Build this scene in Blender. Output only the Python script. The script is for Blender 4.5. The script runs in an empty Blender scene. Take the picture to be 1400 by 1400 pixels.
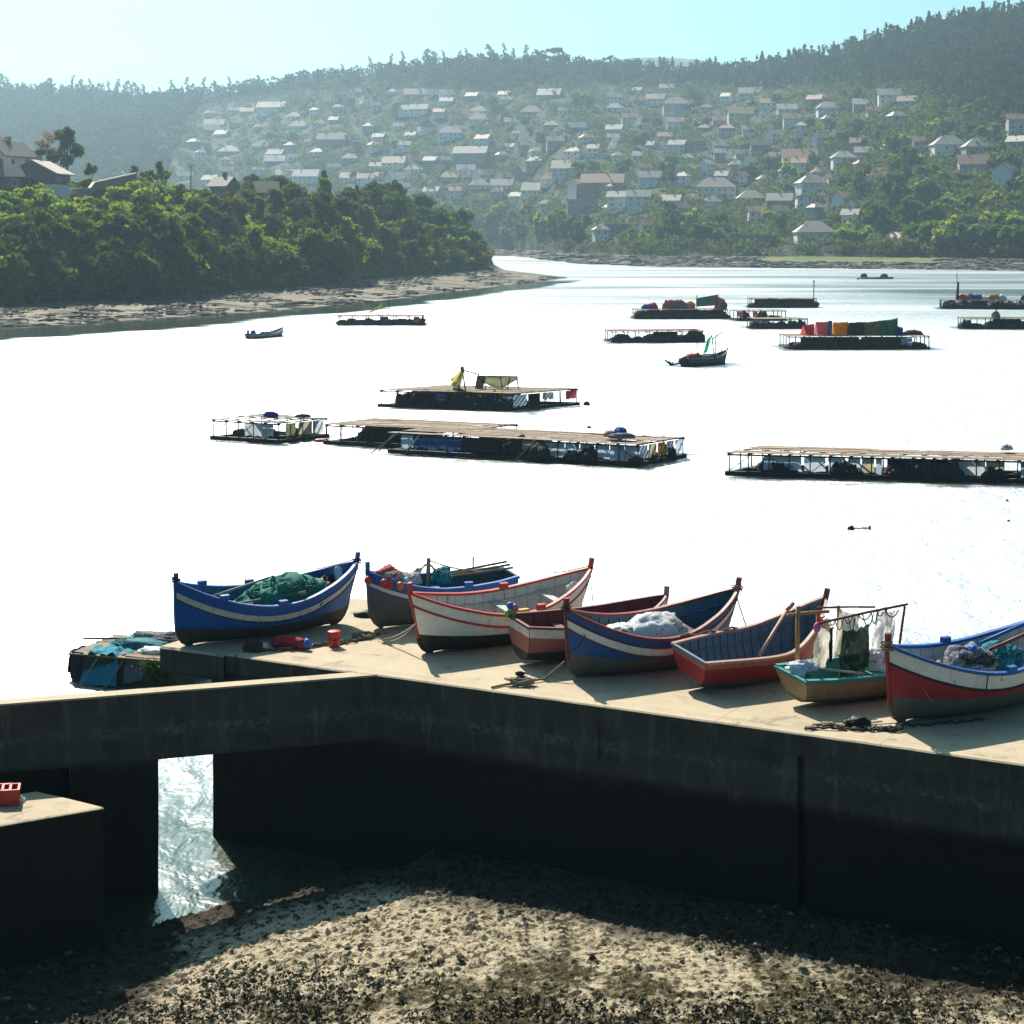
import bpy, bmesh, math, random
import numpy as np
from mathutils import Vector, Matrix, noise
PI = math.pi
R = math.radians
rnd = random.Random(7)
scene = bpy.context.scene
COL = scene.collection
F = 2500.0          # focal length in photograph pixels (1400 wide)
CAMZ = 13.0         # eye height over the water
HOR = 320.0         # horizon row in the photograph
DECK = 4.0          # quay deck height over the water

def on_z(px, py, z=0.0):
    """world point at height z seen at photograph pixel (px, py)"""
    Y = (CAMZ - z) * F / (py - HOR)
    return Vector(((px - 700) / F * Y, Y, z))
def at_y(px, py, Y):
    return Vector(((px - 700) / F * Y, Y, CAMZ - (py - HOR) / F * Y))

# ------------------------------------------------------------------ objects
def tag(o, label=None, cat=None, group=None, kind=None):
    if label: o['label'] = label
    if cat: o['category'] = cat
    if group: o['group'] = group
    if kind: o['kind'] = kind
    return o
def empty(name, loc=(0, 0, 0), rz=0.0, label=None, cat=None, group=None, rx=0.0, ry=0.0):
    o = bpy.data.objects.new(name, None)
    o.empty_display_size = 0.3
    COL.objects.link(o)
    o.location = loc
    o.rotation_euler = (rx, ry, rz)
    return tag(o, label, cat, group)
def link_mesh(name, me, parent=None, loc=None, rz=None):
    o = bpy.data.objects.new(name, me)
    COL.objects.link(o)
    if parent is not None: o.parent = parent
    if loc is not None: o.location = loc
    if rz is not None: o.rotation_euler = (0, 0, rz)
    return o
CHILD = {}
def copy_tree(o, parent=None):
    c = o.copy(); COL.objects.link(c)
    c.parent = parent
    for ch in list(o.children):
        copy_tree(ch, c)
    return c

class MB:
    """collects shapes into one mesh"""
    def __init__(self):
        self.v = []; self.f = []; self.m = []; self.s = []
    def add(self, verts, faces, mi=0, smooth=False):
        b = len(self.v)
        self.v.extend([tuple(p) for p in verts])
        for k, fc in enumerate(faces):
            self.f.append(tuple(b + i for i in fc))
            self.m.append(mi if not isinstance(mi, (list, tuple)) else mi[k])
            self.s.append(smooth)
        return self
    def box(self, lo, hi, mi=0, mat=None):
        x0, y0, z0 = lo; x1, y1, z1 = hi
        vs = [Vector(p) for p in ((x0,y0,z0),(x1,y0,z0),(x1,y1,z0),(x0,y1,z0),(x0,y0,z1),(x1,y0,z1),(x1,y1,z1),(x0,y1,z1))]
        if mat is not None: vs = [mat @ p for p in vs]
        return self.add(vs, [(0,3,2,1),(4,5,6,7),(0,1,5,4),(1,2,6,5),(2,3,7,6),(3,0,4,7)], mi)
    def bar(self, p, q, w, h=None, mi=0, up=(0, 0, 1)):
        """rectangular bar from p to q"""
        p = Vector(p); q = Vector(q); h = w if h is None else h
        d = (q - p).normalized(); up = Vector(up)
        if abs(d.dot(up)) > 0.98: up = Vector((1, 0, 0))
        a = d.cross(up).normalized() * w / 2; b = a.cross(d).normalized() * h / 2
        vs = [p-a-b, p+a-b, p+a+b, p-a+b, q-a-b, q+a-b, q+a+b, q-a+b]
        return self.add(vs, [(0,1,2,3),(7,6,5,4),(0,4,5,1),(1,5,6,2),(2,6,7,3),(3,7,4,0)], mi)
    def tube(self, pts, r, n=6, mi=0, cap=True, smooth=True):
        pts = [Vector(p) for p in pts]; N = len(pts)
        rs = r if isinstance(r, (list, tuple)) else [r] * N
        vs = []; up = Vector((0.13, 0.21, 1)).normalized()
        for i, p in enumerate(pts):
            d = (pts[min(i+1, N-1)] - pts[max(i-1, 0)])
            d = d.normalized() if d.length > 1e-9 else Vector((1, 0, 0))
            a = d.cross(up)
            if a.length < 0.05: a = d.cross(Vector((1, 0, 0)))
            a.normalize(); b = a.cross(d)
            for k in range(n):
                t = 2*PI*k/n
                vs.append(p + (a*math.cos(t) + b*math.sin(t)) * rs[i])
        fs = []
        for i in range(N-1):
            for k in range(n):
                fs.append((i*n+k, i*n+(k+1) % n, (i+1)*n+(k+1) % n, (i+1)*n+k))
        if cap:
            fs.append(tuple(range(n))[::-1]); fs.append(tuple((N-1)*n+k for k in range(n)))
        return self.add(vs, fs, mi, smooth)
    def lathe(self, prof, c=(0, 0, 0), n=12, mi=0, smooth=True):
        c = Vector(c); vs = []; N = len(prof)
        for r, z in prof:
            for k in range(n):
                t = 2*PI*k/n
                vs.append(c + Vector((r*math.cos(t), r*math.sin(t), z)))
        fs = [(i*n+k, i*n+(k+1) % n, (i+1)*n+(k+1) % n, (i+1)*n+k) for i in range(N-1) for k in range(n)]
        fs.append(tuple(range(n))[::-1]); fs.append(tuple((N-1)*n+k for k in range(n)))
        return self.add(vs, fs, mi, smooth)
    def grid(self, rows, mi=0, smooth=True, flip=False):
        """rows: list of equal-length point rows"""
        n = len(rows[0]); vs = [p for r in rows for p in r]; fs = []
        for i in range(len(rows)-1):
            for k in range(n-1):
                q = (i*n+k, i*n+k+1, (i+1)*n+k+1, (i+1)*n+k)
                fs.append(q[::-1] if flip else q)
        return self.add(vs, fs, mi, smooth)
    def blob(self, c, size, seed=0, rough=0.35, n=10, m=7, mi=0, freq=1.6, flat=True, smooth=True):
        """irregular lump"""
        c = Vector(c); sx, sy, sz = size; rows = []
        for i in range(m+1):
            th = PI * i / m; row = []
            for k in range(n+1):
                ph = 2*PI*(k % n)/n
                d = Vector((math.sin(th)*math.cos(ph), math.sin(th)*math.sin(ph), math.cos(th)))
                f = 1 + rough * noise.fractal(d*freq + Vector((seed*3.1, seed*1.7, seed)), 1.0, 2.0, 3)
                p = Vector((d.x*sx*f, d.y*sy*f, d.z*sz*f))
                if flat and p.z < -0.3*sz: p.z = -0.3*sz
                row.append(c + p)
            rows.append(row)
        return self.grid(rows, mi, smooth, flip=True)
    def mesh(self, name, mats):
        me = bpy.data.meshes.new(name)
        me.from_pydata(self.v, [], self.f)
        for m in (mats if isinstance(mats, (list, tuple)) else [mats]): me.materials.append(m)
        me.polygons.foreach_set('material_index', self.m)
        me.polygons.foreach_set('use_smooth', self.s)
        me.update()
        return me
    def build(self, name, mats, parent=None, loc=None, rz=None):
        return link_mesh(name, self.mesh(name, mats), parent, loc, rz)

def np_mesh(name, verts, faces, mats, midx=None, smooth=False):
    """mesh of quads from numpy arrays"""
    me = bpy.data.meshes.new(name)
    nv, nf = len(verts), len(faces); k = faces.shape[1]
    me.vertices.add(nv); me.vertices.foreach_set('co', np.asarray(verts, np.float32).ravel())
    me.loops.add(nf*k); me.loops.foreach_set('vertex_index', np.asarray(faces, np.int32).ravel())
    me.polygons.add(nf); me.polygons.foreach_set('loop_start', np.arange(nf, dtype=np.int32)*k)
    try: me.polygons.foreach_set('loop_total', np.full(nf, k, np.int32))
    except Exception: pass
    for m in (mats if isinstance(mats, (list, tuple)) else [mats]): me.materials.append(m)
    if midx is not None: me.polygons.foreach_set('material_index', np.asarray(midx, np.int32))
    if smooth: me.polygons.foreach_set('use_smooth', np.ones(nf, bool))
    me.update(calc_edges=True); me.validate()
    return me

# ------------------------------------------------------------------ materials
class NT:
    """tiny node-tree writer"""
    def __init__(self, name):
        self.m = bpy.data.materials.new(name); self.m.use_nodes = True
        self.t = self.m.node_tree; self.t.nodes.clear()
        self.out = self.n('ShaderNodeOutputMaterial')
    def n(self, typ, **kw):
        nd = self.t.nodes.new(typ)
        for k, v in kw.items():
            if k.startswith('in_'):
                key = k[3:]
                key = int(key) if key.isdigit() else key.replace('_', ' ')
                nd.inputs[key].default_value = v
            else: setattr(nd, k, v)
        return nd
    def l(self, a, b): self.t.links.new(a, b)
    def coord(self, which='Object', scale=(1, 1, 1)):
        tc = self.n('ShaderNodeTexCoord'); mp = self.n('ShaderNodeMapping')
        mp.inputs['Scale'].default_value = scale
        self.l(tc.outputs[which], mp.inputs['Vector'])
        return mp.outputs['Vector']
    def noise(self, vec, scale, detail=4, rough=0.6, dist=0.0):
        nd = self.n('ShaderNodeTexNoise')
        nd.inputs['Scale'].default_value = scale; nd.inputs['Detail'].default_value = detail
        nd.inputs['Roughness'].default_value = rough; nd.inputs['Distortion'].default_value = dist
        self.l(vec, nd.inputs['Vector'])
        return nd.outputs['Fac']
    def ramp(self, fac, stops, interp='LINEAR'):
        nd = self.n('ShaderNodeValToRGB'); cr = nd.color_ramp; cr.interpolation = interp
        while len(cr.elements) < len(stops): cr.elements.new(0.5)
        for e, (p, c) in zip(cr.elements, stops):
            e.position = p; e.color = (*c, 1) if not isinstance(c, (int, float)) else (c, c, c, 1)
        self.l(fac, nd.inputs['Fac'])
        return nd.outputs['Color']
    def mix(self, fac, a, b, mode='MIX'):
        nd = self.n('ShaderNodeMix', data_type='RGBA', blend_type=mode)
        for sock, val in ((nd.inputs[0], fac), (nd.inputs[6], a), (nd.inputs[7], b)):
            if isinstance(val, bpy.types.NodeSocket): self.l(val, sock)
            elif isinstance(val, (int, float)) : sock.default_value = val if sock.type == 'VALUE' else (val, val, val, 1)
            else: sock.default_value = (*val, 1)
        return nd.outputs[2]
    def math(self, op, a, b=0.0, c=0.0, clamp=False):
        nd = self.n('ShaderNodeMath', operation=op, use_clamp=clamp)
        for s, v in zip(nd.inputs, (a, b, c)):
            if isinstance(v, bpy.types.NodeSocket): self.l(v, s)
            else: s.default_value = v
        return nd.outputs[0]
    def sep(self, vec):
        nd = self.n('ShaderNodeSeparateXYZ'); self.l(vec, nd.inputs[0]); return nd.outputs
    def bsdf(self, color, rough=0.8, spec=0.3, bump=None, bstr=0.3, bdist=0.02, metal=0.0):
        b = self.n('ShaderNodeBsdfPrincipled')
        if isinstance(color, bpy.types.NodeSocket): self.l(color, b.inputs['Base Color'])
        else: b.inputs['Base Color'].default_value = (*color, 1)
        if isinstance(rough, bpy.types.NodeSocket): self.l(rough, b.inputs['Roughness'])
        else: b.inputs['Roughness'].default_value = rough
        b.inputs['Specular IOR Level'].default_value = spec; b.inputs['Metallic'].default_value = metal
        if bump is not None:
            bp = self.n('ShaderNodeBump'); bp.inputs['Strength'].default_value = bstr; bp.inputs['Distance'].default_value = bdist
            self.l(bump, bp.inputs['Height']); self.l(bp.outputs[0], b.inputs['Normal'])
        return b
    def done(self, shader):
        self.l(shader.outputs[0], self.out.inputs['Surface']); return self.m

def worn(name, col, col2=None, scale=6.0, amount=0.5, rough=0.7, spec=0.3, bstr=0.2, stretch=(1, 1, 1), chips=None, chip_amt=0.0, bdist=0.01):
    """paint, wood or cloth with uneven colour and a slightly rough surface; chips = colour showing through worn spots"""
    t = NT(name); v = t.coord('Object', stretch)
    n1 = t.noise(v, scale, 5, 0.65); n2 = t.noise(v, scale*4.3, 3, 0.6)
    c2 = col2 or tuple(c*0.55 for c in col)
    f = t.ramp(n1, [(0.35, 0.0), (0.7, 1.0)])
    c = t.mix(t.math('MULTIPLY', f, amount), col, c2)
    c = t.mix(0.25, c, t.ramp(n2, [(0.3, 0.45), (0.7, 1.0)]), 'MULTIPLY')
    if chips:
        n3 = t.noise(v, scale*1.9, 8, 0.75)
        m = t.ramp(n3, [(0.70-chip_amt, 0.0), (0.73-chip_amt, 1.0)])
        c = t.mix(m, c, chips)
    return t.done(t.bsdf(c, rough, spec, n2, bstr, bdist))
def plain(name, col, rough=0.8, spec=0.25):
    t = NT(name); v = t.coord('Object')
    n1 = t.noise(v, 9, 3)
    c = t.mix(t.ramp(n1, [(0.3, 0.0), (0.75, 0.45)]), col, tuple(x*0.6 for x in col))
    return t.done(t.bsdf(c, rough, spec))
def leafmat(name, col, col2, trans=0.35, scale=0.35):
    """leaf clumps: diffuse plus light passing through; colour differs clump by clump and tree by tree"""
    t = NT(name); v = t.coord('Object')
    n = t.noise(v, scale, 2); n2 = t.noise(v, scale*5, 2)
    oi = t.n('ShaderNodeObjectInfo')
    c = t.mix(t.ramp(n, [(0.35, 0.0), (0.65, 1.0)]), col, col2)
    c = t.mix(t.math('MULTIPLY', oi.outputs['Random'], 0.5), c, (col2[0]*1.2, col2[1]*0.9, col2[2]*0.9))
    c = t.mix(0.5, c, t.ramp(n2, [(0.25, 0.4), (0.75, 1.3)]), 'MULTIPLY')
    d = t.n('ShaderNodeBsdfPrincipled'); t.l(c, d.inputs['Base Color'])
    d.inputs['Roughness'].default_value = 0.8; d.inputs['Specular IOR Level'].default_value = 0.06
    tr = t.n('ShaderNodeBsdfTranslucent')
    c2 = t.mix(1.0, c, (1.8, 2.0, 0.6), 'MULTIPLY'); t.l(c2, tr.inputs['Color'])
    mx = t.n('ShaderNodeMixShader'); mx.inputs[0].default_value = trans
    t.l(d.outputs[0], mx.inputs[1]); t.l(tr.outputs[0], mx.inputs[2])
    return t.done(mx)

# ------------------------------------------------------------------ camera, light, air
cam = bpy.data.objects.new('camera', bpy.data.cameras.new('camera')); COL.objects.link(cam)
cam.location = (0, 0, CAMZ); cam.rotation_euler = (R(90), 0, 0)
cam.data.sensor_width = 36.0; cam.data.lens = 36.0*F/1400
cam.data.shift_y = -(700-HOR)/1400
cam.data.clip_start = 0.5; cam.data.clip_end = 9000
scene.camera = cam

SUN_AZ, SUN_EL = R(22), R(42)       # to the left of straight ahead, and up
sd = Vector((-math.sin(SUN_AZ)*math.cos(SUN_EL), math.cos(SUN_AZ)*math.cos(SUN_EL), math.sin(SUN_EL)))
sun = bpy.data.objects.new('sun', bpy.data.lights.new('sun', 'SUN')); COL.objects.link(sun)
sun.rotation_euler = sd.to_track_quat('Z', 'Y').to_euler()
sun.data.energy = 5.0; sun.data.angle = R(0.5); sun.data.color = (1.0, 0.93, 0.82)
sun.location = (0, 0, 60)
w = bpy.data.worlds.new('World'); scene.world = w; w.use_nodes = True
wt = w.node_tree; bg = wt.nodes['Background']
sky = wt.nodes.new('ShaderNodeTexSky'); sky.sky_type = 'NISHITA'; sky.sun_disc = False
sky.sun_elevation = SUN_EL; sky.sun_rotation = -SUN_AZ
sky.air_density = 1.0; sky.dust_density = 2.2; sky.ozone_density = 1.0
mixw = wt.nodes.new('ShaderNodeMix'); mixw.data_type = 'RGBA'; mixw.blend_type = 'MULTIPLY'; mixw.inputs[0].default_value = 1.0
mixw.inputs[7].default_value = (0.55, 1.04, 1.12, 1)
wt.links.new(sky.outputs[0], mixw.inputs[6]); wt.links.new(mixw.outputs[2], bg.inputs['Color'])
bg.inputs['Strength'].default_value = 0.06
vs = scene.view_settings; vs.view_transform = 'Standard'; vs.look = 'None'; vs.exposure = 0.85; vs.gamma = 1.0; vs.use_curve_mapping = False
scene.cycles.max_bounces = 6; scene.cycles.diffuse_bounces = 3; scene.cycles.glossy_bounces = 3
scene.cycles.transmission_bounces = 4; scene.cycles.transparent_max_bounces = 6; scene.cycles.volume_bounces = 0
scene.cycles.caustics_reflective = False; scene.cycles.caustics_refractive = False

HAZE = 1.9e-4
t = NT('haze_air'); pv = t.n('ShaderNodeVolumePrincipled')
pv.inputs['Color'].default_value = (0.60, 0.83, 1.0, 1); pv.inputs['Density'].default_value = HAZE
pv.inputs['Anisotropy'].default_value = 0.66
t.l(pv.outputs[0], t.out.inputs['Volume'])
hz = MB().box((-2300, -40, -8), (2300, 3300, 330)).build('haze', t.m)
tag(hz, kind='stuff')
# ------------------------------------------------------------------ water
t = NT('sea_water'); v = t.coord('Object', (1, 0.55, 1))
n1 = t.noise(v, 1.3, 3, 0.6, 0.4); n2 = t.noise(v, 0.33, 2, 0.5, 0.3); n3 = t.noise(v, 5.0, 2, 0.6)
h = t.math('ADD', t.math('MULTIPLY', n1, 0.30), t.math('MULTIPLY', n2, 0.55)); h = t.math('ADD', h, t.math('MULTIPLY', n3, 0.04))
b = t.bsdf((0.022, 0.040, 0.022), 0.3, 0.5, h, 0.55, 1.0)
b.inputs['IOR'].default_value = 1.33
# choppy glittering water; calmer in the lee of the headland, in a streak off the far shore and close to the quay
s = t.sep(t.coord('Object')); vb = t.coord('Object', (0.13, 0.8, 1)); nb = t.noise(vb, 0.035, 3, 0.55, 0.8)
shore = t.math('MAXIMUM', t.math('ADD', t.math('MULTIPLY', s[0], 2.07), 405.0), t.math('ADD', t.math('MULTIPLY', s[0], 4.4), 472.0))
lee = t.math('MULTIPLY', t.math('ADD', t.math('SUBTRACT', s[1], t.math('SUBTRACT', shore, 62.0)), t.math('MULTIPLY', t.math('SUBTRACT', nb, 0.5), 70.0)), 0.07, clamp=True)
lee = t.math('MULTIPLY', lee, t.math('MULTIPLY', t.math('SUBTRACT', 545.0, s[1]), 0.02, clamp=True))
st = t.math('SUBTRACT', 1.0, t.math('MULTIPLY', t.math('ABSOLUTE', t.math('SUBTRACT', s[1], 405.0)), 0.010), clamp=True)
st = t.math('MULTIPLY', st, t.math('MULTIPLY', t.math('SUBTRACT', s[0], 55.0), 0.03, clamp=True))
st = t.math('MULTIPLY', st, t.ramp(nb, [(0.34, 0.2), (0.50, 1.3)]), 0.0)
far_ = t.math('MULTIPLY', t.ramp(nb, [(0.50, 0.0), (0.62, 0.40)]), t.math('MULTIPLY', t.math('SUBTRACT', s[1], 260.0), 0.01, clamp=True))
calm = t.math('MAXIMUM', t.math('MAXIMUM', lee, far_), t.math('MULTIPLY', st, 0.55))
CALM = t.n('ShaderNodeMath', operation='MAXIMUM'); t.l(calm, CALM.inputs[0]); CALM.inputs[1].default_value = 0.0; calm = CALM.outputs[0]
bnode = b.inputs['Normal'].links[0].from_node; t.l(t.math('SUBTRACT', 0.46, t.math('MULTIPLY', calm, 0.42)), bnode.inputs['Strength'])
WT = t; WPOS = s; WNOISE = t.noise(t.coord('Object', (0.5, 1.0, 1)), 0.55, 3, 0.65)
near = t.math('MULTIPLY', t.math('SUBTRACT', 62.0, s[1]), 0.045, clamp=True)
g = t.n('ShaderNodeBsdfGlossy'); g.inputs['Color'].default_value = (0.93, 0.95, 0.97, 1)
t.l(t.math('SUBTRACT', t.math('SUBTRACT', 0.55, t.math('MULTIPLY', calm, 0.45)), t.math('MULTIPLY', near, 0.22), clamp=True), g.inputs['Roughness'])
t.l(t.math('SUBTRACT', t.math('SUBTRACT', 0.45, t.math('MULTIPLY', calm, 0.37)), t.math('MULTIPLY', t.math('MULTIPLY', t.math('SUBTRACT', 62.0, s[1]), 0.045, clamp=True), 0.22), clamp=True), b.inputs['Roughness'])
t.l(b.inputs['Normal'].links[0].from_socket, g.inputs['Normal'])
mx = t.n('ShaderNodeMixShader'); fade = t.math('MULTIPLY', t.math('MULTIPLY', t.math('SUBTRACT', s[1], 210.0), 0.006, clamp=True), t.ramp(nb, [(0.33, 0.14), (0.62, 0.38)]))
t.l(t.math('SUBTRACT', t.math('SUBTRACT', 0.53, t.math('MULTIPLY', near, 0.48)), fade), mx.inputs[0])
t.l(b.outputs[0], mx.inputs[1]); t.l(g.outputs[0], mx.inputs[2])
WATER = t.done(mx)
wm = MB(); wm.grid([[(x, y, 0) for x in (-2250, -60, 60, 2250)] for y in (-30, 15, 200, 900, 3200)], smooth=False)
wo = wm.build('water', WATER); tag(wo, kind='structure')

# ------------------------------------------------------------------ quay
QC = Vector((-2.77, 37.38, 0)); QU = Vector((11.46, -6.35, 0)).normalized(); QV = Vector((-QU.y, QU.x, 0))
QA = math.atan2(QU.y, QU.x)
def q(u, v, z): return QC + QU*u + QV*v + Vector((0, 0, z))
def concrete_wall(name, base, algae, line):
    """shuttered concrete, weed covered below the tide line"""
    t = NT(name); v = t.coord('Object'); s = t.sep(v)
    n1 = t.noise(v, 0.9, 6, 0.7); n2 = t.noise(t.coord('Object', (1.2, 1.2, 0.25)), 2.2, 5, 0.7); n3 = t.noise(v, 9, 4, 0.7)
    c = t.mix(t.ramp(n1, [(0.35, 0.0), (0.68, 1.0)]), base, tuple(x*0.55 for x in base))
    c = t.mix(t.ramp(n2, [(0.52, 0.0), (0.70, 0.7)]), c, tuple(min(1, x*1.9) for x in base))
    # white lime band about a metre under the deck
    zz = t.math('ADD', s[2], t.math('MULTIPLY', t.math('SUBTRACT', n1, 0.5), 0.7))
    band = t.math('SUBTRACT', 1.0, t.math('MULTIPLY', t.math('ABSOLUTE', t.math('SUBTRACT', zz, line+0.62)), 7.0), clamp=True)
    c = t.mix(t.math('MULTIPLY', band, t.math('MULTIPLY', t.ramp(n3, [(0.42, 0.0), (0.62, 0.9)]), t.ramp(n1, [(0.40, 0.0), (0.62, 1.0)]))), c, tuple(min(1, x*2.6) for x in base))
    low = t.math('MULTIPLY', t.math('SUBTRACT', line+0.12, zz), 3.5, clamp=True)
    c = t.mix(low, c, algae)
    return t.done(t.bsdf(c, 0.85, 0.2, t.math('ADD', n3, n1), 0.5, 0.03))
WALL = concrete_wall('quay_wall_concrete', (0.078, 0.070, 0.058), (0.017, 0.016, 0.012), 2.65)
def deck_mat():
    t = NT('quay_deck_concrete'); v = t.coord('Object'); s = t.sep(v)
    n1 = t.noise(v, 0.55, 6, 0.65); n2 = t.noise(v, 14, 4, 0.7); n3 = t.noise(v, 1.7, 7, 0.75, 0.5)
    c = t.mix(t.ramp(n1, [(0.3, 0.0), (0.7, 1.0)]), (0.50, 0.40, 0.27), (0.40, 0.315, 0.21))
    c = t.mix(t.ramp(n3, [(0.55, 0.0), (0.75, 0.7)]), c, (0.22, 0.165, 0.11))
    c = t.mix(t.ramp(t.noise(v, 1.1, 3, 0.55, 1.2), [(0.63, 0.0), (0.67, 0.5)]), c, (0.16, 0.125, 0.09))
    c = t.mix(0.3, c, t.ramp(n2, [(0.3, 0.6), (0.7, 1.1)]), 'MULTIPLY')
    # the edge strip and the cracked joints between pours
    def line(sock, at, w):
        return t.math('LESS_THAN', t.math('ABSOLUTE', t.math('SUBTRACT', sock, at)), w)
    wob = t.math('MULTIPLY', t.math('SUBTRACT', n3, 0.5), 0.08)
    y = t.math('ADD', s[1], wob); x = t.math('ADD', s[0], wob)
    k = line(y, 0.34, 0.012); k = t.math('MAXIMUM', k, line(y, 0.22, 0.008))
    for a in (-2.9, 1.35, 5.2, 7.45, 10.6): k = t.math('MAXIMUM', k, line(x, a, 0.009))
    k = t.math('MAXIMUM', k, line(y, 2.6, 0.012))
    c = t.mix(t.math('MULTIPLY', k, t.ramp(n1, [(0.35, 0.15), (0.6, 0.65)])), c, (0.12, 0.095, 0.07))
    return t.done(t.bsdf(c, 0.85, 0.25, t.math('ADD', n2, n3), 0.35, 0.012))
DECKM = deck_mat()
quay = empty('concrete_quay', QC, QA, 'long concrete quay carrying the row of beached wooden boats', 'quay')
def noisy_wall(rows_u, rows_z, yfun, name, mat, parent):
    mb = MB(); mb.grid([[(u, yfun(u, z), z) for u in rows_u] for z in rows_z], smooth=False)
    return mb
def chunk(u, z): return 0.03*noise.fractal(Vector((u*0.9, z*1.3, 4.2)), 1.0, 2.0, 4)
us = [x*0.16 for x in range(-24, 116)]; zs = [-0.6 + 0.15*i for i in range(29)]
zs = [z for z in zs if z < 3.62]
def wy(u, z):
    y = chunk(u, z)
    if abs(u-9.12) < 0.06: y += 0.14        # open joint
    if abs(u-5.08) < 0.03 and z > 2.9: y += 0.05
    if z < 2.65: y += 0.05
    return y
us = sorted(set([round(u, 3) for u in us] + [-4.24, -4.1, -3.97, 9.05, 9.062, 9.178, 9.19, 5.04, 5.052, 5.108, 5.12]))
wallm = MB(); wallm.grid([[(u, wy(u, z), z) for u in us] for z in zs], smooth=False)
ul = us[0]
# left end (undercut at the foot) and back
wallm.grid([[(ul + (0.9 if z < 0.66 else 0.0) + chunk(yy, z), yy if k else wy(ul, z), z) for k, yy in enumerate((0, 0.6, 2.0, 4.0, 6.2))] for z in zs], smooth=False, flip=True)
wallm.grid([[(u, 6.2, z) for u in (ul, 5, us[-1])] for z in (-0.6, zs[-1])], smooth=False, flip=True)
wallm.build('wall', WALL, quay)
dm = MB()
# deck slab, its lip standing 2 cm out over the wall, edge slightly worn
due = [x*0.2 for x in range(-19, 93)]
def lip(u): return -0.02 + 0.018*noise.noise(Vector((u*2.3, 1, 7))) - (0.0 if u > -0.2 else 0.07)
edge = [(u, lip(u)) for u in due]
top = [(u, y, DECK + 0.006*noise.noise(Vector((u*3, 5, 1)))) for u, y in edge]
dm.grid([[(u, y, 3.6) for u, y in edge], [(u, y-0.004, DECK-0.025) for u, y in edge], [(u, y+0.03, DECK) for u, y in edge],
         [(u, 0.35, DECK) for u, y in edge], [(u, 2.6, DECK) for u, y in edge], [(u, 6.3, DECK) for u, y in edge], [(u, 6.3, 3.6) for u, y in edge]], [0 if k_ in (1, 2, 3, 4) else 1 for k_ in range(6) for _ in range(len(edge)-1)], smooth=False)
dm.build('deck', [DECKM, WALL], quay)
# overhanging landing slab at the seaward end
sl = MB()
su = [-5.55 + 0.13*i for i in range(14)]; su[-1] = -3.8
def se(u): return -0.14 + 0.03*noise.noise(Vector((u*4, 2, 2)))
sl.grid([[(u, se(u)+0.06, 3.42) for u in su], [(u, se(u), 3.5) for u in su], [(u, se(u), DECK-0.05) for u in su], [(u, se(u)+0.05, DECK-0.004) for u in su], [(u, 6.3, DECK-0.004) for u in su], [(u, 6.3, 3.42) for u in su]], [0 if k_ in (2, 3) else 1 for k_ in range(5) for _ in range(len(su)-1)], smooth=False)
sl.add([(-5.55, se(-5.55)+0.06, 3.42), (-5.55, se(-5.55), 3.5), (-5.55, se(-5.55), 3.95), (-5.55, se(-5.55)+0.05, 3.996), (-5.55, 6.3, 3.996), (-5.55, 6.3, 3.42)], [(0, 1, 2, 3, 4, 5)], 1)
sl.grid([[(-5.55, se(-5.55)+0.06, 3.42), (-3.8, se(-3.8)+0.06, 3.42)], [(-5.55, 6.3, 3.42), (-3.8, 6.3, 3.42)]], 1, smooth=False, flip=True)
sl.build('end_slab', [DECKM, WALL], quay)

# ------------------------------------------------------------------ walkway beam on piers
WD = Vector((-7.04, -2.33, 0)).normalized(); WV = Vector((WD.y, -WD.x, 0))   # WV: away from the camera
if WV.y < 0: WV = -WV
walk = empty('concrete_walkway', QC, math.atan2(WD.y, WD.x), 'narrow concrete walkway on piers joining the quay corner from the left', 'walkway')
sgn = 1.0 if Vector((-WD.y, WD.x, 0)).dot(WV) > 0 else -1.0
L0 = (Vector((-7.04, -2.33, 0))).length
def wp(t_, v, z): return (t_*L0, sgn*v, z)
def cbox(mb, t0, t1, v0, v1, z0, z1, nu=30, nz=8, amp=0.03, seed=0):
    """rough-faced concrete block in walkway coordinates: a worn front, sides, top and bottom"""
    uu = [t0 + (t1-t0)*i/nu for i in range(nu+1)]; zz = [z0 + (z1-z0)*i/nz for i in range(nz+1)]
    def d(u, z, s): return amp*noise.fractal(Vector((u*8+seed, z*1.5, s)), 1.0, 2.0, 4)
    fl = sgn < 0
    P = lambda u, v, z: wp(u, v, z)
    front = [[P(u, v0 + d(u, z, 1), z) for u in uu] for z in zz]
    back = [[P(u, v1 + d(u, z, 9), z) for u in uu] for z in zz]
    mb.grid(front, smooth=False, flip=fl); mb.grid(back, smooth=False, flip=not fl)
    mb.grid([front[-1], back[-1]], smooth=False, flip=fl); mb.grid([front[0], back[0]], smooth=False, flip=not fl)
    mb.grid([[front[k][0] for k in range(nz+1)], [back[k][0] for k in range(nz+1)]], smooth=False, flip=fl)
    mb.grid([[front[k][-1] for k in range(nz+1)], [back[k][-1] for k in range(nz+1)]], smooth=False, flip=not fl)
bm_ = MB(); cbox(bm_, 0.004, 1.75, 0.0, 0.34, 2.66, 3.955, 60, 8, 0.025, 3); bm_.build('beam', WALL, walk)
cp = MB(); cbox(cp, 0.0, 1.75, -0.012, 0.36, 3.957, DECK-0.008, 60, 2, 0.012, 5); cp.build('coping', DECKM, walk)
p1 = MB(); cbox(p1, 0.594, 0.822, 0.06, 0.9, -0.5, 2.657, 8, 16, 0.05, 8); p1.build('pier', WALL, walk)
p3 = MB(); cbox(p3, 0.812, 1.75, 0.46, 0.85, -0.5, 2.655, 20, 10, 0.02, 15); p3.build('infill_wall', WALL, walk)
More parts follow.
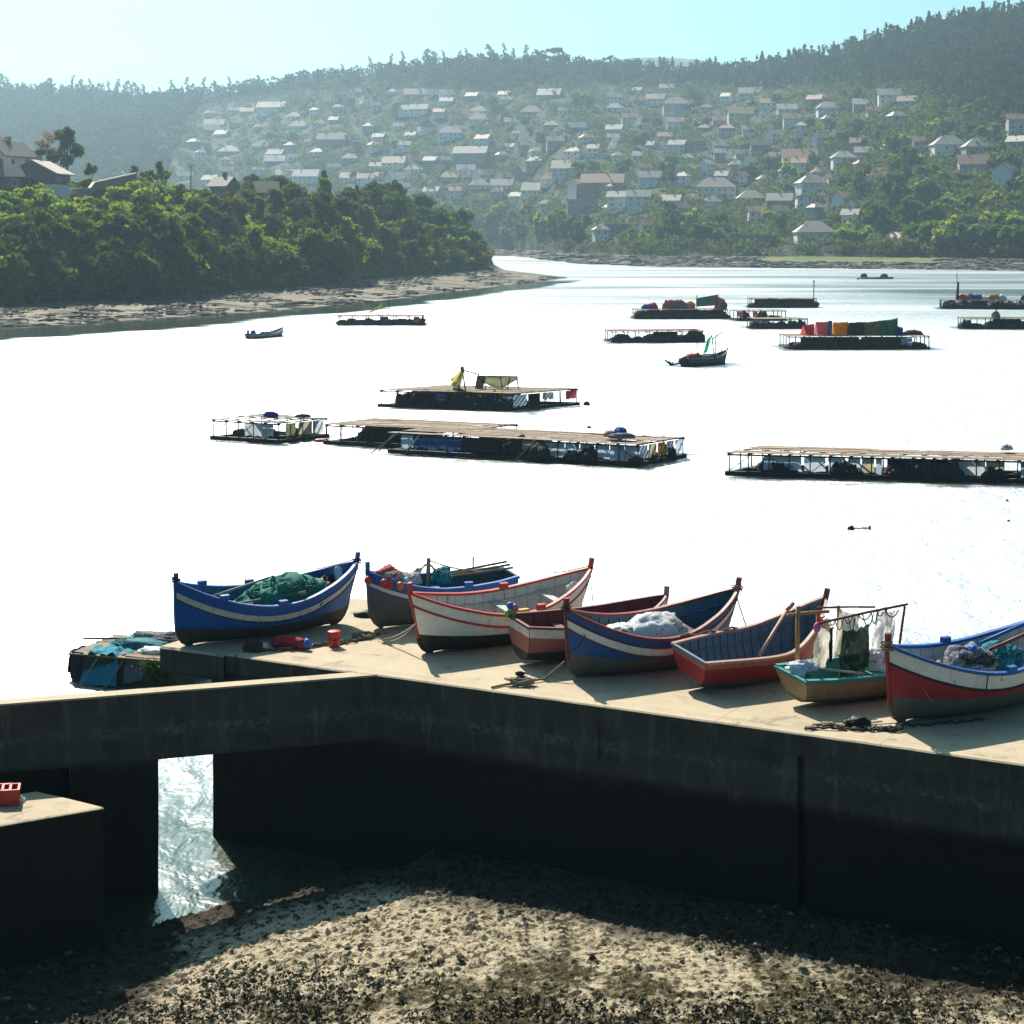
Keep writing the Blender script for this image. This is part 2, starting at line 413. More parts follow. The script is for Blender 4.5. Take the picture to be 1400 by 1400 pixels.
p2 = MB(); cbox(p2, 1.12, 1.5, 0.06, 0.40, -0.5, 2.657, 8, 16, 0.03, 12); p2.build('pier', WALL, walk)

# ------------------------------------------------------------------ landing block at the lower left
LC = Vector((-7.44, 33.3, 0)); e1 = Vector((-1.60, -1.0, 0)).normalized(); e2 = Vector((-1.21, 0.77, 0)).normalized()
land = empty('landing_block', LC, 0, 'low concrete landing block with a sunlit top at the foot of the walkway', 'landing')
def lpt(a, b_, z): return e1*a + e2*b_ + Vector((0, 0, z))
lb = MB(); LZ = 2.56
aa = [0.25*i for i in range(25)]; bb = [0.25*i for i in range(8)]; zz = [-0.5+0.2*i for i in range(15)] + [LZ-0.03]
lb.grid([[lpt(a, 0, z) + Vector((0.5, -0.8, 0))*0.04*noise.fractal(Vector((a*2, z*2, 1)), 1, 2, 4) for a in aa] for z in zz], smooth=False, flip=True)
lb.grid([[lpt(0, b_, z) + Vector((0.6, 0.5, 0))*0.04*noise.fractal(Vector((b_*2, z*2, 5)), 1, 2, 4) for b_ in bb] for z in zz], smooth=False)
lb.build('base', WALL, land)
lt = MB()
ledge = [lpt(a, -0.015, 0) for a in aa]
lt.grid([[lpt(a, -0.02+0.02*noise.noise(Vector((a*4, 3, 1))), LZ-0.03) for a in aa], [lpt(a, -0.015+0.03*noise.noise(Vector((a*4, 1, 1))), LZ-0.015) for a in aa], [lpt(a, 0.04, LZ) for a in aa], [lpt(a, 0.9, LZ+0.01) for a in aa], [lpt(a, 1.75, LZ) for a in aa]], smooth=False, flip=True)
lt.grid([[lpt(-0.004, b_, LZ-0.03) for b_ in bb], [lpt(-0.004, b_, LZ-0.015) for b_ in bb], [lpt(0.03, b_, LZ) for b_ in bb]], smooth=False)
lt.build('top_slab', DECKM, land)

# ------------------------------------------------------------------ mudflat
def mud_z(x, y):
    z = np.interp(x, [-24, -9, -6.7, -4.3, -1.4, 3, 8, 20], [0.10, 0.07, 0.07, 0.45, 0.80, 0.88, 0.98, 1.08])
    wall_y = np.where(x < -2.77, 37.38 + (x+2.77)*0.331, 37.38 - (x+2.77)*0.554)
    z = z - 0.25*np.clip((y - (wall_y-0.95))/2.5, 0, 1.6)
    z = z - 0.65*np.clip((y - (wall_y-1.7))/1.1, 0, 2)*np.clip((-1.6-x)/1.5, 0, 1)
    z = z + 0.035*np.clip(30-y, 0, 20)*0.5
    return z
def mud_mesh(x0, x1, nx, y0, y1, ny, fine):
    xs = np.linspace(x0, x1, nx); ys = np.linspace(y0, y1, ny); X, Y = np.meshgrid(xs, ys)
    Z = mud_z(X, Y)
    flat = np.stack([X.ravel(), Y.ravel()], 1); dz = np.zeros(len(flat))
    for i, (x, y) in enumerate(flat):
        p = Vector((x, y, 0.0))
        b_ = noise.fractal(p*0.55, 1.0, 2.0, 3)*0.05
        c = noise.noise(p*2.3)
        d = abs(noise.fractal(p*5.5, 0.8, 2.1, 3 if fine else 1))
        weed = noise.fractal(p*0.35 + Vector((9, 3, 0)), 1.0, 2.0, 3)
        e_ = noise.noise(p*13.0); dz[i] = b_ + 0.03*c + d*(0.05 if weed < 0.05 else 0.08) + 0.018*e_*(1.0 if e_ > 0 else 0.6) + (0.17 if weed+min(0.2, (30.5-y)*0.1) > 0.0 else 0.08)*max(0.0, noise.noise(p*6.2+Vector((5, 0, 2)))-0.20)*0.75 + 0.11*max(0.0, noise.noise(p*11.0)-0.18)
    Z = Z + dz.reshape(Z.shape) - 0.06
    idx = np.arange(nx*ny).reshape(ny, nx)
    fc = np.stack([idx[:-1, :-1], idx[:-1, 1:], idx[1:, 1:], idx[1:, :-1]], -1).reshape(-1, 4)
    return np.stack([X, Y, Z], -1).reshape(-1, 3), fc
t = NT('tidal_mud'); v = t.coord('Object')
n1 = t.noise(v, 5.5, 6, 0.7, 0.3); n2 = t.noise(v, 0.42, 5, 0.62, 0.4); n3 = t.noise(v, 26, 4, 0.7); n4 = t.noise(v, 1.6, 5, 0.7)
c = t.mix(t.ramp(n4, [(0.35, 0.0), (0.65, 1.0)]), (0.58, 0.485, 0.33), (0.42, 0.345, 0.225))
c = t.mix(0.6, c, t.ramp(n3, [(0.3, 0.45), (0.65, 1.15)]), 'MULTIPLY')
gw = t.mix(t.ramp(n3, [(0.4, 0.0), (0.6, 1.0)]), (0.026, 0.023, 0.011), (0.085, 0.070, 0.03))
c = t.mix(t.ramp(n1, [(0.50, 0.0), (0.56, 0.95)]), c, (0.050, 0.043, 0.026))
yb = t.math('MULTIPLY', t.math('SUBTRACT', 30.5, t.sep(v)[1]), 0.05); yb = t.math('MINIMUM', t.math('MAXIMUM', yb, -0.10), 0.045)
yb = t.math('SUBTRACT', yb, t.math('MULTIPLY', t.math('SUBTRACT', -2.0, t.sep(v)[0]), 0.05, clamp=True))
big = t.math('MULTIPLY', t.ramp(t.math('ADD', n2, yb), [(0.50, 0.0), (0.56, 1.0)]), t.ramp(n1, [(0.36, 0.25), (0.50, 1.0)]))
c = t.mix(big, c, gw)
# wetness and weed at the wall foot, widened to paint wall shade into the colour
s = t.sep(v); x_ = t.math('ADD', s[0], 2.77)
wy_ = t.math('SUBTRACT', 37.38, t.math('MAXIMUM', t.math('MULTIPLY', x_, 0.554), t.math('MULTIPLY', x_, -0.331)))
wet_shade = t.math('MULTIPLY', t.math('ADD', t.math('SUBTRACT', s[1], t.math('SUBTRACT', wy_, 3.5)), t.math('MULTIPLY', t.math('SUBTRACT', n4, 0.5), 2.0)), 0.9, clamp=True)
wet_shade = t.math('MAXIMUM', wet_shade, t.math('MULTIPLY', t.math('SUBTRACT', t.math('ADD', 0.20, t.math('MULTIPLY', t.math('SUBTRACT', n4, 0.5), 0.3)), s[2]), 9.0, clamp=True))  # low mud by the landing darkened in colour to deepen its shade
c = t.mix(t.math('MULTIPLY', wet_shade, 0.92), c, (0.020, 0.019, 0.015))
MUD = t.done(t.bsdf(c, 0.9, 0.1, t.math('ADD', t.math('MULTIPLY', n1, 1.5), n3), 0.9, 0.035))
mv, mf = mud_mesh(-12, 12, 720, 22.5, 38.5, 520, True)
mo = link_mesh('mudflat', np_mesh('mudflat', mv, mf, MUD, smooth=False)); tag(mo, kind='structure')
# ------------------------------------------------------------------ land across the water
def itp(px, xs, ys): return np.interp(px, xs, ys)
HX =  [-500, -300, 0, 100, 200, 300, 400, 500, 600, 700, 800, 900, 1000, 1100, 1200, 1300, 1400, 1700, 1900]
HWL = [350, 350, 350, 350, 350, 350, 350, 350, 350, 350, 361, 365, 366, 367, 368, 369, 371, 376, 378]
HRD = [120, 125, 127, 127, 136, 130, 112, 104, 90, 84, 92, 97, 97, 84, 60, 34, 18, -20, -10]
HYR = [1800, 1800, 1750, 1750, 1700, 1700, 1650, 1600, 1550, 1500, 1500, 1500, 1450, 1350, 1250, 1200, 1150, 1100, 1100]
def hill(px, s):
    """point of the far hillside along bearing px; s = 0 at the top of the shore, 1 on the ridge"""
    Y0 = 32500.0/(itp(px, HX, HWL)-HOR); Y1 = Y0 + itp(px, [0, 700, 800, 1000, 1400], [90, 90, 80, 110, 90])
    z1 = 3.2; py1 = HOR + (CAMZ-z1)*F/Y1; Yr = itp(px, HX, HYR); pyr = itp(px, HX, HRD)
    Y = Y1 + (Yr-Y1)*s; py = py1 - (py1-pyr)*s**0.92
    z = CAMZ + (HOR-py)/F*Y
    z = z + 5.0*np.sin(px*0.021+1.3)*np.sin(s*7.0)*np.sin(s*PI)
    return (px-700)/F*Y, Y, z, py
def hill_at(px, py):
    """ground point of the hillside seen at pixel row py"""
    lo, hi = 0.0, 1.0
    for _ in range(40):
        m = (lo+hi)/2; X, Y, z, _p = hill(px, m)
        if HOR - (z-CAMZ)*F/Y > py: lo = m
        else: hi = m
    X, Y, z, _p = hill(px, lo)
    return Vector((X, Y, z)), lo
def ground_mat(name, stops, scale, rough=0.9, bstr=0.5, bdist=0.5, stretch=(1, 1, 1)):
    t = NT(name); v = t.coord('Object', stretch)
    n1 = t.noise(v, scale, 6, 0.65, 0.3); n2 = t.noise(v, scale*7, 4, 0.7)
    c = t.ramp(n1, stops); c = t.mix(0.5, c, t.ramp(n2, [(0.3, 0.4), (0.7, 1.2)]), 'MULTIPLY')
    return t.done(t.bsdf(c, rough, 0.15, n2, bstr, bdist))
HILLM = ground_mat('hillside_scrub', [(0.3, (0.011, 0.020, 0.008)), (0.5, (0.024, 0.036, 0.013)), (0.68, (0.045, 0.052, 0.022))], 0.03)
SHOREM = ground_mat('rocky_shore', [(0.3, (0.05, 0.045, 0.03)), (0.45, (0.08, 0.075, 0.05)), (0.53, (0.20, 0.175, 0.13)), (0.62, (0.07, 0.07, 0.04))], 0.09, bdist=0.4, stretch=(0.45, 1, 1))
GRASSM = ground_mat('shore_grass', [(0.3, (0.07, 0.09, 0.025)), (0.55, (0.14, 0.16, 0.04)), (0.7, (0.22, 0.20, 0.09))], 0.06)
pxs = np.concatenate([np.linspace(-500, 1900, 161)])
ss = np.linspace(0, 1, 40)
rows = []
for s in ss:
    X, Y, z, _ = hill(pxs, s); rows.append(np.stack([X, Y, z], 1))
X, Y, z, _ = hill(pxs, 1.0)
for dy, dz in ((60, -2), (300, -40), (900, -110)):
    rows.append(np.stack([X*(Y+dy)/Y, Y+dy, np.maximum(z+dz, -4)], 1))
def grid_np(rows):
    V = np.concatenate(rows); ny, nx = len(rows), len(rows[0]); idx = np.arange(nx*ny).reshape(ny, nx)
    return V, np.stack([idx[:-1, :-1], idx[:-1, 1:], idx[1:, 1:], idx[1:, :-1]], -1).reshape(-1, 4)
V, fc = grid_np(rows)
tag(link_mesh('hillside', np_mesh('hillside', V, fc, HILLM, smooth=True)), kind='structure')
# far shore flats in front of it
rows = []; rs = np.random.RandomState(3)
pxf = np.linspace(-500, 1900, 601)
for k, f in enumerate(np.linspace(-0.12, 1.02, 16)):
    Y0 = 32500.0/(itp(pxf, HX, HWL)-HOR); Y1 = hill(pxf, 0.0)[1]
    Y = Y0 + (Y1-Y0)*f; zz = 3.25*np.clip(f, -0.3, 1.02)**1.0 if f > 0 else np.full_like(Y, f*5)
    zz = zz*np.ones_like(Y) + (rs.rand(len(Y))-0.45)*(0.55 if 0 < f < 0.95 else 0.05)
    rows.append(np.stack([(pxf-700)/F*Y, Y, zz], 1))
V, fc = grid_np(rows)
mi = np.zeros(len(fc), int); cx = V[fc].mean(1); ppx = cx[:, 0]/cx[:, 1]*F+700
mi[(cx[:, 2] > 1.7+0.5*np.sin(ppx*0.05)) & (ppx > 1040) & (ppx < 1290)] = 1
tag(link_mesh('far_shore', np_mesh('far_shore', V, fc, [SHOREM, GRASSM], mi)), kind='structure')
# pale second ridge far behind
rows = []
pxr = np.linspace(-600, 2000, 120)
for k, (Yk, pk) in enumerate(((2300, 150), (2600, 104), (2900, 99), (3100, 150))):
    py = pk + 2*np.sin(pxr*0.043) - 22*np.exp(-((pxr-905)/110.0)**2) + 30*(1-np.exp(-((pxr-905)/300.0)**2))
    rows.append(np.stack([(pxr-700)/F*Yk, np.full_like(pxr, Yk), CAMZ+(HOR-py)/F*Yk], 1))
V, fc = grid_np(rows); V[:, 0] = np.clip(V[:, 0], -2200, 2200)
tag(link_mesh('distant_ridge', np_mesh('distant_ridge', V, fc, HILLM, smooth=True)), kind='structure')

# headland on the left
LX =  [-400, -100, 0, 100, 200, 300, 400, 470, 486, 500, 560, 600, 660, 676, 690, 730, 775]
LWL = [458, 451, 447, 443, 436, 430, 423, 416, 414.5, 413, 407, 401, 394, 392, 390, 385, 380.5]
LBT = [424, 417, 415, 411, 408, 400, 393, 389, 386, 382, 377, 375, 369, 370, 373, 377, 380]
LZP = [27, 27, 26.5, 25.5, 23.5, 19, 18, 17, 16.5, 16, 15, 12.5, 7, 2.0, 1.2, 0.9, 0.2]
LZB = [1.6, 1.6, 1.6, 1.6, 1.6, 1.6, 1.6, 1.6, 1.6, 1.6, 1.5, 1.5, 1.4, 1.3, 1.1, 0.8, 0.1]
LDL = [80, 80, 80, 78, 75, 75, 75, 72, 72, 72, 70, 65, 40, 22, 12, 8, 4]
ZX = [-400, -100, 0, 100, 150, 190, 240, 300, 400, 470, 500, 560, 600, 660, 676, 690, 730, 775]
ZP = [22, 22, 21.5, 21, 20.5, 21.5, 20.5, 18.5, 18, 17, 16, 15, 12.5, 7, 2.0, 1.2, 0.9, 0.2]
def head(px, d):
    """headland ground along bearing px, d metres behind the foot of the trees (negative: beach)"""
    zb = itp(px, LX, LZB); Yb = (CAMZ-zb)*F/(itp(px, LX, LBT)-HOR); Yw = CAMZ*F/(itp(px, LX, LWL)-HOR)
    zp = itp(px, ZX, ZP); dl = itp(px, LX, LDL)
    u = np.clip(d/dl, 0, 1); rise = 0.30*np.clip(u/0.10, 0, 1) + 0.70*(1-(1-u)**1.4)
    rise = np.where(u > 0, np.minimum(rise, 1.0), 0)
    z = np.where(d < 0, zb*(1 + d/np.maximum(Yb-Yw, 1e-3)), zb + (zp-zb)*rise)
    z = np.where(d > dl*3.2, zp - (zp+2)*np.clip((d-dl*3.2)/(dl*0.8+1), 0, 1), z)
    Y = Yb + d
    return (px-700)/F*Y, Y, z
pxl = np.linspace(-400, 775, 360); rows = []
for f in (-1.35, -1.0, -0.8, -0.6, -0.42, -0.25, -0.1):
    zb = itp(pxl, LX, LZB); Yb = (CAMZ-zb)*F/(itp(pxl, LX, LBT)-HOR); Yw = CAMZ*F/(itp(pxl, LX, LWL)-HOR)
    X, Y, z = head(pxl, f*(Yb-Yw))
    z = z + (0.35*(rs.rand(len(z))-0.5)*np.clip(zb, 0, 1) if -1 < f < -0.05 else 0)
    rows.append(np.stack([X, Y, np.where(z > 0, z, z)], 1))
nb = len(rows)
for f in (0, 0.05, 0.1, 0.2, 0.3, 0.45, 0.6, 0.8, 1.0, 1.6, 2.4, 3.2, 3.6, 4.0):
    dl = itp(pxl, LX, LDL); X, Y, z = head(pxl, f*dl)
    if 0 < f < 3: z = z + 0.8*(rs.rand(len(z))-0.5)*(itp(pxl, ZX, ZP) > 3)
    rows.append(np.stack([X, Y, z], 1))
V, fc = grid_np(rows); mi = (np.arange(len(fc)) // (len(pxl)-1) >= nb).astype(int)
cx = V[fc].mean(1); mi[(cx[:, 0]/cx[:, 1]*F+700) > 672] = 0
SCRUBM = ground_mat('headland_scrub', [(0.3, (0.02, 0.034, 0.010)), (0.5, (0.045, 0.07, 0.016)), (0.68, (0.09, 0.11, 0.03))], 0.12)
BEACHM = ground_mat('sandy_shore', [(0.38, (0.04, 0.036, 0.026)), (0.47, (0.085, 0.075, 0.055)), (0.52, (0.30, 0.25, 0.18)), (0.60, (0.17, 0.145, 0.10)), (0.70, (0.06, 0.056, 0.035))], 0.13, bdist=0.5, stretch=(0.30, 1, 1))
tag(link_mesh('headland', np_mesh('headland', V, fc, [BEACHM, SCRUBM], mi, smooth=True)), kind='structure')

# dark rock ledges lying on both shores
ROCK = worn('shore_rock', (0.11, 0.095, 0.07), (0.05, 0.045, 0.035), 0.5, 0.9, 0.9)
def ledges(name, n, spot, seed):
    rs = random.Random(seed); mb = MB(); k = 0
    while k < n:
        p, L = spot(rs)
        if p is None: continue
        k += 1; a = rs.gauss(0.25, 0.35); r = Matrix.Rotation(a, 4, 'Z'); m0 = MB().blob((0, 0, 0), (L*rs.uniform(0.9, 1.8), L*rs.uniform(0.25, 0.5), L*rs.uniform(0.10, 0.26)), k % 50, 0.6, 9, 5, 0, 2.0, smooth=False)
        mb.add([r @ Vector(q_) + Vector(p) for q_ in m0.v], m0.f)
    return tag(mb.build(name, ROCK), kind='stuff')
def spot_l(rs):
    px = rs.uniform(-60, 760); zb = float(itp(px, LX, LZB)); Yb = (CAMZ-zb)*F/(float(itp(px, LX, LBT))-HOR); Yw = CAMZ*F/(float(itp(px, LX, LWL))-HOR)
    f = rs.choice([rs.uniform(0.0, 0.25), rs.uniform(0.25, 0.95), rs.uniform(0.35, 0.8)]); n_ = noise.noise(Vector((px*0.02, f*3, 3)))
    if n_ < -0.12: return None, 0
    X, Y, z = head(px, -(1-f)*(Yb-Yw)); return (float(X), float(Y), float(z)), rs.uniform(0.4, 1.7)*(1 if px < 690 else 0.7)
def spot_r(rs):
    px = rs.uniform(640, 1440); Y0 = 32500.0/(float(itp(px, HX, HWL))-HOR); Y1 = float(hill(px, 0.0)[1]); f = rs.uniform(0.0, 0.9)
    if f > 0.5 and 1040 < px < 1290: return None, 0
    Y = Y0+(Y1-Y0)*f; return ((px-700)/F*Y, Y, 3.25*f), rs.uniform(0.8, 3.4)
ledges('bank_rocks', 800, spot_l, 3); ledges('far_bank_rocks', 900, spot_r, 4)

# ------------------------------------------------------------------ trees
def leaves(rs, centers, radii, per, size, squash=0.75, up=0.35):
    """clumps of leaf faces: returns quads scattered over the clumps' outer parts"""
    C = np.repeat(np.asarray(centers, float), per, 0); Rr = np.repeat(np.asarray(radii, float), per)
    n = len(C); d = rs.normal(size=(n, 3)); d /= np.linalg.norm(d, axis=1)[:, None]
    d[:, 2] = d[:, 2]*squash + up*0.3
    P = C + d*(Rr*(0.45+0.6*rs.rand(n)**0.6))[:, None]
    a = rs.normal(size=(n, 3)); a /= np.linalg.norm(a, axis=1)[:, None]
    nrm = d + 0.8*rs.normal(size=(n, 3)); b = np.cross(nrm, a); b /= np.linalg.norm(b, axis=1)[:, None]
    s = size*(0.6+0.8*rs.rand(n))[:, None]
    a = a*s; b = b*s*0.7
    V = np.stack([P-a-b*0.4, P+a*0.2-b, P+a+b*0.4, P-a*0.2+b], 1).reshape(-1, 3)
    return V, np.arange(n*4).reshape(n, 4)
def lobes(rs, n, rx, rz, zc, lr):
    """lobe centres over the upper part of an uneven crown"""
    out = []; rad = []
    for i in range(n):
        th = rs.rand()*2*PI; ph = math.asin(min(1, max(-0.55, rs.uniform(-0.6, 1.0)))); k = rs.uniform(0.45, 1.0)
        out.append((rx*k*math.cos(th)*math.cos(ph), rx*k*math.sin(th)*math.cos(ph), zc + rz*k*math.sin(ph)))
        rad.append(lr*rs.uniform(0.6, 1.25))
    return np.array(out), np.array(rad)
def clumps_on(rs, lc, lr, per, cr):
    """smaller clumps over each lobe's surface"""
    C = []; Rr = []
    for c, r in zip(lc, lr):
        for k in range(per):
            d = rs.normal(size=3); d /= np.linalg.norm(d); d[2] = d[2]*0.8 + 0.15
            C.append(c + d*r*rs.uniform(0.55, 1.0)); Rr.append(cr*rs.uniform(0.6, 1.3))
    return np.array(C), np.array(Rr)
BARK = worn('bark', (0.09, 0.07, 0.05), (0.04, 0.032, 0.025), 3.0, 0.8, 0.9)
def make_tree(name, kind, seed, mat, H, rx, leafsize=0.34, nlobe=9, per=9, leaf_per=42):
    rs = np.random.RandomState(seed); mb = MB(); root = empty(name)
    if kind == 'broad':
        zc = H*0.56; lc, lr = lobes(rs, nlobe, rx*0.72, H*0.36, zc, rx*0.42)
        cc, cr = clumps_on(rs, lc, lr, per, rx*0.20)
    elif kind == 'tall':
        lc = np.array([[rs.uniform(-1, 1)*rx*0.5, rs.uniform(-1, 1)*rx*0.5, H*f] for f in np.linspace(0.25, 0.92, nlobe)])
        lr = rx*0.55*np.linspace(1.1, 0.55, nlobe)*rs.uniform(0.8, 1.2, nlobe); cc, cr = clumps_on(rs, lc, lr, per, rx*0.24)
    elif kind == 'bush':
        lc, lr = lobes(rs, nlobe, rx*0.7, H*0.45, H*0.42, rx*0.40); cc, cr = clumps_on(rs, lc, lr, per, rx*0.20)
    elif kind == 'spire':
        cc = []; cr = []
        for f in np.linspace(0.06, 0.98, 22):
            k = max(3, int(11*(1-f)+2)); rr = rx*(1-f)**0.85*(0.85+0.3*rs.rand())
            for j in range(k):
                a = 2*PI*j/k + rs.rand(); q_ = rs.uniform(0.35, 1.0)
                cc.append((rr*q_*math.cos(a), rr*q_*math.sin(a), H*f - 0.5*q_*rr*0.5)); cr.append(0.16*rx+0.12*rx*(1-f))
        cc = np.array(cc); cr = np.array(cr); lc = np.zeros((0, 3))
    elif kind == 'umbrella':
        lc = np.array([[rs.uniform(-1, 1)*rx*0.75, rs.uniform(-1, 1)*rx*0.75, H*(0.82+0.12*rs.rand())] for _ in range(nlobe)])
        lr = rx*0.34*rs.uniform(0.7, 1.2, nlobe); cc, cr = clumps_on(rs, lc, lr, per, rx*0.2); cc[:, 2] = H*0.84+(cc[:, 2]-H*0.84)*0.55
    elif kind == 'gum':
        lc = []; 
        for f in np.linspace(0.45, 1.0, nlobe):
            a = rs.rand()*2*PI; k = rx*rs.uniform(0.15, 1.0)*(1.2-0.6*f); lc.append((k*math.cos(a), k*math.sin(a), H*f))
        lc = np.array(lc); lr = rx*0.30*rs.uniform(0.7, 1.25, nlobe); cc, cr = clumps_on(rs, lc, lr, per, rx*0.17)
    V, fcs = leaves(rs, cc, cr, leaf_per, leafsize)
    V[:, 2] = np.maximum(V[:, 2], 0.02)
    # tapered trunk with limbs
    tr = 0.028*H + 0.03
    top = H*0.95 if kind == 'gum' else H*0.84 if kind == 'umbrella' else H*0.62
    wob = [(0.03*H*noise.noise(Vector((seed, k*0.9, 1))), 0.03*H*noise.noise(Vector((seed, k*0.9, 8))), top*k/6 - (0.6 if k == 0 else 0)) for k in range(7)]
    mb.tube(wob, [tr*(1.25 if k == 0 else 1-0.13*k) for k in range(7)], 6)
    for c in list(lc)[:8]:
        k = rs.randint(2, 5); p = Vector(wob[k]); e = Vector(c); m_ = (p+e)/2 + Vector((0, 0, -0.06*H))
        if (e-p).length > 0.2: mb.tube([p, m_, e], [tr*0.5, tr*0.32, tr*0.1], 5)
    mb.build('trunk', BARK, root)
    link_mesh('crown', np_mesh('crown', V, fcs, mat), root)
    return root
L_DARK = leafmat('leaf_dark', (0.038, 0.068, 0.020), (0.06, 0.095, 0.024), 0.42)
L_MID = leafmat('leaf_mid', (0.07, 0.115, 0.024), (0.10, 0.14, 0.03), 0.5)
L_LIGHT = leafmat('leaf_light', (0.14, 0.21, 0.03), (0.19, 0.24, 0.04), 0.55)
L_OLIVE = leafmat('leaf_olive', (0.10, 0.10, 0.035), (0.13, 0.12, 0.04), 0.35)
L_OCHRE = leafmat('leaf_ochre', (0.20, 0.14, 0.045), (0.15, 0.12, 0.045), 0.35)
L_PINK = leafmat('leaf_pink', (0.30, 0.16, 0.13), (0.22, 0.13, 0.10), 0.3)
L_PINE = leafmat('leaf_pine', (0.020, 0.040, 0.018), (0.035, 0.055, 0.022), 0.18)
PROTO = {}
def proto(key, *a, **k):
    PROTO[key] = [make_tree(*a, **k), False]
proto('dark', 'broadleaf_tree', 'broad', 11, L_DARK, 10, 5.0)
proto('dark2', 'broadleaf_tree', 'tall', 12, L_DARK, 12, 4.2, nlobe=9)
proto('mid', 'broadleaf_tree', 'broad', 13, L_MID, 9.5, 4.6)
proto('mid2', 'broadleaf_tree', 'tall', 14, L_MID, 11, 3.8, nlobe=8)
proto('light', 'broadleaf_tree', 'broad', 15, L_LIGHT, 8.5, 4.2)
proto('olive', 'broadleaf_tree', 'broad', 16, L_OLIVE, 9, 4.4)
proto('ochre', 'shrub', 'bush', 17, L_OCHRE, 4.5, 3.0)
proto('bush', 'shrub', 'bush', 18, L_LIGHT, 3.2, 2.7, leafsize=0.26)
proto('bush2', 'shrub', 'bush', 19, L_MID, 3.4, 2.9, leafsize=0.26)
proto('bush3', 'shrub', 'bush', 20, L_DARK, 3.6, 2.9, leafsize=0.28)
proto('spire', 'conifer', 'spire', 21, L_PINE, 13, 3.4, leafsize=0.36, leaf_per=26)
proto('pink', 'blossom_tree', 'gum', 22, L_PINK, 8.0, 4.0, leafsize=0.22, leaf_per=9)
proto('umbrella', 'umbrella_pine', 'umbrella', 23, L_PINE, 12, 6.0, leafsize=0.42, leaf_per=30)
proto('gum', 'eucalyptus_tree', 'gum', 24, L_DARK, 16, 5.0, leafsize=0.5, nlobe=9, per=5, leaf_per=14)
proto('gum2', 'eucalyptus_tree', 'gum', 25, L_DARK, 18, 4.5, leafsize=0.5, nlobe=7, per=5, leaf_per=12)
def plant(key, loc, sc, label, group, sz=None, cat='tree', rz=None):
    pr = PROTO[key]
    o = pr[0] if not pr[1] else copy_tree(pr[0])
    pr[1] = True
    o.location = loc; o.rotation_euler = (0, 0, rnd.uniform(0, 6.28) if rz is None else rz)
    o.scale = (sc, sc, sc if sz is None else sz)
    return tag(o, label, cat, group)
ADJ = {'dark': 'dark green round', 'dark2': 'dark green tall', 'mid': 'mid green rounded', 'mid2': 'mid green upright', 'light': 'bright yellow green',
       'olive': 'olive green', 'bush': 'bright green', 'bush2': 'mid green', 'bush3': 'dark green', 'ochre': 'ochre'}
def hp(px, d): return Vector([float(a) for a in head(px, d)])
def headtree(key, px, d, sc, sz=None):
    where = 'low on the wooded headland by the beach' if d < 25 else ('on the slope of the wooded headland' if d < 65 else 'on the crest of the wooded headland')
    bush = key.startswith('bush') or key == 'ochre'
    lab = '%s %s %s' % (ADJ[key], 'shrub' if bush else 'broadleaf tree', where)
    return plant(key, hp(px, d), sc, lab, lab.replace('tree', 'trees').replace('shrub', 'shrubs'), sz, 'shrub' if bush else 'tree')
rt = random.Random(21)
# the foot of the wood along the beach, then the slope, then the crest
px = -62.0
while px < 250:
    headtree(rt.choice(['bush3', 'bush2', 'bush3']), px, rt.uniform(-1.5, 4), rt.uniform(1.5, 2.3)); px += rt.uniform(7, 12)
px = -60.0
while px < 235:
    headtree(rt.choice(['dark', 'mid', 'dark2', 'dark']), px, rt.uniform(2, 12), rt.uniform(0.5, 0.72)); px += rt.uniform(14, 22)
px = 170.0
while px < 668:
    k = rt.choice(['dark', 'dark', 'mid', 'dark2', 'mid', 'mid2']) if px > 240 else rt.choice(['dark', 'mid', 'light', 'bush3'])
    f = 0.85 if px < 600 else 0.75
    headtree(k, px, rt.uniform(0, 7), f*rt.uniform(0.75, 1.1)); px += rt.uniform(15, 27)
for row, (d0, d1) in enumerate(((12, 24), (26, 42), (44, 62), (64, 90), (95, 140))):
    px = 195.0 + row*8 if row < 3 else 215.0
    while px < (668 - row*10):
        k = rt.choice(['dark', 'mid', 'mid2', 'light', 'dark', 'olive', 'dark2'] if px < 480 else ['dark', 'dark', 'mid', 'dark2', 'mid'])
        hscale = itp(px, [200, 320, 460, 540, 620, 660], [0.62, 0.80, 0.9, 1.05, 0.95, 0.7])
        if row >= 2 and px < 330: hscale *= 0.62
        headtree(k, px, rt.uniform(d0, d1), hscale*rt.uniform(0.65, 1.28)); px += rt.uniform(24, 40)
# scrub on the open slope at the left
for i in range(150):
    px = rt.uniform(-40, 235); d = rt.uniform(3, 74)*(1 if px > 60 else 0.98)
    k = rt.choice(['bush', 'bush', 'bush2', 'bush', 'bush3', 'bush', 'bush']) if d > 14 else rt.choice(['bush2', 'bush3', 'bush3'])
    headtree(k, px, d, rt.uniform(0.65, 1.35) if d > 14 else rt.uniform(1.3, 2.0))
for px, d, k, sc in ((30, 8, 'dark', 0.62), (75, 12, 'mid', 0.6), (105, 8, 'dark', 0.7), (140, 14, 'light', 0.72), (160, 10, 'light', 0.8), (-20, 12, 'mid', 0.7), (210, 16, 'light', 0.85), (228, 9, 'mid', 0.8)):
    headtree(k, px, d, sc)
plant('ochre', hp(347, 3), 1.25, 'ochre yellow shrub low in the wood above the beach', None, cat='shrub')
plant('ochre', hp(650, -2), 1.5, 'straw coloured shrub at the tip of the headland', None, cat='shrub')
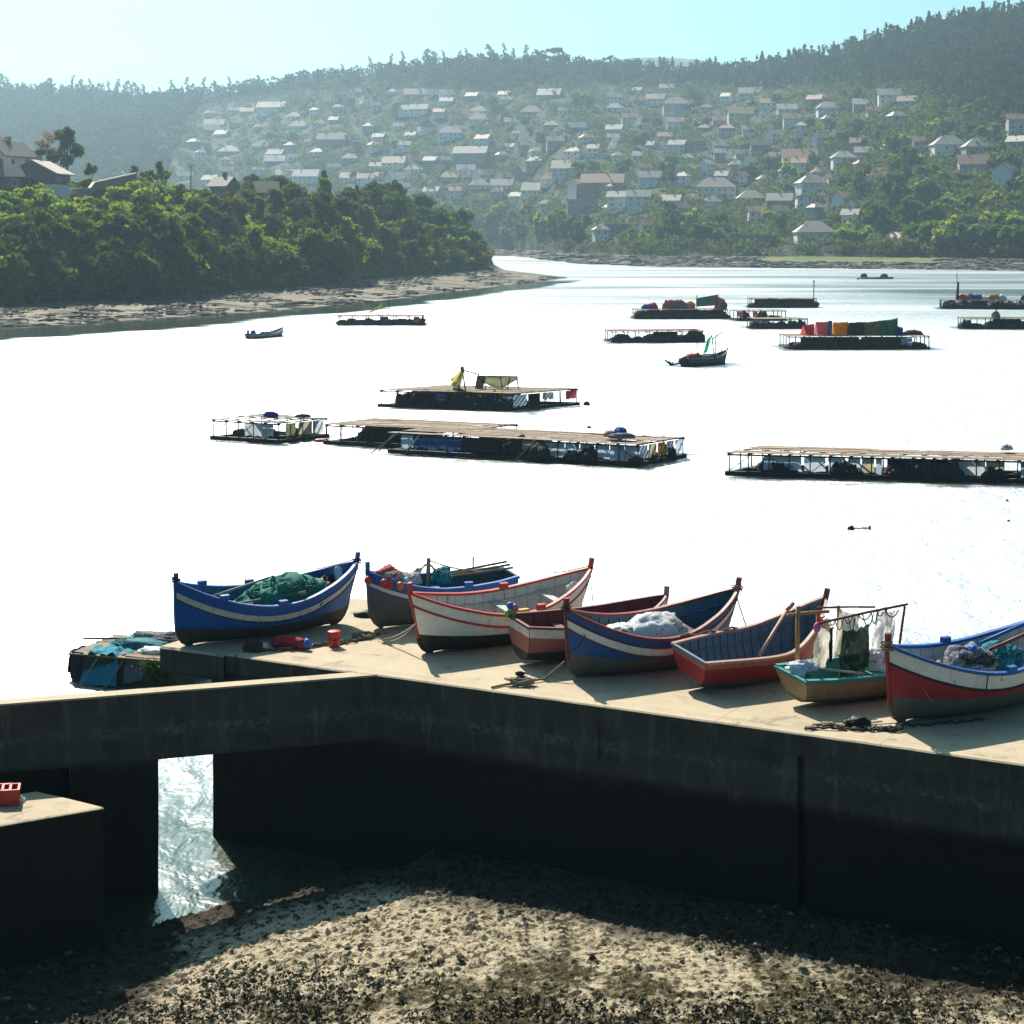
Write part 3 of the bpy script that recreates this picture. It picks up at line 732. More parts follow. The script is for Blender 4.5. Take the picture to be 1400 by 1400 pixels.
for px, d, sc, lab in ((443, 84, 0.95, 'dark conifer with pointed crown, taller of two on the headland crest'), (488, 90, 0.8, 'dark conifer with pointed crown, smaller of two on the headland crest'), (418, 50, 0.6, 'small dark conifer among broadleaf trees on the headland slope')):
    plant('spire', hp(px, d), sc, lab, None)
plant('dark', hp(362, 95), 0.95, 'round dark tree rising over the headland crest beside a tiled roof', None)
plant('dark', hp(385, 90), 0.62, 'smaller dark tree touching the round one on the headland crest', None)
g = at_y(92, 238, 400); plant('dark2', (g.x, g.y, g.z-0.5), 0.86, 'tall dark tree standing behind the gabled house on the headland', None)
plant('pink', at_y(66, 236, 402), 1.05, 'sparse reddish tree between the two headland houses', None)
plant('pink', at_y(6, 238, 388), 0.9, 'brownish sparse tree at the edge of the headland house', None)
plant('umbrella', at_y(48, 232, 395), 0.35, 'small flat topped dark tree beside the headland house', None)
plant('bush2', at_y(126, 240, 400), 0.7, 'low green bush beside the tall dark tree on the headland', None, cat='shrub')
for px, py, sc, key in ((181, 254, 0.42, 'mid2'), (222, 254, 0.5, 'mid2'), (200, 254, 0.42, 'mid')):
    plant(key, at_y(px, py, 425), sc, 'bushy green tree on the headland crest right of the walled house', 'bushy trees on the headland crest')
# ------------------------------------------------------------------ houses
ROOF = {}
def roofmat(key, col, col2):
    t = NT('roof_' + key); v = t.coord('Object'); n = t.noise(v, 0.6, 5, 0.7); s = t.sep(v)
    oi = t.n('ShaderNodeObjectInfo')
    tile = t.n('ShaderNodeTexWave'); tile.inputs['Scale'].default_value = 1.1; tile.inputs['Distortion'].default_value = 0.4; t.l(v, tile.inputs['Vector'])
    c = t.mix(t.ramp(n, [(0.35, 0.0), (0.65, 1.0)]), col, col2)
    c = t.mix(0.25, c, t.ramp(tile.outputs['Fac'], [(0.1, 0.6), (0.6, 1.05)]), 'MULTIPLY')
    c = t.mix(t.math('MULTIPLY', oi.outputs['Random'], 0.25), c, (0.25, 0.2, 0.17))
    ROOF[key] = t.done(t.bsdf(c, 0.60, 0.30, tile.outputs['Fac'], 0.3, 0.08))
for k, a, b in (('white', (0.66, 0.58, 0.48), (0.50, 0.43, 0.35)), ('cream', (0.58, 0.45, 0.34), (0.44, 0.34, 0.26)), ('orange', (0.58, 0.25, 0.12), (0.48, 0.25, 0.15)),
                ('pinkish', (0.54, 0.34, 0.27), (0.42, 0.28, 0.22)), ('grey', (0.46, 0.41, 0.35), (0.33, 0.29, 0.25)), ('brown', (0.14, 0.10, 0.08), (0.10, 0.07, 0.06)), ('red', (0.50, 0.17, 0.11), (0.42, 0.20, 0.15))): roofmat(k, a, b)
WALLC = {'white': worn('wall_white', (0.82, 0.80, 0.76), (0.68, 0.66, 0.61), 0.4, 0.6, 0.9), 'cream': worn('wall_cream', (0.62, 0.55, 0.44), (0.48, 0.42, 0.33), 0.4, 0.6, 0.9),
         'grey': worn('wall_grey', (0.36, 0.35, 0.33), (0.26, 0.25, 0.24), 0.4, 0.6, 0.9), 'brick': worn('wall_brick', (0.30, 0.15, 0.11), (0.22, 0.12, 0.09), 0.4, 0.6, 0.9), 'stone': worn('wall_stone', (0.24, 0.20, 0.17), (0.15, 0.13, 0.11), 0.4, 0.6, 0.9)}
GLASS = NT('window_glass'); GLASS = GLASS.done(GLASS.bsdf((0.03, 0.04, 0.05), 0.15, 0.6))
WMESH = MB().box((-0.5, -0.03, -0.62), (0.5, 0.03, 0.62)).mesh('window', GLASS)
FRM = MB()
for lo, hi in (((-0.6, -0.05, 0.62), (0.6, 0.05, 0.74)), ((-0.6, -0.05, -0.74), (0.6, 0.07, -0.62)), ((-0.6, -0.05, -0.62), (-0.5, 0.05, 0.62)), ((0.5, -0.05, -0.62), (0.6, 0.05, 0.62))): FRM.box(lo, hi)
FRMESH = FRM.mesh('window_frame', WALLC['white'])
def house(loc, yaw, W, D, kind, roof, wall, st, base=3.0, parent_name='house', chim=True, pitch=0.80, eave=0.7):
    h = st*2.8 + 0.3; root = empty(parent_name, loc, yaw)
    w2, d2 = W/2, D/2; mb = MB(); mb.box((-w2, -d2, -base), (w2, d2, h))
    rb = MB(); ov = eave; th = 0.22
    if kind == 'gable':
        rh = d2*pitch
        mb.add([(-w2, -d2, h), (-w2, d2, h), (-w2, 0, h+rh), (w2, -d2, h), (w2, d2, h), (w2, 0, h+rh)], [(0, 1, 2), (4, 3, 5), (0, 2, 5, 3), (2, 1, 4, 5)])
        e = ov*pitch
        for sy in (-1, 1):
            a = [(-w2-ov, sy*(d2+ov), h-e+0.02), (w2+ov, sy*(d2+ov), h-e+0.02), (w2+ov, 0, h+rh+0.03), (-w2-ov, 0, h+rh+0.03)]
            b = [(x, y, z+th) for x, y, z in a]
            rb.add(a+b, [(0, 1, 2, 3), (7, 6, 5, 4), (0, 4, 5, 1), (1, 5, 6, 2), (2, 6, 7, 3), (3, 7, 4, 0)])
    elif kind == 'hip':
        rh = d2*pitch*1.1; r2 = max(0.3, w2-d2*0.95); z0 = h+0.02
        a = [(-w2-ov, -d2-ov, z0), (w2+ov, -d2-ov, z0), (w2+ov, d2+ov, z0), (-w2-ov, d2+ov, z0), (-r2, 0, z0+rh), (r2, 0, z0+rh)]
        a2 = [(x, y, z0-0.2) for x, y, z in a[:4]]
        rb.add(a+a2, [(0, 1, 5, 4), (1, 2, 5), (2, 3, 4, 5), (3, 0, 4), (6, 9, 8, 7), (0, 6, 7, 1), (1, 7, 8, 2), (2, 8, 9, 3), (3, 9, 6, 0)])
    else:
        rb.box((-w2-ov, -d2-ov, h+0.01), (w2+ov, d2+ov, h+0.35))
    mb.build('wall', WALLC[wall], root)
    ro = rb.build('roof', ROOF[roof], root)
    if chim and kind != 'flat':
        cx = w2*rnd.uniform(-0.6, 0.6); MB().box((cx-0.4, 0.2, h+0.4), (cx+0.4, 1.0, h+d2*pitch+1.3)).build('chimney', WALLC['stone'], ro)
    nw = max(2, int(W/3.4))
    for s_ in range(st):
        for i in range(nw):
            if rnd.random() < 0.12: continue
            x = -w2 + W*(i+0.5)/nw; z = s_*2.8 + 1.55
            o = link_mesh('window', WMESH, root, (x, -d2-0.02, z)); f = link_mesh('frame', FRMESH, o)
    return root
# photograph column, roof row, width in px, roof shape, roof colour, wall colour, storeys, turn (degrees)
HS = '''371 142 43 g cream white 2 -12;321 149 15 g white white 1 8;338 150 21 g cream grey 1 -10;287 153 18 h grey white 1 20;292 167 29 g white white 1 0;287 175 25 g white stone 1 25;323 167 20 f white grey 1 0
303 181 22 g white white 1 -30;225 184 38 h cream white 1 10;313 204 32 h white grey 1 -5;357 197 34 h cream cream 1 5;376 208 24 g pinkish white 1 -15;375 217 30 g white stone 1 0;401 213 20 g grey white 1 20
391 236 30 g pinkish white 1 -5;418 237 37 g white white 2 -8;408 170 30 h white white 1 0;392 168 18 g pinkish white 1 20;423 192 18 h cream cream 1 0;401 157 22 h grey white 1 0;250 238 24 g white white 1 25
453 186 42 g brown stone 2 -6;435 167 20 h white white 1 10;457 162 14 g white grey 1 -20;491 124 14 g white grey 1 20;537 124 13 h white white 1 0;570 125 38 g pinkish grey 1 0;591 121 16 f cream white 2 0;612 126 26 g white white 1 10
497 141 10 g white white 1 0;513 142 14 g pinkish white 2 30;556 147 24 g grey white 2 -8;573 146 26 g cream white 2 -8;545 171 14 g pinkish white 1 0;562 183 16 g white white 1 -25;581 177 21 g white white 1 0;616 178 36 h pinkish white 2 0
539 219 34 g orange white 2 -14;514 225 18 g cream white 1 -14;478 240 28 g cream white 1 -10;500 241 24 g orange white 2 -10;518 239 12 g orange white 1 -10;543 240 34 g grey white 2 40;566 229 28 h cream white 1 0;589 217 20 g cream stone 3 -25;607 217 14 g white stone 2 30
614 240 26 h cream grey 1 0;644 204 50 g cream stone 3 -14;646 129 18 g white grey 1 -25;690 127 17 g cream white 1 -25;693 134 18 g pinkish white 1 0;752 126 34 g white grey 1 -14;654 149 26 h pinkish white 1 0;656 160 34 h pinkish white 1 0
701 164 24 g pinkish white 1 0;727 150 34 h pinkish grey 1 0;753 169 21 h white grey 1 0;788 171 28 g white stone 1 24;812 145 16 h pinkish grey 1 0;841 145 26 h white white 1 0;720 196 22 g white grey 1 20;734 205 20 h grey white 1 10;841 174 24 g grey white 1 -20;629 174 16 g grey white 1 10
637 229 26 g grey white 2 0;613 238 22 h cream white 1 0;657 236 22 g grey white 2 50;687 239 22 g grey white 1 50;721 232 32 g cream stone 1 38;777 225 46 g cream white 2 -10;755 241 36 h cream white 1 0;655 250 30 h cream white 1 5;686 250 32 g cream white 1 -4;737 255 48 g cream white 1 -10
825 243 62 g orange brick 3 -8;789 249 24 g cream white 3 50;796 269 44 f grey grey 3 0;776 277 18 g cream stone 1 10;845 266 28 g grey white 3 -18;874 265 34 g grey white 3 -6;890 239 32 g grey white 2 -4;919 271 28 g cream grey 1 -20;946 270 32 h cream white 1 0
980 250 58 h cream white 2 -4;843 303 38 f white stone 2 0;822 312 22 h grey white 2 10;883 306 17 g cream white 1 20;974 273 26 h grey white 1 0;872 122 12 g pinkish white 1 -20;912 118 20 g white white 1 -5;875 135 18 g cream grey 1 0;897 132 26 g pinkish white 2 -10
925 138 38 h cream cream 3 0;917 148 16 f cream white 2 0;966 145 16 h pinkish grey 1 0;1027 124 32 g grey white 1 -10;1013 151 36 g orange cream 2 0;986 162 24 g red grey 1 0;927 195 24 g grey white 2 -20;909 197 18 g grey white 1 30;890 197 10 g white grey 1 -20
952 192 26 f brown stone 2 0;966 222 16 g white white 3 50;1040 195 28 g brown stone 2 0;1031 219 28 g grey white 1 25;1008 223 22 h cream grey 1 0;1052 138 24 g white white 2 -10;1077 146 28 g white white 2 -4;1116 133 22 g red stone 1 -30;1134 144 33 h white white 2 0
1182 139 30 g white grey 1 -6;1218 126 33 g grey white 2 -6;1243 135 28 g pinkish white 1 -20;1095 210 50 g orange white 2 -6;1155 212 34 h white white 2 0;1184 205 28 g white grey 1 -12;1300 193 48 h grey white 2 0;1341 196 44 h grey grey 2 0;1337 219 50 g red cream 2 -6
1378 229 42 g brown white 2 60;1394 190 28 g grey cream 2 -40;1391 160 26 g orange cream 3 0;1205 236 42 h orange white 1 0;1112 246 42 h cream white 2 10;1153 267 28 g orange white 2 50;1107 265 36 f grey white 2 0;1068 270 36 g grey stone 2 -14;1028 267 40 h cream grey 1 0
1030 315 66 f cream stone 2 -4;1116 312 56 h cream white 2 0;1228 324 17 g red white 1 -40;706 181 14 h grey white 1 0;1060 212 16 g cream white 1 0;1075 232 20 h grey white 1 0;1140 243 16 g grey white 1 0;478 214 24 h pinkish grey 1 0;455 226 18 g white white 1 20;770 150 14 g grey white 1 0;940 214 18 h grey white 1 0'''
rx_ = random.Random(77); extra = []
hs0 = [s.split() for s in HS.replace('\n', ';').split(';')]; taken = [(float(a[0]), float(a[1]), float(a[2])) for a in hs0]
while len(extra) < 78:
    px = rx_.uniform(255, 1260); py = rx_.uniform(128, 292)
    if px < 520 and py > 246: continue
    if px < 700 and py > 262: continue
    if px > 1130 and 150 < py < 190: continue
    if px > 1180 and py > 215: continue
    if px > 1000 and py < 150: py += 12
    w_ = rx_.uniform(13, 26)
    if any(abs(px-x) < (w_+w)*0.62 and abs(py-y) < 10 for x, y, w in taken): continue
    taken.append((px, py, w_)); extra.append('%d %d %d %s %s %s %d %d' % (px, py, w_, rx_.choice('ghhg'), rx_.choice(['cream', 'orange', 'pinkish', 'white', 'cream', 'red', 'grey', 'pinkish', 'orange']), rx_.choice(['white', 'white', 'cream', 'white', 'grey']), rx_.choice([1, 2, 2]), rx_.uniform(-35, 35)))
HS += ';' + ';'.join(extra)
KN = {'g': 'gable', 'h': 'hip', 'f': 'flat'}
rows_h = []
for k_, s in enumerate(HS.replace('\n', ';').split(';')):
    a = s.split()
    if a[4] == 'white' and k_ % 3 == 1: a[4] = 'cream'
    if a[4] == 'cream' and k_ % 4 == 2: a[4] = 'orange'
    rows_h.append((float(a[0]), float(a[1]), float(a[2]), KN[a[3]], a[4], a[5], int(a[6]), float(a[7])))
def band(py): return 'just under the hilltop forest' if py < 152 else 'in the upper village' if py < 190 else 'in the middle of the village' if py < 232 else 'in the lower village' if py < 285 else 'close to the far shore'
def side(px): return 'far left' if px < 420 else 'left' if px < 600 else 'centre left' if px < 760 else 'centre' if px < 920 else 'centre right' if px < 1080 else 'right' if px < 1230 else 'far right'
info = []
house_spots = []
for px, py, wpx, kind, roof, wall, st, yaw in rows_h:
    p, s = hill_at(px, py + wpx*0.15); hh = st*2.8
    # drop the ground point until the eaves stand at the roof's row
    for _ in range(6):
        want = py + wpx*0.10 + hh*F/p.y
        p, s = hill_at(px, want)
    W = wpx*F**-1*p.y*0.92; D = min(12.0, max(6.0, W*0.68))
    if kind == 'flat': D = min(D, 9)
    o = house((p.x, p.y + D/2, p.z-0.2), R(yaw), W, D, kind, roof, wall, st)
    house_spots.append((px, want, wpx, p.y))
    size = 'small' if wpx < 20 else 'large' if wpx > 40 else ''
    desc = '%s %s house with %s %s roof' % (size, {'stone': 'dark walled', 'brick': 'brick walled', 'grey': 'grey walled', 'white': 'white walled', 'cream': 'cream walled'}[wall], roof, {'gable': 'pitched', 'hip': 'hipped', 'flat': 'flat'}[kind])
    info.append([o, px, desc.strip(), band(py), side(px)])
from collections import defaultdict
byl = defaultdict(list)
for it in info: byl[(it[2], it[3], it[4])].append(it)
ORD = ['leftmost', 'second from left', 'third from left', 'fourth from left', 'fifth from left', 'sixth from left', 'seventh from left', 'eighth from left', 'ninth from left']
for (desc, bd, sd_), its in byl.items():
    its.sort(key=lambda i: i[1])
    for k, it in enumerate(its):
        lab = '%s, %s, %s' % (desc, bd, sd_)
        if len(its) > 1: lab = '%s, %s %s, %s' % (desc, ORD[k] if k < len(its)-1 or k == 0 else 'rightmost', sd_, bd)
        if len(lab.split()) > 16: lab = lab.replace('just under the hilltop forest', 'under the forest').replace('in the middle of the village', 'mid village')
        tag(it[0], lab, 'house', 'houses on the far hillside')

# houses on the headland
p = at_y(10, 240, 388); o = house((p.x, p.y, p.z-1.6), R(64), 9.0, 6.8, 'gable', 'brown', 'white', 2, 10, pitch=0.80)
tag(o, 'white two storey house with steep brown gable, at the left edge of the headland', 'house')
p = at_y(50, 253, 372); o = house((p.x, p.y+3, p.z-0.6), R(82), 8.0, 9.6, 'gable', 'cream', 'stone', 1, 8, pitch=0.50, eave=0.9)
fwm = MB().box((-1.4, -0.06, 0.6), (1.4, 0.06, 2.2)).build('window', GLASS, o, (-4.02, 2.6, 0.2), R(90)); MB().box((-1.7, -0.05, 0.2), (1.7, 0.05, 0.58)).build('sill', WALLC['cream'], fwm)
tag(o, 'low gabled house with pale roof edge and windowed front on the headland', 'house')
p = at_y(306, 256, 448); o = house((p.x, p.y, p.z-2.6), R(-30), 5.0, 4.6, 'gable', 'brown', 'stone', 1, 8)
tag(o, 'dark tiled house half hidden among trees on the headland crest', 'house')
p = at_y(350, 264, 450); o = house((p.x, p.y, p.z-2.8), R(10), 10, 6, 'gable', 'brown', 'stone', 1, 8)
tag(o, 'long brown roofed house sunk in foliage on the headland crest', 'house')
p = at_y(2, 254, 362); o = house((p.x, p.y, p.z-1), R(40), 6, 5, 'gable', 'brown', 'stone', 1, 8)
tag(o, 'dark shed at the left edge of the headland below the gabled house', 'shed')
def freewall(name, pts, h, th, mat, label, cap=None):
    root = empty(name, pts[0], 0, label, 'wall'); mb = MB(); cb = MB(); o0 = Vector(pts[0])
    for a, b in zip(pts[:-1], pts[1:]):
        a = Vector(a)-o0; b = Vector(b)-o0; up = Vector((0, 0, 1)); d = (b-a); s = Vector((-d.y, d.x, 0)).normalized()*th/2
        vs = [a-s-up*1.2, b-s-up*1.2, b+s-up*1.2, a+s-up*1.2, a-s+up*h, b-s+up*h, b+s+up*h, a+s+up*h]
        mb.add(vs, [(0, 3, 2, 1), (4, 5, 6, 7), (0, 1, 5, 4), (1, 2, 6, 5), (2, 3, 7, 6), (3, 0, 4, 7)])
        s2 = s*1.5
        vs = [a-s2+up*(h+0.01), b-s2+up*(h+0.01), b+s2+up*(h+0.01), a+s2+up*(h+0.01), a-s2+up*(h+0.28), b-s2+up*(h+0.28), b+s2+up*(h+0.28), a+s2+up*(h+0.28)]
        cb.add(vs, [(0, 3, 2, 1), (4, 5, 6, 7), (0, 1, 5, 4), (1, 2, 6, 5), (2, 3, 7, 6), (3, 0, 4, 7)])
    mb.build('wall', mat, root); cb.build('coping', cap or mat, root)
freewall('garden_wall', [at_y(60, 262, 362), at_y(95, 263, 362)], 1.2, 0.3, WALLC['white'], 'white garden wall below the gabled house on the headland')
freewall('boundary_wall', [at_y(96, 262, 364), at_y(122, 262, 364), at_y(128, 254, 372), at_y(186, 241, 392)], 0.5, 0.4, WALLC['stone'], 'dark boundary wall with sunlit top climbing the headland crest', WALLC['cream'])
mb = MB(); r0 = empty('utility_pole', at_y(261, 252, 440), 0, 'single bare pole sticking up out of the headland trees', 'pole')
mb.tube([(0, 0, -3), (0, 0, 4.6)], [0.16, 0.11], 6); mb.build('pole', BARK, r0)
MB().bar((-0.7, 0, 4.2), (0.7, 0, 4.2), 0.12).build('crossarm', BARK, r0)

# ------------------------------------------------------------------ trees of the far hillside
LOWP = {}
def proto_low(key, *a, **k): PROTO[key] = [make_tree(*a, **k), False]
proto_low('fdark', 'broadleaf_tree', 'broad', 31, L_DARK, 10, 5.6, leafsize=0.7, nlobe=8, per=7, leaf_per=16)
proto_low('fmid', 'broadleaf_tree', 'broad', 32, L_MID, 9, 5.2, leafsize=0.7, nlobe=8, per=7, leaf_per=16)
proto_low('flight', 'broadleaf_tree', 'broad', 33, L_LIGHT, 9, 5.0, leafsize=0.7, nlobe=8, per=7, leaf_per=16)
proto_low('ftall', 'broadleaf_tree', 'tall', 34, L_DARK, 12, 4.4, leafsize=0.7, nlobe=8, per=7, leaf_per=16)
FADJ = {'fdark': 'dark green round tree', 'fmid': 'mid green round tree', 'flight': 'bright green round tree', 'ftall': 'tall dark green tree'}
def fartree(key, px, py, sc, sz=None):
    p, s = hill_at(px, py)
    lab = '%s %s' % (FADJ[key], 'along the far shore' if py > 305 else 'among the houses of the far village' if px < 1170 else 'on the wooded slope at the right')
    return plant(key, (p.x, p.y, p.z-0.4), sc, lab, lab.replace('tree', 'trees', 1), sz)
rt = random.Random(5)
def clear(px, py, r, low=18):
    """true where no house front would be hidden"""
    for hx, hy, hw, hY in house_spots:
        if abs(px-hx) < hw*0.5 + r*0.6 and hy - 2 < py < hy + low: return False
    return True
# big dark trees on the shore, left of centre
for px, py, k, sc, sz in ((690, 337, 'fmid', 1.3, 1.5), (712, 338, 'fdark', 1.3, 1.6), (735, 338, 'ftall', 1.5, 1.6), (758, 338, 'fdark', 1.5, 1.9), (778, 338, 'fdark', 1.4, 1.8), (797, 338, 'ftall', 1.3, 1.3), (744, 330, 'flight', 1.3, 1.9), (700, 318, 'fmid', 1.4, 1.7), (672, 318, 'fmid', 1.4, 1.6), (640, 310, 'fmid', 1.3, 1.4), (765, 318, 'fmid', 1.2, 1.5), (722, 300, 'fdark', 1.1, 1.1), (680, 296, 'flight', 1.1, 1.1), (612, 296, 'fmid', 1.2, 1.2), (588, 282, 'fmid', 1.1, 1.1),
                         (800, 330, 'flight', 0.6, 0.7), (862, 332, 'fmid', 0.75, 0.8), (880, 335, 'flight', 0.7, 0.75), (900, 334, 'fdark', 0.9, 1.0), (918, 332, 'fdark', 1.3, 1.5), (940, 334, 'flight', 1.0, 1.1), (960, 337, 'fdark', 1.3, 1.2), (983, 337, 'fmid', 1.1, 1.0), (915, 306, 'fdark', 1.0, 1.2), (945, 310, 'flight', 1.0, 1.0), (985, 318, 'fdark', 1.1, 1.1), (1068, 320, 'fdark', 1.0, 1.1), (1052, 306, 'flight', 0.9, 0.9),
                         (1160, 338, 'flight', 1.1, 1.2), (1180, 336, 'flight', 1.0, 1.0), (1194, 342, 'flight', 0.55, 0.8), (1200, 322, 'fdark', 1.3, 1.6), (1218, 300, 'ftall', 1.3, 1.5), (1186, 300, 'fmid', 0.9, 1.0), (1250, 336, 'fmid', 1.0, 1.1), (1268, 340, 'fmid', 1.2, 1.3), (1290, 344, 'flight', 1.3, 1.4), (1312, 346, 'fdark', 1.3, 1.4), (1335, 347, 'fmid', 1.3, 1.4), (1358, 348, 'fdark', 1.3, 1.4), (1380, 349, 'fmid', 1.3, 1.4), (1402, 350, 'fdark', 1.3, 1.4), (1430, 350, 'fmid', 1.4, 1.4),
                         (1300, 326, 'flight', 1.1, 1.1), (1322, 322, 'fmid', 1.1, 1.1), (1345, 318, 'flight', 1.1, 1.0), (1370, 316, 'fmid', 1.1, 1.0), (1392, 318, 'flight', 1.1, 1.0), (1272, 316, 'fdark', 1.2, 1.3), (1245, 310, 'fdark', 1.3, 1.4), (1385, 290, 'fmid', 1.1, 1.0), (1355, 288, 'flight', 1.0, 1.0), (1325, 292, 'fmid', 1.1, 1.0), (1298, 290, 'flight', 1.0, 1.0), (1265, 284, 'fdark', 1.3, 1.4), (1235, 276, 'ftall', 1.3, 1.4), (1212, 268, 'fdark', 1.1, 1.2), (1180, 266, 'ftall', 1.1, 1.2), (1240, 236, 'fdark', 1.3, 1.4), (1222, 214, 'fdark', 1.2, 1.3), (1260, 250, 'fmid', 1.0, 1.0), (1290, 256, 'fmid', 1.0, 1.0), (1320, 258, 'fdark', 0.9, 0.9), (1400, 262, 'fmid', 1.0, 0.9), (906, 250, 'fdark', 1.4, 1.3), (1050, 240, 'fdark', 1.3, 1.2), (1022, 246, 'fdark', 1.2, 1.0), (1080, 248, 'flight', 1.1, 1.2)):
    fartree(k, px, py, sc, sz)
n_t = 0
while n_t < 185:
    px = rt.uniform(170, 1430); py = rt.uniform(140, 285)
    if px < 480 and py > 262: continue
    if not clear(px, py, 14): continue
    if px > 1180 and rt.random() < 0.25: continue
    k = rt.choice(['fdark', 'fmid', 'fdark', 'fmid', 'flight', 'ftall'])
    sc = rt.uniform(0.65, 1.15); fartree(k, px, py, sc, sc*rt.uniform(0.85, 1.15)); n_t += 1
# eucalyptus and pines one can tell apart on the skyline
def ridge(px, s=0.985):
    X, Y, z, _ = hill(px, s); return Vector((float(X), float(Y), float(z)))
for px in np.concatenate([np.linspace(-30, 130, 24), np.linspace(140, 345, 26), np.linspace(440, 735, 20)]):
    px = float(px) + rt.uniform(-4, 4); k = rt.choice(['gum', 'gum2'])
    plant(k, ridge(px, rt.uniform(0.96, 1.0)), rt.uniform(0.55, 1.05), 'thin eucalyptus tree standing against the sky on the ridge', 'eucalyptus trees along the skyline')
plant('umbrella', ridge(757, 0.99), 1.25, 'large round pine crown highest on the middle of the skyline', None)
plant('umbrella', ridge(800, 0.99), 0.62, 'small flat umbrella pine on the skyline right of the round pine', None)
for px, sc in ((1270, 0.95), (1246, 0.8), (1284, 0.8), (1200, 0.8), (1042, 0.9), (970, 0.8), (1318, 0.8), (1140, 0.7), (1080, 0.7)):
    plant('spire', ridge(px, 0.995), sc*1.1, 'pointed conifer on the skyline of the right hand hill', 'conifers on the right hand skyline')
# the wood that covers the upper slopes, and undergrowth below it
def wood(name, n, fn, size, quads, seed, mat, Hm, rxm):
    rs = np.random.RandomState(seed); Vs = []; 
    for i in range(n):
        p, hs, shape = fn(rs); H = Hm*hs; rx = rxm*hs
        nq = quads; 
        if shape == 'c':
            f = rs.rand(nq)**1.3; a = rs.rand(nq)*2*PI; r = rx*0.62*(1-f)*np.sqrt(rs.rand(nq)); C = np.stack([r*np.cos(a), r*np.sin(a), H*(0.1+0.95*f)], 1)
        else:
            d = rs.normal(size=(nq, 3)); d /= np.linalg.norm(d, axis=1)[:, None]; k = 0.65+0.4*rs.rand(nq)
            C = d*k[:, None]*np.array([rx, rx, H*0.42]); C[:, 2] += H*0.52; C[:, :2] += 0.25*rx*np.sin(C[:, 2:3]*1.3+i)
        C = C + np.array(p); a = rs.normal(size=(nq, 3)); a /= np.linalg.norm(a, axis=1)[:, None]; b = np.cross(rs.normal(size=(nq, 3)), a); b /= np.linalg.norm(b, axis=1)[:, None]
        s = size*(0.6+0.8*rs.rand(nq))[:, None]*hs
        Vs.append(np.stack([C-a*s, C-b*s*0.8, C+a*s, C+b*s*0.8], 1).reshape(-1, 3))
    V = np.concatenate(Vs); fcs = np.arange(len(V)).reshape(-1, 4)
    return tag(link_mesh(name, np_mesh(name, V, fcs, mat)), kind='stuff')
def upper(rs):
    while True:
        px = rs.uniform(-60, 1450); s = rs.rand()
        X, Y, z, _ = hill(px, s); py = HOR-(z-CAMZ)*F/Y
        lim = itp(px, [-60, 180, 270, 360, 500, 700, 850, 1000, 1150, 1260, 1300, 1450], [400, 300, 140, 128, 112, 114, 112, 120, 118, 125, 150, 175])
        if py < lim + rs.uniform(-4, 4): return (float(X), float(Y), float(z)-1), rs.uniform(0.7, 1.25), ('c' if px > 880 and rs.rand() < 0.6 else 'r')
L_WOOD = leafmat('leaf_wood', (0.022, 0.040, 0.018), (0.035, 0.055, 0.022), 0.22, 0.02)
L_VILL = leafmat('leaf_undergrowth', (0.045, 0.070, 0.024), (0.08, 0.105, 0.034), 0.35, 0.015)
wood('hilltop_forest', 5200, upper, 1.15, 44, 41, L_WOOD, 11, 4.2)
def lower(rs):
    while True:
        px = rs.uniform(150, 1450); s = rs.rand()**1.1*0.95
        X, Y, z, _ = hill(px, s); py = HOR-(z-CAMZ)*F/Y
        lim = itp(px, [150, 270, 360, 500, 700, 850, 1000, 1150, 1260, 1300, 1450], [150, 132, 120, 108, 108, 108, 112, 112, 118, 125, 150])
        if py < lim: continue
        if not clear(px, py, 4, 7): continue
        big = rs.rand() < (0.5 if px > 1150 else 0.22)
        return (float(X), float(Y), float(z)-0.5), (rs.uniform(0.75, 1.2) if big else rs.uniform(0.3, 0.6)), 'r'
wood('hillside_undergrowth', 8500, lower, 0.9, 40, 43, L_VILL, 7.0, 4.4)
def under(rs):
    while True:
        px = rs.uniform(-60, 668); d = rs.uniform(0, 130); dl = float(itp(px, LX, LDL))
        if d > dl*1.7: continue
        if px < 240 and d > 58 and rs.rand() < 0.75: continue
        X, Y, z = head(px, d); return (float(X), float(Y), float(z)-0.3), rs.uniform(0.6, 1.3), 'r'
wood('headland_undergrowth', 1500, under, 0.42, 90, 44, leafmat('leaf_bramble', (0.065, 0.11, 0.02), (0.12, 0.165, 0.03), 0.5, 0.08), 2.6, 2.4)
# power lines glinting on the slope
WIRE = NT('cable_metal'); WIRE = WIRE.done(WIRE.bsdf((0.65, 0.65, 0.63), 0.3, 0.5, metal=1.0))
def cable(pts, label):
    mb = MB(); a, b = [hill_at(*p)[0] + Vector((0, 0, 9)) for p in pts]
    pl = empty('power_line', a, 0, label, 'power line')
    for k in range(3):
        off = Vector((k*1.6, 0, 0)); L = [(a + (b-a)*f + off - Vector((0, 0, 5.5*4*f*(1-f))) - a) for f in [i/14 for i in range(15)]]
        MB().tube(L, 0.10, 4).build('cable', WIRE, pl)
    for p in (a, b):
        mb = MB(); mb.tube([p-a+Vector((1.6, 0, -10)), p-a+Vector((1.6, 0, 0.6))], [0.2, 0.14], 5); mb.bar(p-a+Vector((-0.5, 0, 0)), p-a+Vector((3.7, 0, 0)), 0.18); mb.build('pole', BARK, pl)
cable(((873, 176), (843, 200)), 'glinting power cables, upper span across the wooded gully')
cable(((841, 202), (808, 236)), 'glinting power cables, lower span down to the red roofed block')
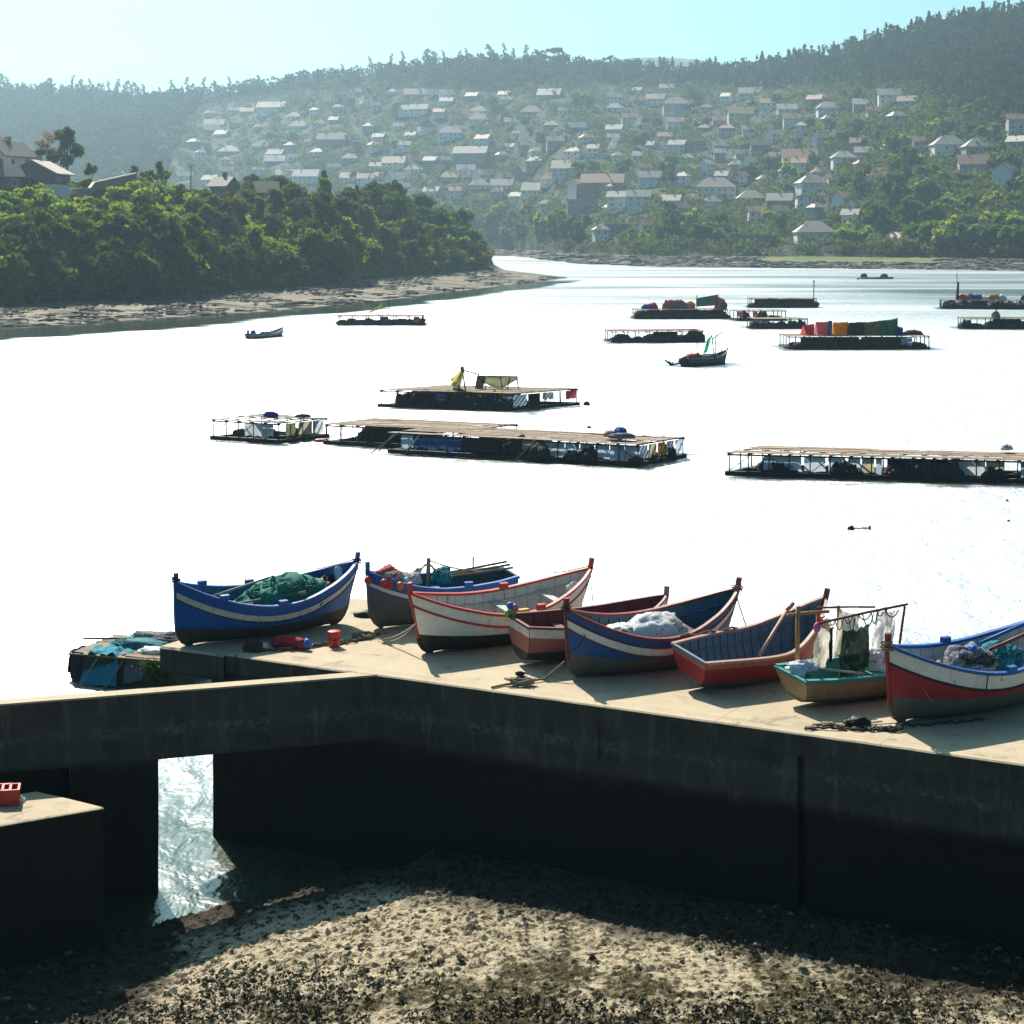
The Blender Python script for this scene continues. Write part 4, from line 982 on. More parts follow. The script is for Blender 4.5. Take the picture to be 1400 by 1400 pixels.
# ------------------------------------------------------------------ wooden boats on the quay
def D(px, py): return on_z(px, py, DECK)
def paint(name, col, dirt=(0.10, 0.08, 0.06), chips=(0.30, 0.27, 0.23), amt=0.05, rough=0.55):
    t = NT(name); v = t.coord('Object'); vs_ = t.coord('Object', (1.0, 1.0, 0.22))
    n1 = t.noise(v, 1.7, 5, 0.7); n2 = t.noise(vs_, 6.5, 5, 0.7); n3 = t.noise(v, 7.5, 8, 0.78); n4 = t.noise(v, 30, 3)
    c = t.mix(t.ramp(n1, [(0.3, 0.0), (0.75, 0.6)]), col, tuple(x*0.6+0.015 for x in col))
    c = t.mix(t.ramp(n2, [(0.54, 0.0), (0.74, 0.65)]), c, dirt)
    c = t.mix(t.ramp(n3, [(0.70-amt, 0.0), (0.73-amt, 0.9)]), c, chips)
    # plank seams run along the hull, seen as faint lines in the relief
    s = t.sep(v); pl = t.math('FRACT', t.math('MULTIPLY', s[2], 7.5)); pl = t.math('LESS_THAN', pl, 0.08)
    c = t.mix(t.math('MULTIPLY', pl, 0.10), c, (0.02, 0.02, 0.02))
    return t.done(t.bsdf(c, rough, 0.4, t.math('ADD', t.math('MULTIPLY', pl, -0.8), n3), 0.35, 0.01))
P_BLUE = paint('paint_blue', (0.004, 0.10, 0.38), (0.02, 0.05, 0.12)); P_DBLUE = paint('paint_deep_blue', (0.003, 0.08, 0.29), (0.02, 0.045, 0.10)); P_WHITE = paint('paint_white', (0.80, 0.78, 0.74), (0.34, 0.27, 0.20), (0.24, 0.19, 0.15), 0.08)
P_DIRTYW = paint('paint_dirty_white', (0.68, 0.64, 0.55), (0.25, 0.20, 0.14), (0.15, 0.12, 0.09), 0.12); P_RED = paint('paint_red', (0.50, 0.045, 0.028)); P_DRED = paint('paint_dark_red', (0.20, 0.025, 0.022))
P_CRIM = paint('paint_crimson', (0.33, 0.018, 0.028)); P_RUST = paint('paint_faded_red', (0.38, 0.13, 0.095), (0.16, 0.09, 0.06), (0.38, 0.28, 0.22), 0.10)
P_BOT = paint('bottom_tar', (0.040, 0.035, 0.032), (0.09, 0.075, 0.06), (0.12, 0.09, 0.06), 0.07, 0.75); P_GBOT = paint('bottom_grey', (0.105, 0.10, 0.09), (0.06, 0.05, 0.04), (0.18, 0.15, 0.11), 0.06, 0.75)
P_BLACK = paint('bottom_black', (0.018, 0.018, 0.018), (0.05, 0.045, 0.04), (0.10, 0.08, 0.06), 0.05, 0.7); P_GREY = paint('paint_slate', (0.12, 0.17, 0.23), (0.08, 0.08, 0.08), (0.25, 0.24, 0.22), 0.08)
P_TEAL = paint('paint_teal', (0.03, 0.22, 0.20), (0.06, 0.09, 0.08), (0.25, 0.2, 0.15), 0.07); P_OCHRE = paint('paint_ochre', (0.30, 0.21, 0.11), (0.14, 0.10, 0.06), (0.09, 0.08, 0.05), 0.12)
P_IWHITE = paint('inner_white', (0.50, 0.50, 0.47), (0.22, 0.19, 0.15), (0.16, 0.13, 0.10), 0.06); P_IBLUE = paint('inner_blue', (0.03, 0.13, 0.30)); P_ITEAL = paint('inner_dark_teal', (0.02, 0.09, 0.13))
P_PINK = paint('rail_faded', (0.46, 0.24, 0.19), (0.2, 0.12, 0.09), (0.5, 0.42, 0.36), 0.12); P_IRED = paint('inner_dark_red', (0.16, 0.03, 0.028))
WOOD = worn('weathered_wood', (0.30, 0.22, 0.14), (0.15, 0.11, 0.075), 4, 0.8, 0.8, stretch=(0.4, 2, 2)); POLE = worn('pole_wood', (0.42, 0.33, 0.23), (0.22, 0.16, 0.11), 5, 0.7, 0.7)
ORANGEWOOD = worn('orange_wood', (0.48, 0.24, 0.10), (0.26, 0.13, 0.06), 5, 0.7, 0.7)
ROPE = worn('rope', (0.30, 0.25, 0.17), (0.12, 0.10, 0.07), 20, 0.8, 0.9); DROPE = worn('dark_rope', (0.035, 0.03, 0.025), (0.08, 0.065, 0.045), 20, 0.7, 0.9); LROPE = worn('pale_rope', (0.52, 0.48, 0.40), (0.30, 0.27, 0.22), 20, 0.7, 0.9)
PED = [(0, .02), (.03, .17), (.08, .36), (.16, .60), (.28, .84), (.40, .96), (.5, 1), (.6, .97), (.72, .86), (.84, .62), (.92, .38), (.97, .18), (1, .02)]
PTR = [(0, .72), (.10, .80), (.25, .92), (.42, 1), (.58, .98), (.72, .85), (.84, .62), (.92, .38), (.97, .18), (1, .02)]
PPU = [(0, .80), (.1, .88), (.3, 1), (.7, 1), (.9, .88), (1, .80)]
class Boat:
    def __init__(self, name, label, P0, P1, B, h0, hm, h1, plan, heel=6.0, post=0.22, rake0=0.05, rake1=0.10, flare=0.12, rf=0.45, cat='boat', group=None, z=DECK):
        P0 = Vector(P0); P1 = Vector(P1); d = P1-P0
        self.L = math.hypot(d.x, d.y); self.B = B; self.h = (h0, hm, h1); self.plan = plan; self.rk = (rake0, rake1); self.flare = flare; self.rf = rf; self.post = post
        self.root = empty(name, (P0.x, P0.y, z+0.02), math.atan2(d.y, d.x), label, cat, group, rx=R(heel))
        self.tr0 = plan[0][1] > 0.1; self.tr1 = plan[-1][1] > 0.1
        u = []
        for i in range(33): u.append(0.5-0.5*math.cos(PI*i/32))
        self.us = u
    def b(self, u):
        xs = [p[0] for p in self.plan]; ys = [p[1] for p in self.plan]
        f = sum(float(np.interp(min(1, max(0, u+o)), xs, ys)) for o in (-0.02, 0, 0.02))/3
        return f*self.B/2
    def s(self, u):
        e = self.h[0] if u < 0.5 else self.h[2]
        return self.h[1] + (e-self.h[1])*abs(2*u-1)**2.0
    def k(self, u):
        t0, t1 = u*self.L, (1-u)*self.L; z = 0.0
        for t_, tr, hh in ((t0, self.tr0, self.h[0]), (t1, self.tr1, self.h[2])):
            if tr: z = max(z, 0.10*max(0, 1-t_/(0.25*self.L)))
            elif t_ < self.rf:
                q_ = (self.rf-t_)/self.rf; z = max(z, 0.50*hh*(1-math.sqrt(max(0, 1-q_**2.6))))
        return z
    def x(self, u, zf):
        return u*self.L - self.rk[0]*zf*max(0, 1-u*4) + self.rk[1]*zf*max(0, 1-(1-u)*4)
    def y(self, u, z):
        k, s = self.k(u), self.s(u); zf = min(1, max(0, (z-k)/(s-k)))
        e = 1.0 if 0.2 < u < 0.8 else 1.0 + 0.5*(abs(u-0.5)-0.3)/0.2
        if (u < 0.2 and self.tr0) or (u > 0.8 and self.tr1): e = 1.0
        yy = math.sqrt(max(0, 1-(1-zf)**2))**(0.8*e)
        return self.b(u)*((1-self.flare)*yy + self.flare*zf)
    def pt(self, u, z, side=1, inset=0.0, up=0.0):
        k, s = self.k(u), self.s(u); z = min(max(z, k), s+0.0); zf = (z-k)/(s-k)
        return Vector((self.x(u, zf), side*max(0.0, self.y(u, z)-inset), z+up))
    def hull(self, bands, wl, inner, floor=0.2):
        """bands: [(top drop below the sheer, material), ...] above the waterline wl; first entry is the bottom material"""
        mats = [bands[0]] + [m for _, m in bands[1:]] + [inner, WOOD]; ni = len(bands)
        rows = []; mrow = []
        for i in range(7): rows.append(lambda u, i=i: self.k(u) + (max(wl, self.k(u)+0.01)-self.k(u))*i/6.0); 
        mrow += [0]*6; prev = None
        for j, (drop, m) in enumerate(bands[1:]):
            lo = (lambda u: max(wl, self.k(u)+0.01)) if j == 0 else (lambda u, d0=bands[j][0]: max(self.s(u)-d0, wl+0.005, self.k(u)+0.01))
            hi = lambda u, d1=drop: max(self.s(u)-d1, wl+0.006, self.k(u)+0.012)
            n = 4 if j == 0 else 2
            for i in range(1, n+1):
                rows.append(lambda u, lo=lo, hi=hi, i=i, n=n: lo(u)+(hi(u)-lo(u))*i/n); mrow.append(j+1)
        mb = MB()
        for side in (-1, 1):
            R_ = [[self.pt(u, r(u), side) for u in self.us] for r in rows]
            nf = len(self.us)-1
            mb.grid(R_, [m for m in mrow for _ in range(nf)], smooth=True, flip=side > 0)
            # lining
            zi = [0.0, 0.1, 0.25, 0.45, 0.7, 1.0]
            I_ = [[self.pt(u, max(floor, self.k(u)+0.06) + (self.s(u)-max(floor, self.k(u)+0.06))*f, side, 0.035, -0.004) for u in self.us[1:-1]] for f in zi]
            mb.grid(I_, ni, smooth=True, flip=side < 0)
        fl = [[self.pt(u, max(floor, self.k(u)+0.06), -1, 0.03) for u in self.us[1:-1]], [self.pt(u, max(floor, self.k(u)+0.06), 1, 0.03) for u in self.us[1:-1]]]
        mb.grid(fl, ni+1, smooth=False, flip=True)
        o = mb.build('hull', mats, self.root)
        for tr, u, nm, sx in ((self.tr0, 0.0, 'transom', -1), (self.tr1, 1.0, 'transom', 1)):
            if not tr: continue
            tm = MB(); zs_ = [r(u) for r in rows]
            for k in range(len(rows)-1):
                a, b_, c, d = self.pt(u, zs_[k], -1), self.pt(u, zs_[k], 1), self.pt(u, zs_[k+1], 1), self.pt(u, zs_[k+1], -1)
                off = Vector((0.012*sx, 0, 0)); vs_ = [p+off for p in (a, b_, c, d)]
                tm.add(vs_, [(0, 3, 2, 1) if sx < 0 else (0, 1, 2, 3)], mrow[k])
            i0 = Vector((-0.03*sx, 0, 0)); a, b_ = self.pt(u, floor, -1), self.pt(u, floor, 1); c, d = self.pt(u, self.s(u), 1), self.pt(u, self.s(u), -1)
            tm.add([a+i0, b_+i0, c+i0, d+i0], [(0, 1, 2, 3) if sx < 0 else (0, 3, 2, 1)], ni)
            tm.bar(self.pt(u, self.s(u), -1, -0.02, 0.02), self.pt(u, self.s(u), 1, -0.02, 0.02), 0.07, 0.05, ni)
            tm.build('transom', mats, self.root)
        return o
    def rail(self, mat, w=0.075, h=0.05):
        for side in (-1, 1):
            mb = MB(); P = [self.pt(u, self.s(u), side) for u in self.us]
            rows = [[p + Vector((0, side*a, b_)) for p in P] for a, b_ in ((-w*0.6, 0), (w*0.4, 0), (w*0.4, h), (-w*0.6, h), (-w*0.6, 0))]
            mb.grid(rows, smooth=False, flip=side < 0); mb.build('gunwale', mat, self.root)
    def strake(self, drop, mat, r=0.018):
        for side in (-1, 1):
            MB().tube([self.pt(u, self.s(u)-drop, side, -0.006) for u in self.us], r, 5, cap=True).build('rubbing_strake', mat, self.root)
    def stem(self, mat, w=0.075, ends=(0, 1), low=None, wl=0.45):
        for e in ends:
            if (e == 0 and self.tr0) or (e == 1 and self.tr1): continue
            u = float(e); k, s = self.k(u), self.s(u); pts = []
            tz = [(uu, self.k(uu)) for uu in ((0.10, 0.07, 0.045, 0.025, 0.01) if e == 0 else (0.90, 0.93, 0.955, 0.975, 0.99))]
            for uu, kz in tz: pts.append(Vector((self.x(uu, 0), 0, kz)))
            sx = -1 if e == 0 else 1
            for f in (0.0, 0.25, 0.5, 0.75, 1.0): pts.append(Vector((self.x(u, f), 0, k+(s-k)*f)))
            top = pts[-1] + Vector((sx*self.rk[e]*0.12, 0, self.post)); pts.append(top)
            mb = MB(); n = len(pts); rows = []
            for i, p in enumerate(pts):
                d = (pts[min(i+1, n-1)]-pts[max(0, i-1)]).normalized(); nrm = Vector((d.z, 0, -d.x))*(1 if sx > 0 else -1)
                if nrm.x*sx < 0 and i > 4: nrm = -nrm
                a = 0.045; ww = w/2
                rows.append([p+nrm*a+Vector((0, -ww*0.7, 0)), p+nrm*a+Vector((0, ww*0.7, 0)), p-nrm*0.05+Vector((0, ww, 0)), p-nrm*0.05+Vector((0, -ww, 0)), p+nrm*a+Vector((0, -ww*0.7, 0))])
            mb.grid(rows, [1 if pts[i].z < wl-0.1 else 0 for i in range(n-1) for _ in range(4)], smooth=False, flip=sx > 0); mb.add(rows[-1][:4], [(0, 1, 2, 3)]); mb.build('stem_post', [mat, low or mat], self.root)
    def ribs(self, mat, n=13, floor=0.2, w=0.035):
        mb = MB()
        for i in range(n):
            u = 0.07 + 0.86*i/(n-1); f0 = max(floor, self.k(u)+0.06)
            for side in (-1, 1):
                P = [self.pt(u, f0 + (self.s(u)-f0)*f, side, 0.045) for f in (0, 0.2, 0.45, 0.7, 0.97)]
                for a, b_ in zip(P[:-1], P[1:]): mb.bar(a, b_, w, w, up=(1, 0, 0))
        mb.build('rib_frames', mat, self.root)
        for side in (-1, 1):
            mb = MB(); mb.tube([self.pt(u, self.s(u)-0.22, side, 0.07) for u in self.us[3:-3]], 0.022, 5); mb.build('stringer', mat, self.root)
    def seat(self, mat, us_, drop=0.2, w=0.2):
        for u in us_:
            z = self.s(u)-drop; yy = self.y(u, z)-0.03; x = self.x(u, 0.8)
            MB().box((x-w/2, -yy, z-0.02), (x+w/2, yy, z+0.02)).build('seat', mat, self.root)
    def pads(self, mat, us_):
        for u in us_:
            for side in (-1, 1):
                p = self.pt(u, self.s(u), side); MB().box((p.x-0.10, p.y-0.05, p.z+0.051), (p.x+0.10, p.y+0.05, p.z+0.16)).build('oar_block', mat, self.root)
    def W(self, u, yf, z):
        """world point inside the boat: u along, yf across (-1 near, 1 far), z over the keel"""
        bpy.context.view_layer.update()
        return self.root.matrix_world @ Vector((u*self.L, yf*self.B/2, z))
    def chocks(self):
        pass
def sag(a, b_, drop, n=10):
    a = Vector(a); b_ = Vector(b_)
    return [a+(b_-a)*(i/n) - Vector((0, 0, 4*drop*(i/n)*(1-i/n))) for i in range(n+1)]
GB = 'wooden boats beached along the quay'
# --- blue boat with the green net
b1 = Boat('wooden_boat', 'blue double ended boat with a white stripe and a big green net heaped inside', D(238, 885), D(474, 851), 1.62, 1.42, 0.86, 1.40, PED, 8, 0.24, 0.06, 0.16, group=GB)
b1.hull([P_BOT, (0.34, P_BLUE), (0.17, P_DIRTYW), (0.0, P_BLUE)], 0.42, P_IBLUE, 0.25); b1.rail(P_BLUE, 0.09, 0.06); b1.strake(0.34, P_BOT, 0.015); b1.strake(0.17, P_BLUE, 0.014); b1.stem(P_BLUE, 0.085, low=P_BOT); b1.ribs(P_IBLUE); b1.seat(P_IWHITE, (0.22, 0.62, 0.86)); b1.pads(P_BLUE, (0.2, 0.5))
# --- dark boat behind
b2 = Boat('wooden_boat', 'dark weathered boat with a blue rail, standing behind the white boat', D(504, 860), D(694, 843), 1.45, 1.28, 0.92, 1.00, [(0, .02), (.03, .17), (.08, .36), (.16, .60), (.28, .84), (.45, 1), (.65, 1), (.85, .86), (1, .6)], 4, 0.26, 0.06, 0.05, group=GB)
b2.hull([P_GBOT, (0.30, P_GBOT), (0.20, P_DIRTYW), (0.0, P_BLUE)], 0.62, P_ITEAL, 0.25); b2.rail(P_BLUE, 0.09, 0.06); b2.strake(0.30, P_BLUE, 0.012); b2.stem(P_BLUE, 0.09, (0,), P_GBOT, 0.75); b2.seat(P_BLUE, (0.5,)); b2.pads(P_BLUE, (0.62,))
# --- white boat
e3 = Vector((1.50, 41.4, DECK))
b3 = Boat('wooden_boat', 'white double ended boat with red rail, red stripe and black bottom', D(568, 895), e3, 1.62, 1.34, 0.86, 1.42, PED, 8, 0.26, 0.24, 0.20, group=GB)
b3.hull([P_BLACK, (0.24, P_WHITE), (0.0, P_WHITE)], 0.44, P_IWHITE, 0.25); b3.rail(P_RED, 0.085, 0.055); b3.strake(0.25, P_RED, 0.026); b3.stem(P_RED, 0.09, low=P_BLACK); b3.ribs(P_IWHITE, 15); b3.seat(P_IWHITE, (0.25, 0.55, 0.8)); b3.pads(P_RED, (0.62,))
# --- small red dinghy between
b4 = Boat('wooden_boat', 'small faded red dinghy with white topped square stern, between the white and blue boats', D(712, 909), Vector((3.22, 39.75, DECK)), 1.42, 0.90, 0.80, 1.12, PTR, 5, 0.22, 0.10, 0.10, group=GB)
b4.hull([P_BOT, (0.20, P_RUST), (0.0, P_DIRTYW)], 0.34, P_IRED, 0.2); b4.rail(P_IRED, 0.07, 0.05); b4.stem(P_RUST, 0.08, low=P_BOT); b4.seat(P_IRED, (0.3, 0.6)); b4.ribs(P_IRED, 9)
# --- blue, white and red boat
b5 = Boat('wooden_boat', 'deep blue boat with broad white stripe, dark red rail and a white net bag aboard', D(773, 928), Vector((4.50, 38.75, DECK)), 1.62, 1.42, 0.86, 1.48, PED, 8, 0.26, 0.10, 0.20, group=GB)
b5.hull([P_GBOT, (0.36, P_DBLUE), (0.16, P_WHITE), (0.0, P_DBLUE)], 0.50, P_ITEAL, 0.25); b5.rail(P_DRED, 0.085, 0.06); b5.strake(0.36, P_DRED, 0.018); b5.strake(0.16, P_DRED, 0.018); b5.stem(P_DRED, 0.09, low=P_GBOT, wl=0.4); b5.ribs(P_IBLUE, 13); b5.seat(P_IRED, (0.3, 0.72)); 
# --- red rowing boat
b6 = Boat('wooden_boat', 'red rowing boat with square stern and bare slate blue inside, an oar leaning across it', D(945, 944), Vector((6.2, 37.75, DECK)), 1.50, 0.74, 0.74, 1.52, PTR, 10, 0.20, 0.16, 0.14, group=GB)
b6.hull([P_GBOT, (0.12, P_CRIM), (0.0, P_RUST)], 0.26, P_GREY, 0.16); b6.rail(P_PINK, 0.08, 0.05); b6.stem(P_DRED, 0.085); b6.ribs(P_GREY, 15, 0.16, 0.04)
# --- punt with the posts
b7 = Boat('punt', 'low ochre punt with teal rail, nets hanging from poles set up in it', D(1090, 966), D(1090, 966) + QU*0.2 + Vector((2.75, 1.55, 0)), 1.25, 0.60, 0.55, 0.62, PPU, 5, 0.0, 0.18, 0.18, group=GB)
b7.hull([P_GBOT, (0.12, P_OCHRE), (0.0, P_OCHRE)], 0.20, P_TEAL, 0.14); b7.rail(P_TEAL, 0.10, 0.07); b7.seat(P_TEAL, (0.06, 0.5), 0.03, 0.3)
# --- red and white boat at the right
b8 = Boat('wooden_boat', 'crimson boat with white stripe and blue rail, cut by the right edge of the view', D(1212, 990), Vector((10.6, 35.75, DECK)), 1.75, 1.46, 0.95, 1.62, PED, 7, 0.26, 0.14, 0.2, group=GB)
b8.hull([P_GBOT, (0.30, P_CRIM), (0.0, P_WHITE)], 0.52, P_IWHITE, 0.28); b8.rail(P_BLUE, 0.085, 0.06); b8.strake(0.30, P_BLACK, 0.024); b8.stem(P_CRIM, 0.095, low=P_GBOT, wl=0.35); b8.ribs(P_IWHITE, 11); b8.seat(P_IBLUE, (0.25, 0.7)); b8.pads(P_BLUE, (0.5,))

# ------------------------------------------------------------------ nets, ropes and gear
def netmat(name, col, col2, scale=26, gap=0.0):
    t = NT(name); v = t.coord('Object')
    w1 = t.n('ShaderNodeTexVoronoi'); w1.feature = 'DISTANCE_TO_EDGE'; w1.inputs['Scale'].default_value = scale; t.l(v, w1.inputs['Vector'])
    n1 = t.noise(v, 3.0, 4, 0.65); n2 = t.noise(v, 14, 3, 0.7)
    c = t.mix(t.ramp(n1, [(0.35, 0.0), (0.65, 1.0)]), col, col2)
    mesh_ = t.ramp(w1.outputs['Distance'], [(0.04, 1.0), (0.16, 0.0)])
    c = t.mix(t.math('MULTIPLY', mesh_, 0.6), c, tuple(min(1, x*2.2+0.02) for x in col))
    b = t.bsdf(c, 0.75, 0.3, t.math('ADD', mesh_, n2), 0.8, 0.02)
    if gap:
        tr = t.n('ShaderNodeBsdfTransparent'); tl = t.n('ShaderNodeBsdfTranslucent'); t.l(c, tl.inputs['Color'])
        m1 = t.n('ShaderNodeMixShader'); m1.inputs[0].default_value = 0.4; t.l(b.outputs[0], m1.inputs[1]); t.l(tl.outputs[0], m1.inputs[2])
        m2 = t.n('ShaderNodeMixShader'); t.l(t.math('MULTIPLY', t.math('SUBTRACT', 1.0, mesh_), gap), m2.inputs[0]); t.l(m1.outputs[0], m2.inputs[1]); t.l(tr.outputs[0], m2.inputs[2])
        return t.done(m2)
    return t.done(b)
N_GREEN = netmat('net_green', (0.012, 0.20, 0.14), (0.006, 0.10, 0.075), 30); N_DARK = netmat('net_dark', (0.02, 0.022, 0.022), (0.05, 0.05, 0.045), 22); N_TEAL = netmat('net_teal', (0.01, 0.19, 0.22), (0.008, 0.10, 0.13), 24)
N_RED = netmat('net_red', (0.45, 0.06, 0.05), (0.30, 0.10, 0.09), 24); N_WHITE = netmat('net_white', (0.82, 0.80, 0.77), (0.62, 0.60, 0.57), 30); N_GREYB = netmat('net_grey', (0.16, 0.17, 0.19), (0.07, 0.08, 0.09), 20)
N_CREAM = netmat('net_cream', (0.78, 0.69, 0.52), (0.66, 0.57, 0.42), 30, 0.08); N_DGREEN = netmat('net_dark_green', (0.012, 0.055, 0.03), (0.008, 0.03, 0.02), 30, 0.03); N_PALE = netmat('net_pale', (0.80, 0.78, 0.76), (0.68, 0.66, 0.65), 30, 0.12)
C_RED = plain('red_plastic', (0.48, 0.035, 0.025), 0.5, 0.4); C_BLUE = plain('blue_plastic', (0.02, 0.12, 0.50), 0.5, 0.4); C_YEL = plain('yellow_foam', (0.62, 0.38, 0.08), 0.7); C_ORG = plain('orange_float', (0.62, 0.14, 0.03), 0.5, 0.4)
C_BLK = plain('black_rubber', (0.012, 0.012, 0.012), 0.6); C_GRN = plain('green_float', (0.22, 0.45, 0.05), 0.5); C_PNK = plain('pink_float', (0.60, 0.15, 0.30), 0.5); C_WHT = worn('white_sack', (0.70, 0.68, 0.64), (0.5, 0.48, 0.44), 6, 0.6, 0.8); C_CLOTH = worn('pale_cloth', (0.58, 0.60, 0.64), (0.40, 0.42, 0.46), 6, 0.6, 0.9)
C_BCLOTH = worn('blue_cloth', (0.03, 0.06, 0.30), (0.02, 0.03, 0.14), 8, 0.6, 0.9); C_TEALC = worn('teal_cloth', (0.02, 0.25, 0.33), (0.01, 0.14, 0.20), 8, 0.7, 0.9)
def heap_mesh(size, seed, mat, strands=20, lumps=3, soft=1.0):
    """a draped net heap: overlapping folded lumps with loose mesh strands over them"""
    rs = random.Random(seed); mb = MB(); sx, sy, sz = size
    mb.blob((0, 0, 0.12*sz), (sx, sy, sz*0.9), seed, 0.34*soft, 30, 16, 0, 2.2)
    for i in range(lumps):
        a = rs.uniform(0, 6.28); k = rs.uniform(0.35, 0.75)
        mb.blob((sx*k*math.cos(a), sy*k*math.sin(a), 0.12*sz), (sx*rs.uniform(0.35, 0.5), sy*rs.uniform(0.35, 0.5), sz*rs.uniform(0.5, 0.85)), seed+i+1, 0.4*soft, 20, 12, 0, 2.6)
    for i in range(strands):
        a0 = rs.uniform(0, 6.28); pts = []
        for k in range(8):
            a = a0 + k*rs.uniform(0.1, 0.3); rr = 1.03 - abs(k-4)*0.01; el = rs.uniform(0.15, 0.4) + k*0.09
            pts.append((sx*rr*math.cos(a)*math.cos(el), sy*rr*math.sin(a)*math.cos(el), sz*(0.12+0.92*math.sin(el))))
        mb.tube(pts, 0.011, 4, 1)
    return mb
def heap(name, loc, size, seed, mat, label, cat, smat=None, strands=18, lumps=3, rz=0.0, group=None, soft=1.0):
    o = heap_mesh(size, seed, mat, strands, lumps, soft).build(name, [mat, smat or mat], None, loc, rz)
    return tag(o, label, cat, group)
def single(name, mb, mats, label, cat, loc=(0, 0, 0), rz=0.0, group=None):
    return tag(mb.build(name, mats, None, loc, rz), label, cat, group)
z1 = math.atan2(34-0, 0) if False else b1.root.rotation_euler.z
heap('fishing_net', b1.W(0.63, -0.05, 0.62), (1.0, 0.62, 0.66), 5, N_GREEN, 'large green fishing net heaped in the blue boat', 'net', N_GREEN, 60, 4, z1)
heap('fishing_net', b1.W(0.42, 0.0, 0.55), (0.62, 0.42, 0.32), 9, N_GREEN, 'thin tail of green net beside the oars in the blue boat', 'net', N_GREEN, 25, 2, z1)
heap('tarpaulin', b1.W(0.85, 0.1, 0.66), (0.34, 0.38, 0.40), 15, C_BLK, 'crumpled black tarpaulin behind the green net in the blue boat', 'tarpaulin', C_BLK, 0, 3, z1)
single('oar', MB().tube([b1.W(0.20, -0.1, 0.80), b1.W(0.60, -0.62, 1.02)], 0.028, 6).tube([b1.W(0.60, -0.62, 1.02), b1.W(0.66, -0.68, 1.05)], [0.03, 0.05], 6), POLE, 'wooden oar lying over the near side of the green net', 'oar')
single('oar', MB().tube([b1.W(0.16, 0.30, 0.88), b1.W(0.58, 0.45, 1.18)], 0.028, 6).tube([b1.W(0.10, 0.28, 0.84), b1.W(0.16, 0.30, 0.88)], [0.05, 0.03], 6), POLE, 'wooden oar lying along the far side of the green net', 'oar')
mb = MB()
for k, a in enumerate((0, 0.4, 0.8)): mb.blob(b1.W(0.93, 0.02+0.12*k-0.2, 0.98+0.1*k), (0.10, 0.07, 0.16), 60+k, 0.3, 10, 7)
single('sack', mb, C_CLOTH, 'pale blue cloth stuffed into the raised end of the blue boat', 'cloth')
def knot(p, r, n, mat, name, label, seed, group=None, tail=None, thick=0.02):
    """rope wound and tangled at a point"""
    rs = random.Random(seed); mb = MB(); pts = []
    for i in range(n*8):
        a = i*0.80+rs.uniform(-0.3, 0.3); rr = r*rs.uniform(0.35, 1.0); pts.append((p[0]+rr*math.cos(a)*1.4, p[1]+rr*math.sin(a)*0.8, p[2]+thick+rs.uniform(0, r*0.55)))
    mb.tube(pts, thick, 5)
    if tail: mb.tube([Vector(q_) for q_ in tail], thick, 5)
    return single(name, mb, mat, label, 'rope', group=group)
def lash(b, u, z, r, n, mat, label, seed):
    rs = random.Random(seed); c = b.W((-b.rk[0] if u < 0.5 else b.L+b.rk[1])/b.L, 0, z); mb = MB(); pts = []
    for i in range(n*10):
        a = i*2*PI/10; pts.append(c + Vector((r*math.cos(a)*rs.uniform(0.9, 1.5), r*math.sin(a)*rs.uniform(0.9, 1.3), 0.004*i-0.04+rs.uniform(-0.02, 0.02))))
    mb.tube(pts, 0.014, 5); return mb
single('rope', lash(b1, 0.0, 1.48, 0.075, 3, DROPE, '', 3).tube(sag(b1.W(0.0, 0, 1.45), b1.W(0.02, -0.08, 0.9), 0.05), 0.010, 4), DROPE, 'dark rope lashed round the left post of the blue boat', 'rope')
single('rope', lash(b1, 1.03, 1.42, 0.08, 3, DROPE, '', 4).tube(sag(b1.W(1.03, 0, 1.5), b1.W(0.84, 0.5, 1.22), 0.03), 0.010, 4).tube(sag(b1.W(1.03, 0, 1.48), b1.W(1.07, 0, 0.9), 0.0), 0.012, 4), DROPE, 'dark rope lashed round the right post of the blue boat', 'rope')
# boat 2 cargo
z2 = b2.root.rotation_euler.z
heap('fishing_net', b2.W(0.13, 0.0, 1.0), (0.36, 0.36, 0.36), 22, N_RED, 'red and pink net piled in the bow of the dark boat', 'net', LROPE, 40, 3, z2)
heap('fishing_net', b2.W(0.26, 0.1, 0.98), (0.30, 0.36, 0.24), 23, N_WHITE, 'pale tangled net beside the red one in the dark boat', 'net', LROPE, 40, 2, z2)
for k, (u, y_, z) in enumerate(((-0.03, -0.25, 1.16), (0.06, -0.55, 1.12), (0.16, -0.72, 1.06))):
    single('float', MB().blob(b2.W(u, y_, z), (0.09, 0.09, 0.10), 5+k, 0.08, 12, 8, flat=False), C_RED if k < 2 else C_ORG, ['red float hanging over the bow of the dark boat, leftmost', 'red float resting on the bow rail of the dark boat', 'orange float hanging down the side of the dark boat'][k], 'float')
def sheet(P, rows_, cols_, seed, amp=0.05, droop=0.0):
    """cloth between four corners, with folds"""
    a, b_, c, d = [Vector(p) for p in P]; out = []
    n = (b_-a).cross(d-a); n = n.normalized() if n.length > 1e-6 else Vector((0, -1, 0))
    for i in range(rows_+1):
        v = i/rows_; row = []
        for j in range(cols_+1):
            u = j/cols_; p = (a*(1-u)+b_*u)*(1-v) + (d*(1-u)+c*u)*v
            p = p + n*amp*noise.fractal(Vector((u*5+seed, v*1.6, seed*0.7)), 1.0, 2.0, 3) - Vector((0, 0, droop*4*u*(1-u)*(1-v*0.5)))
            row.append(p)
        out.append(row)
    return out
mb = MB(); apex = b2.W(0.42, 0.1, 1.38)
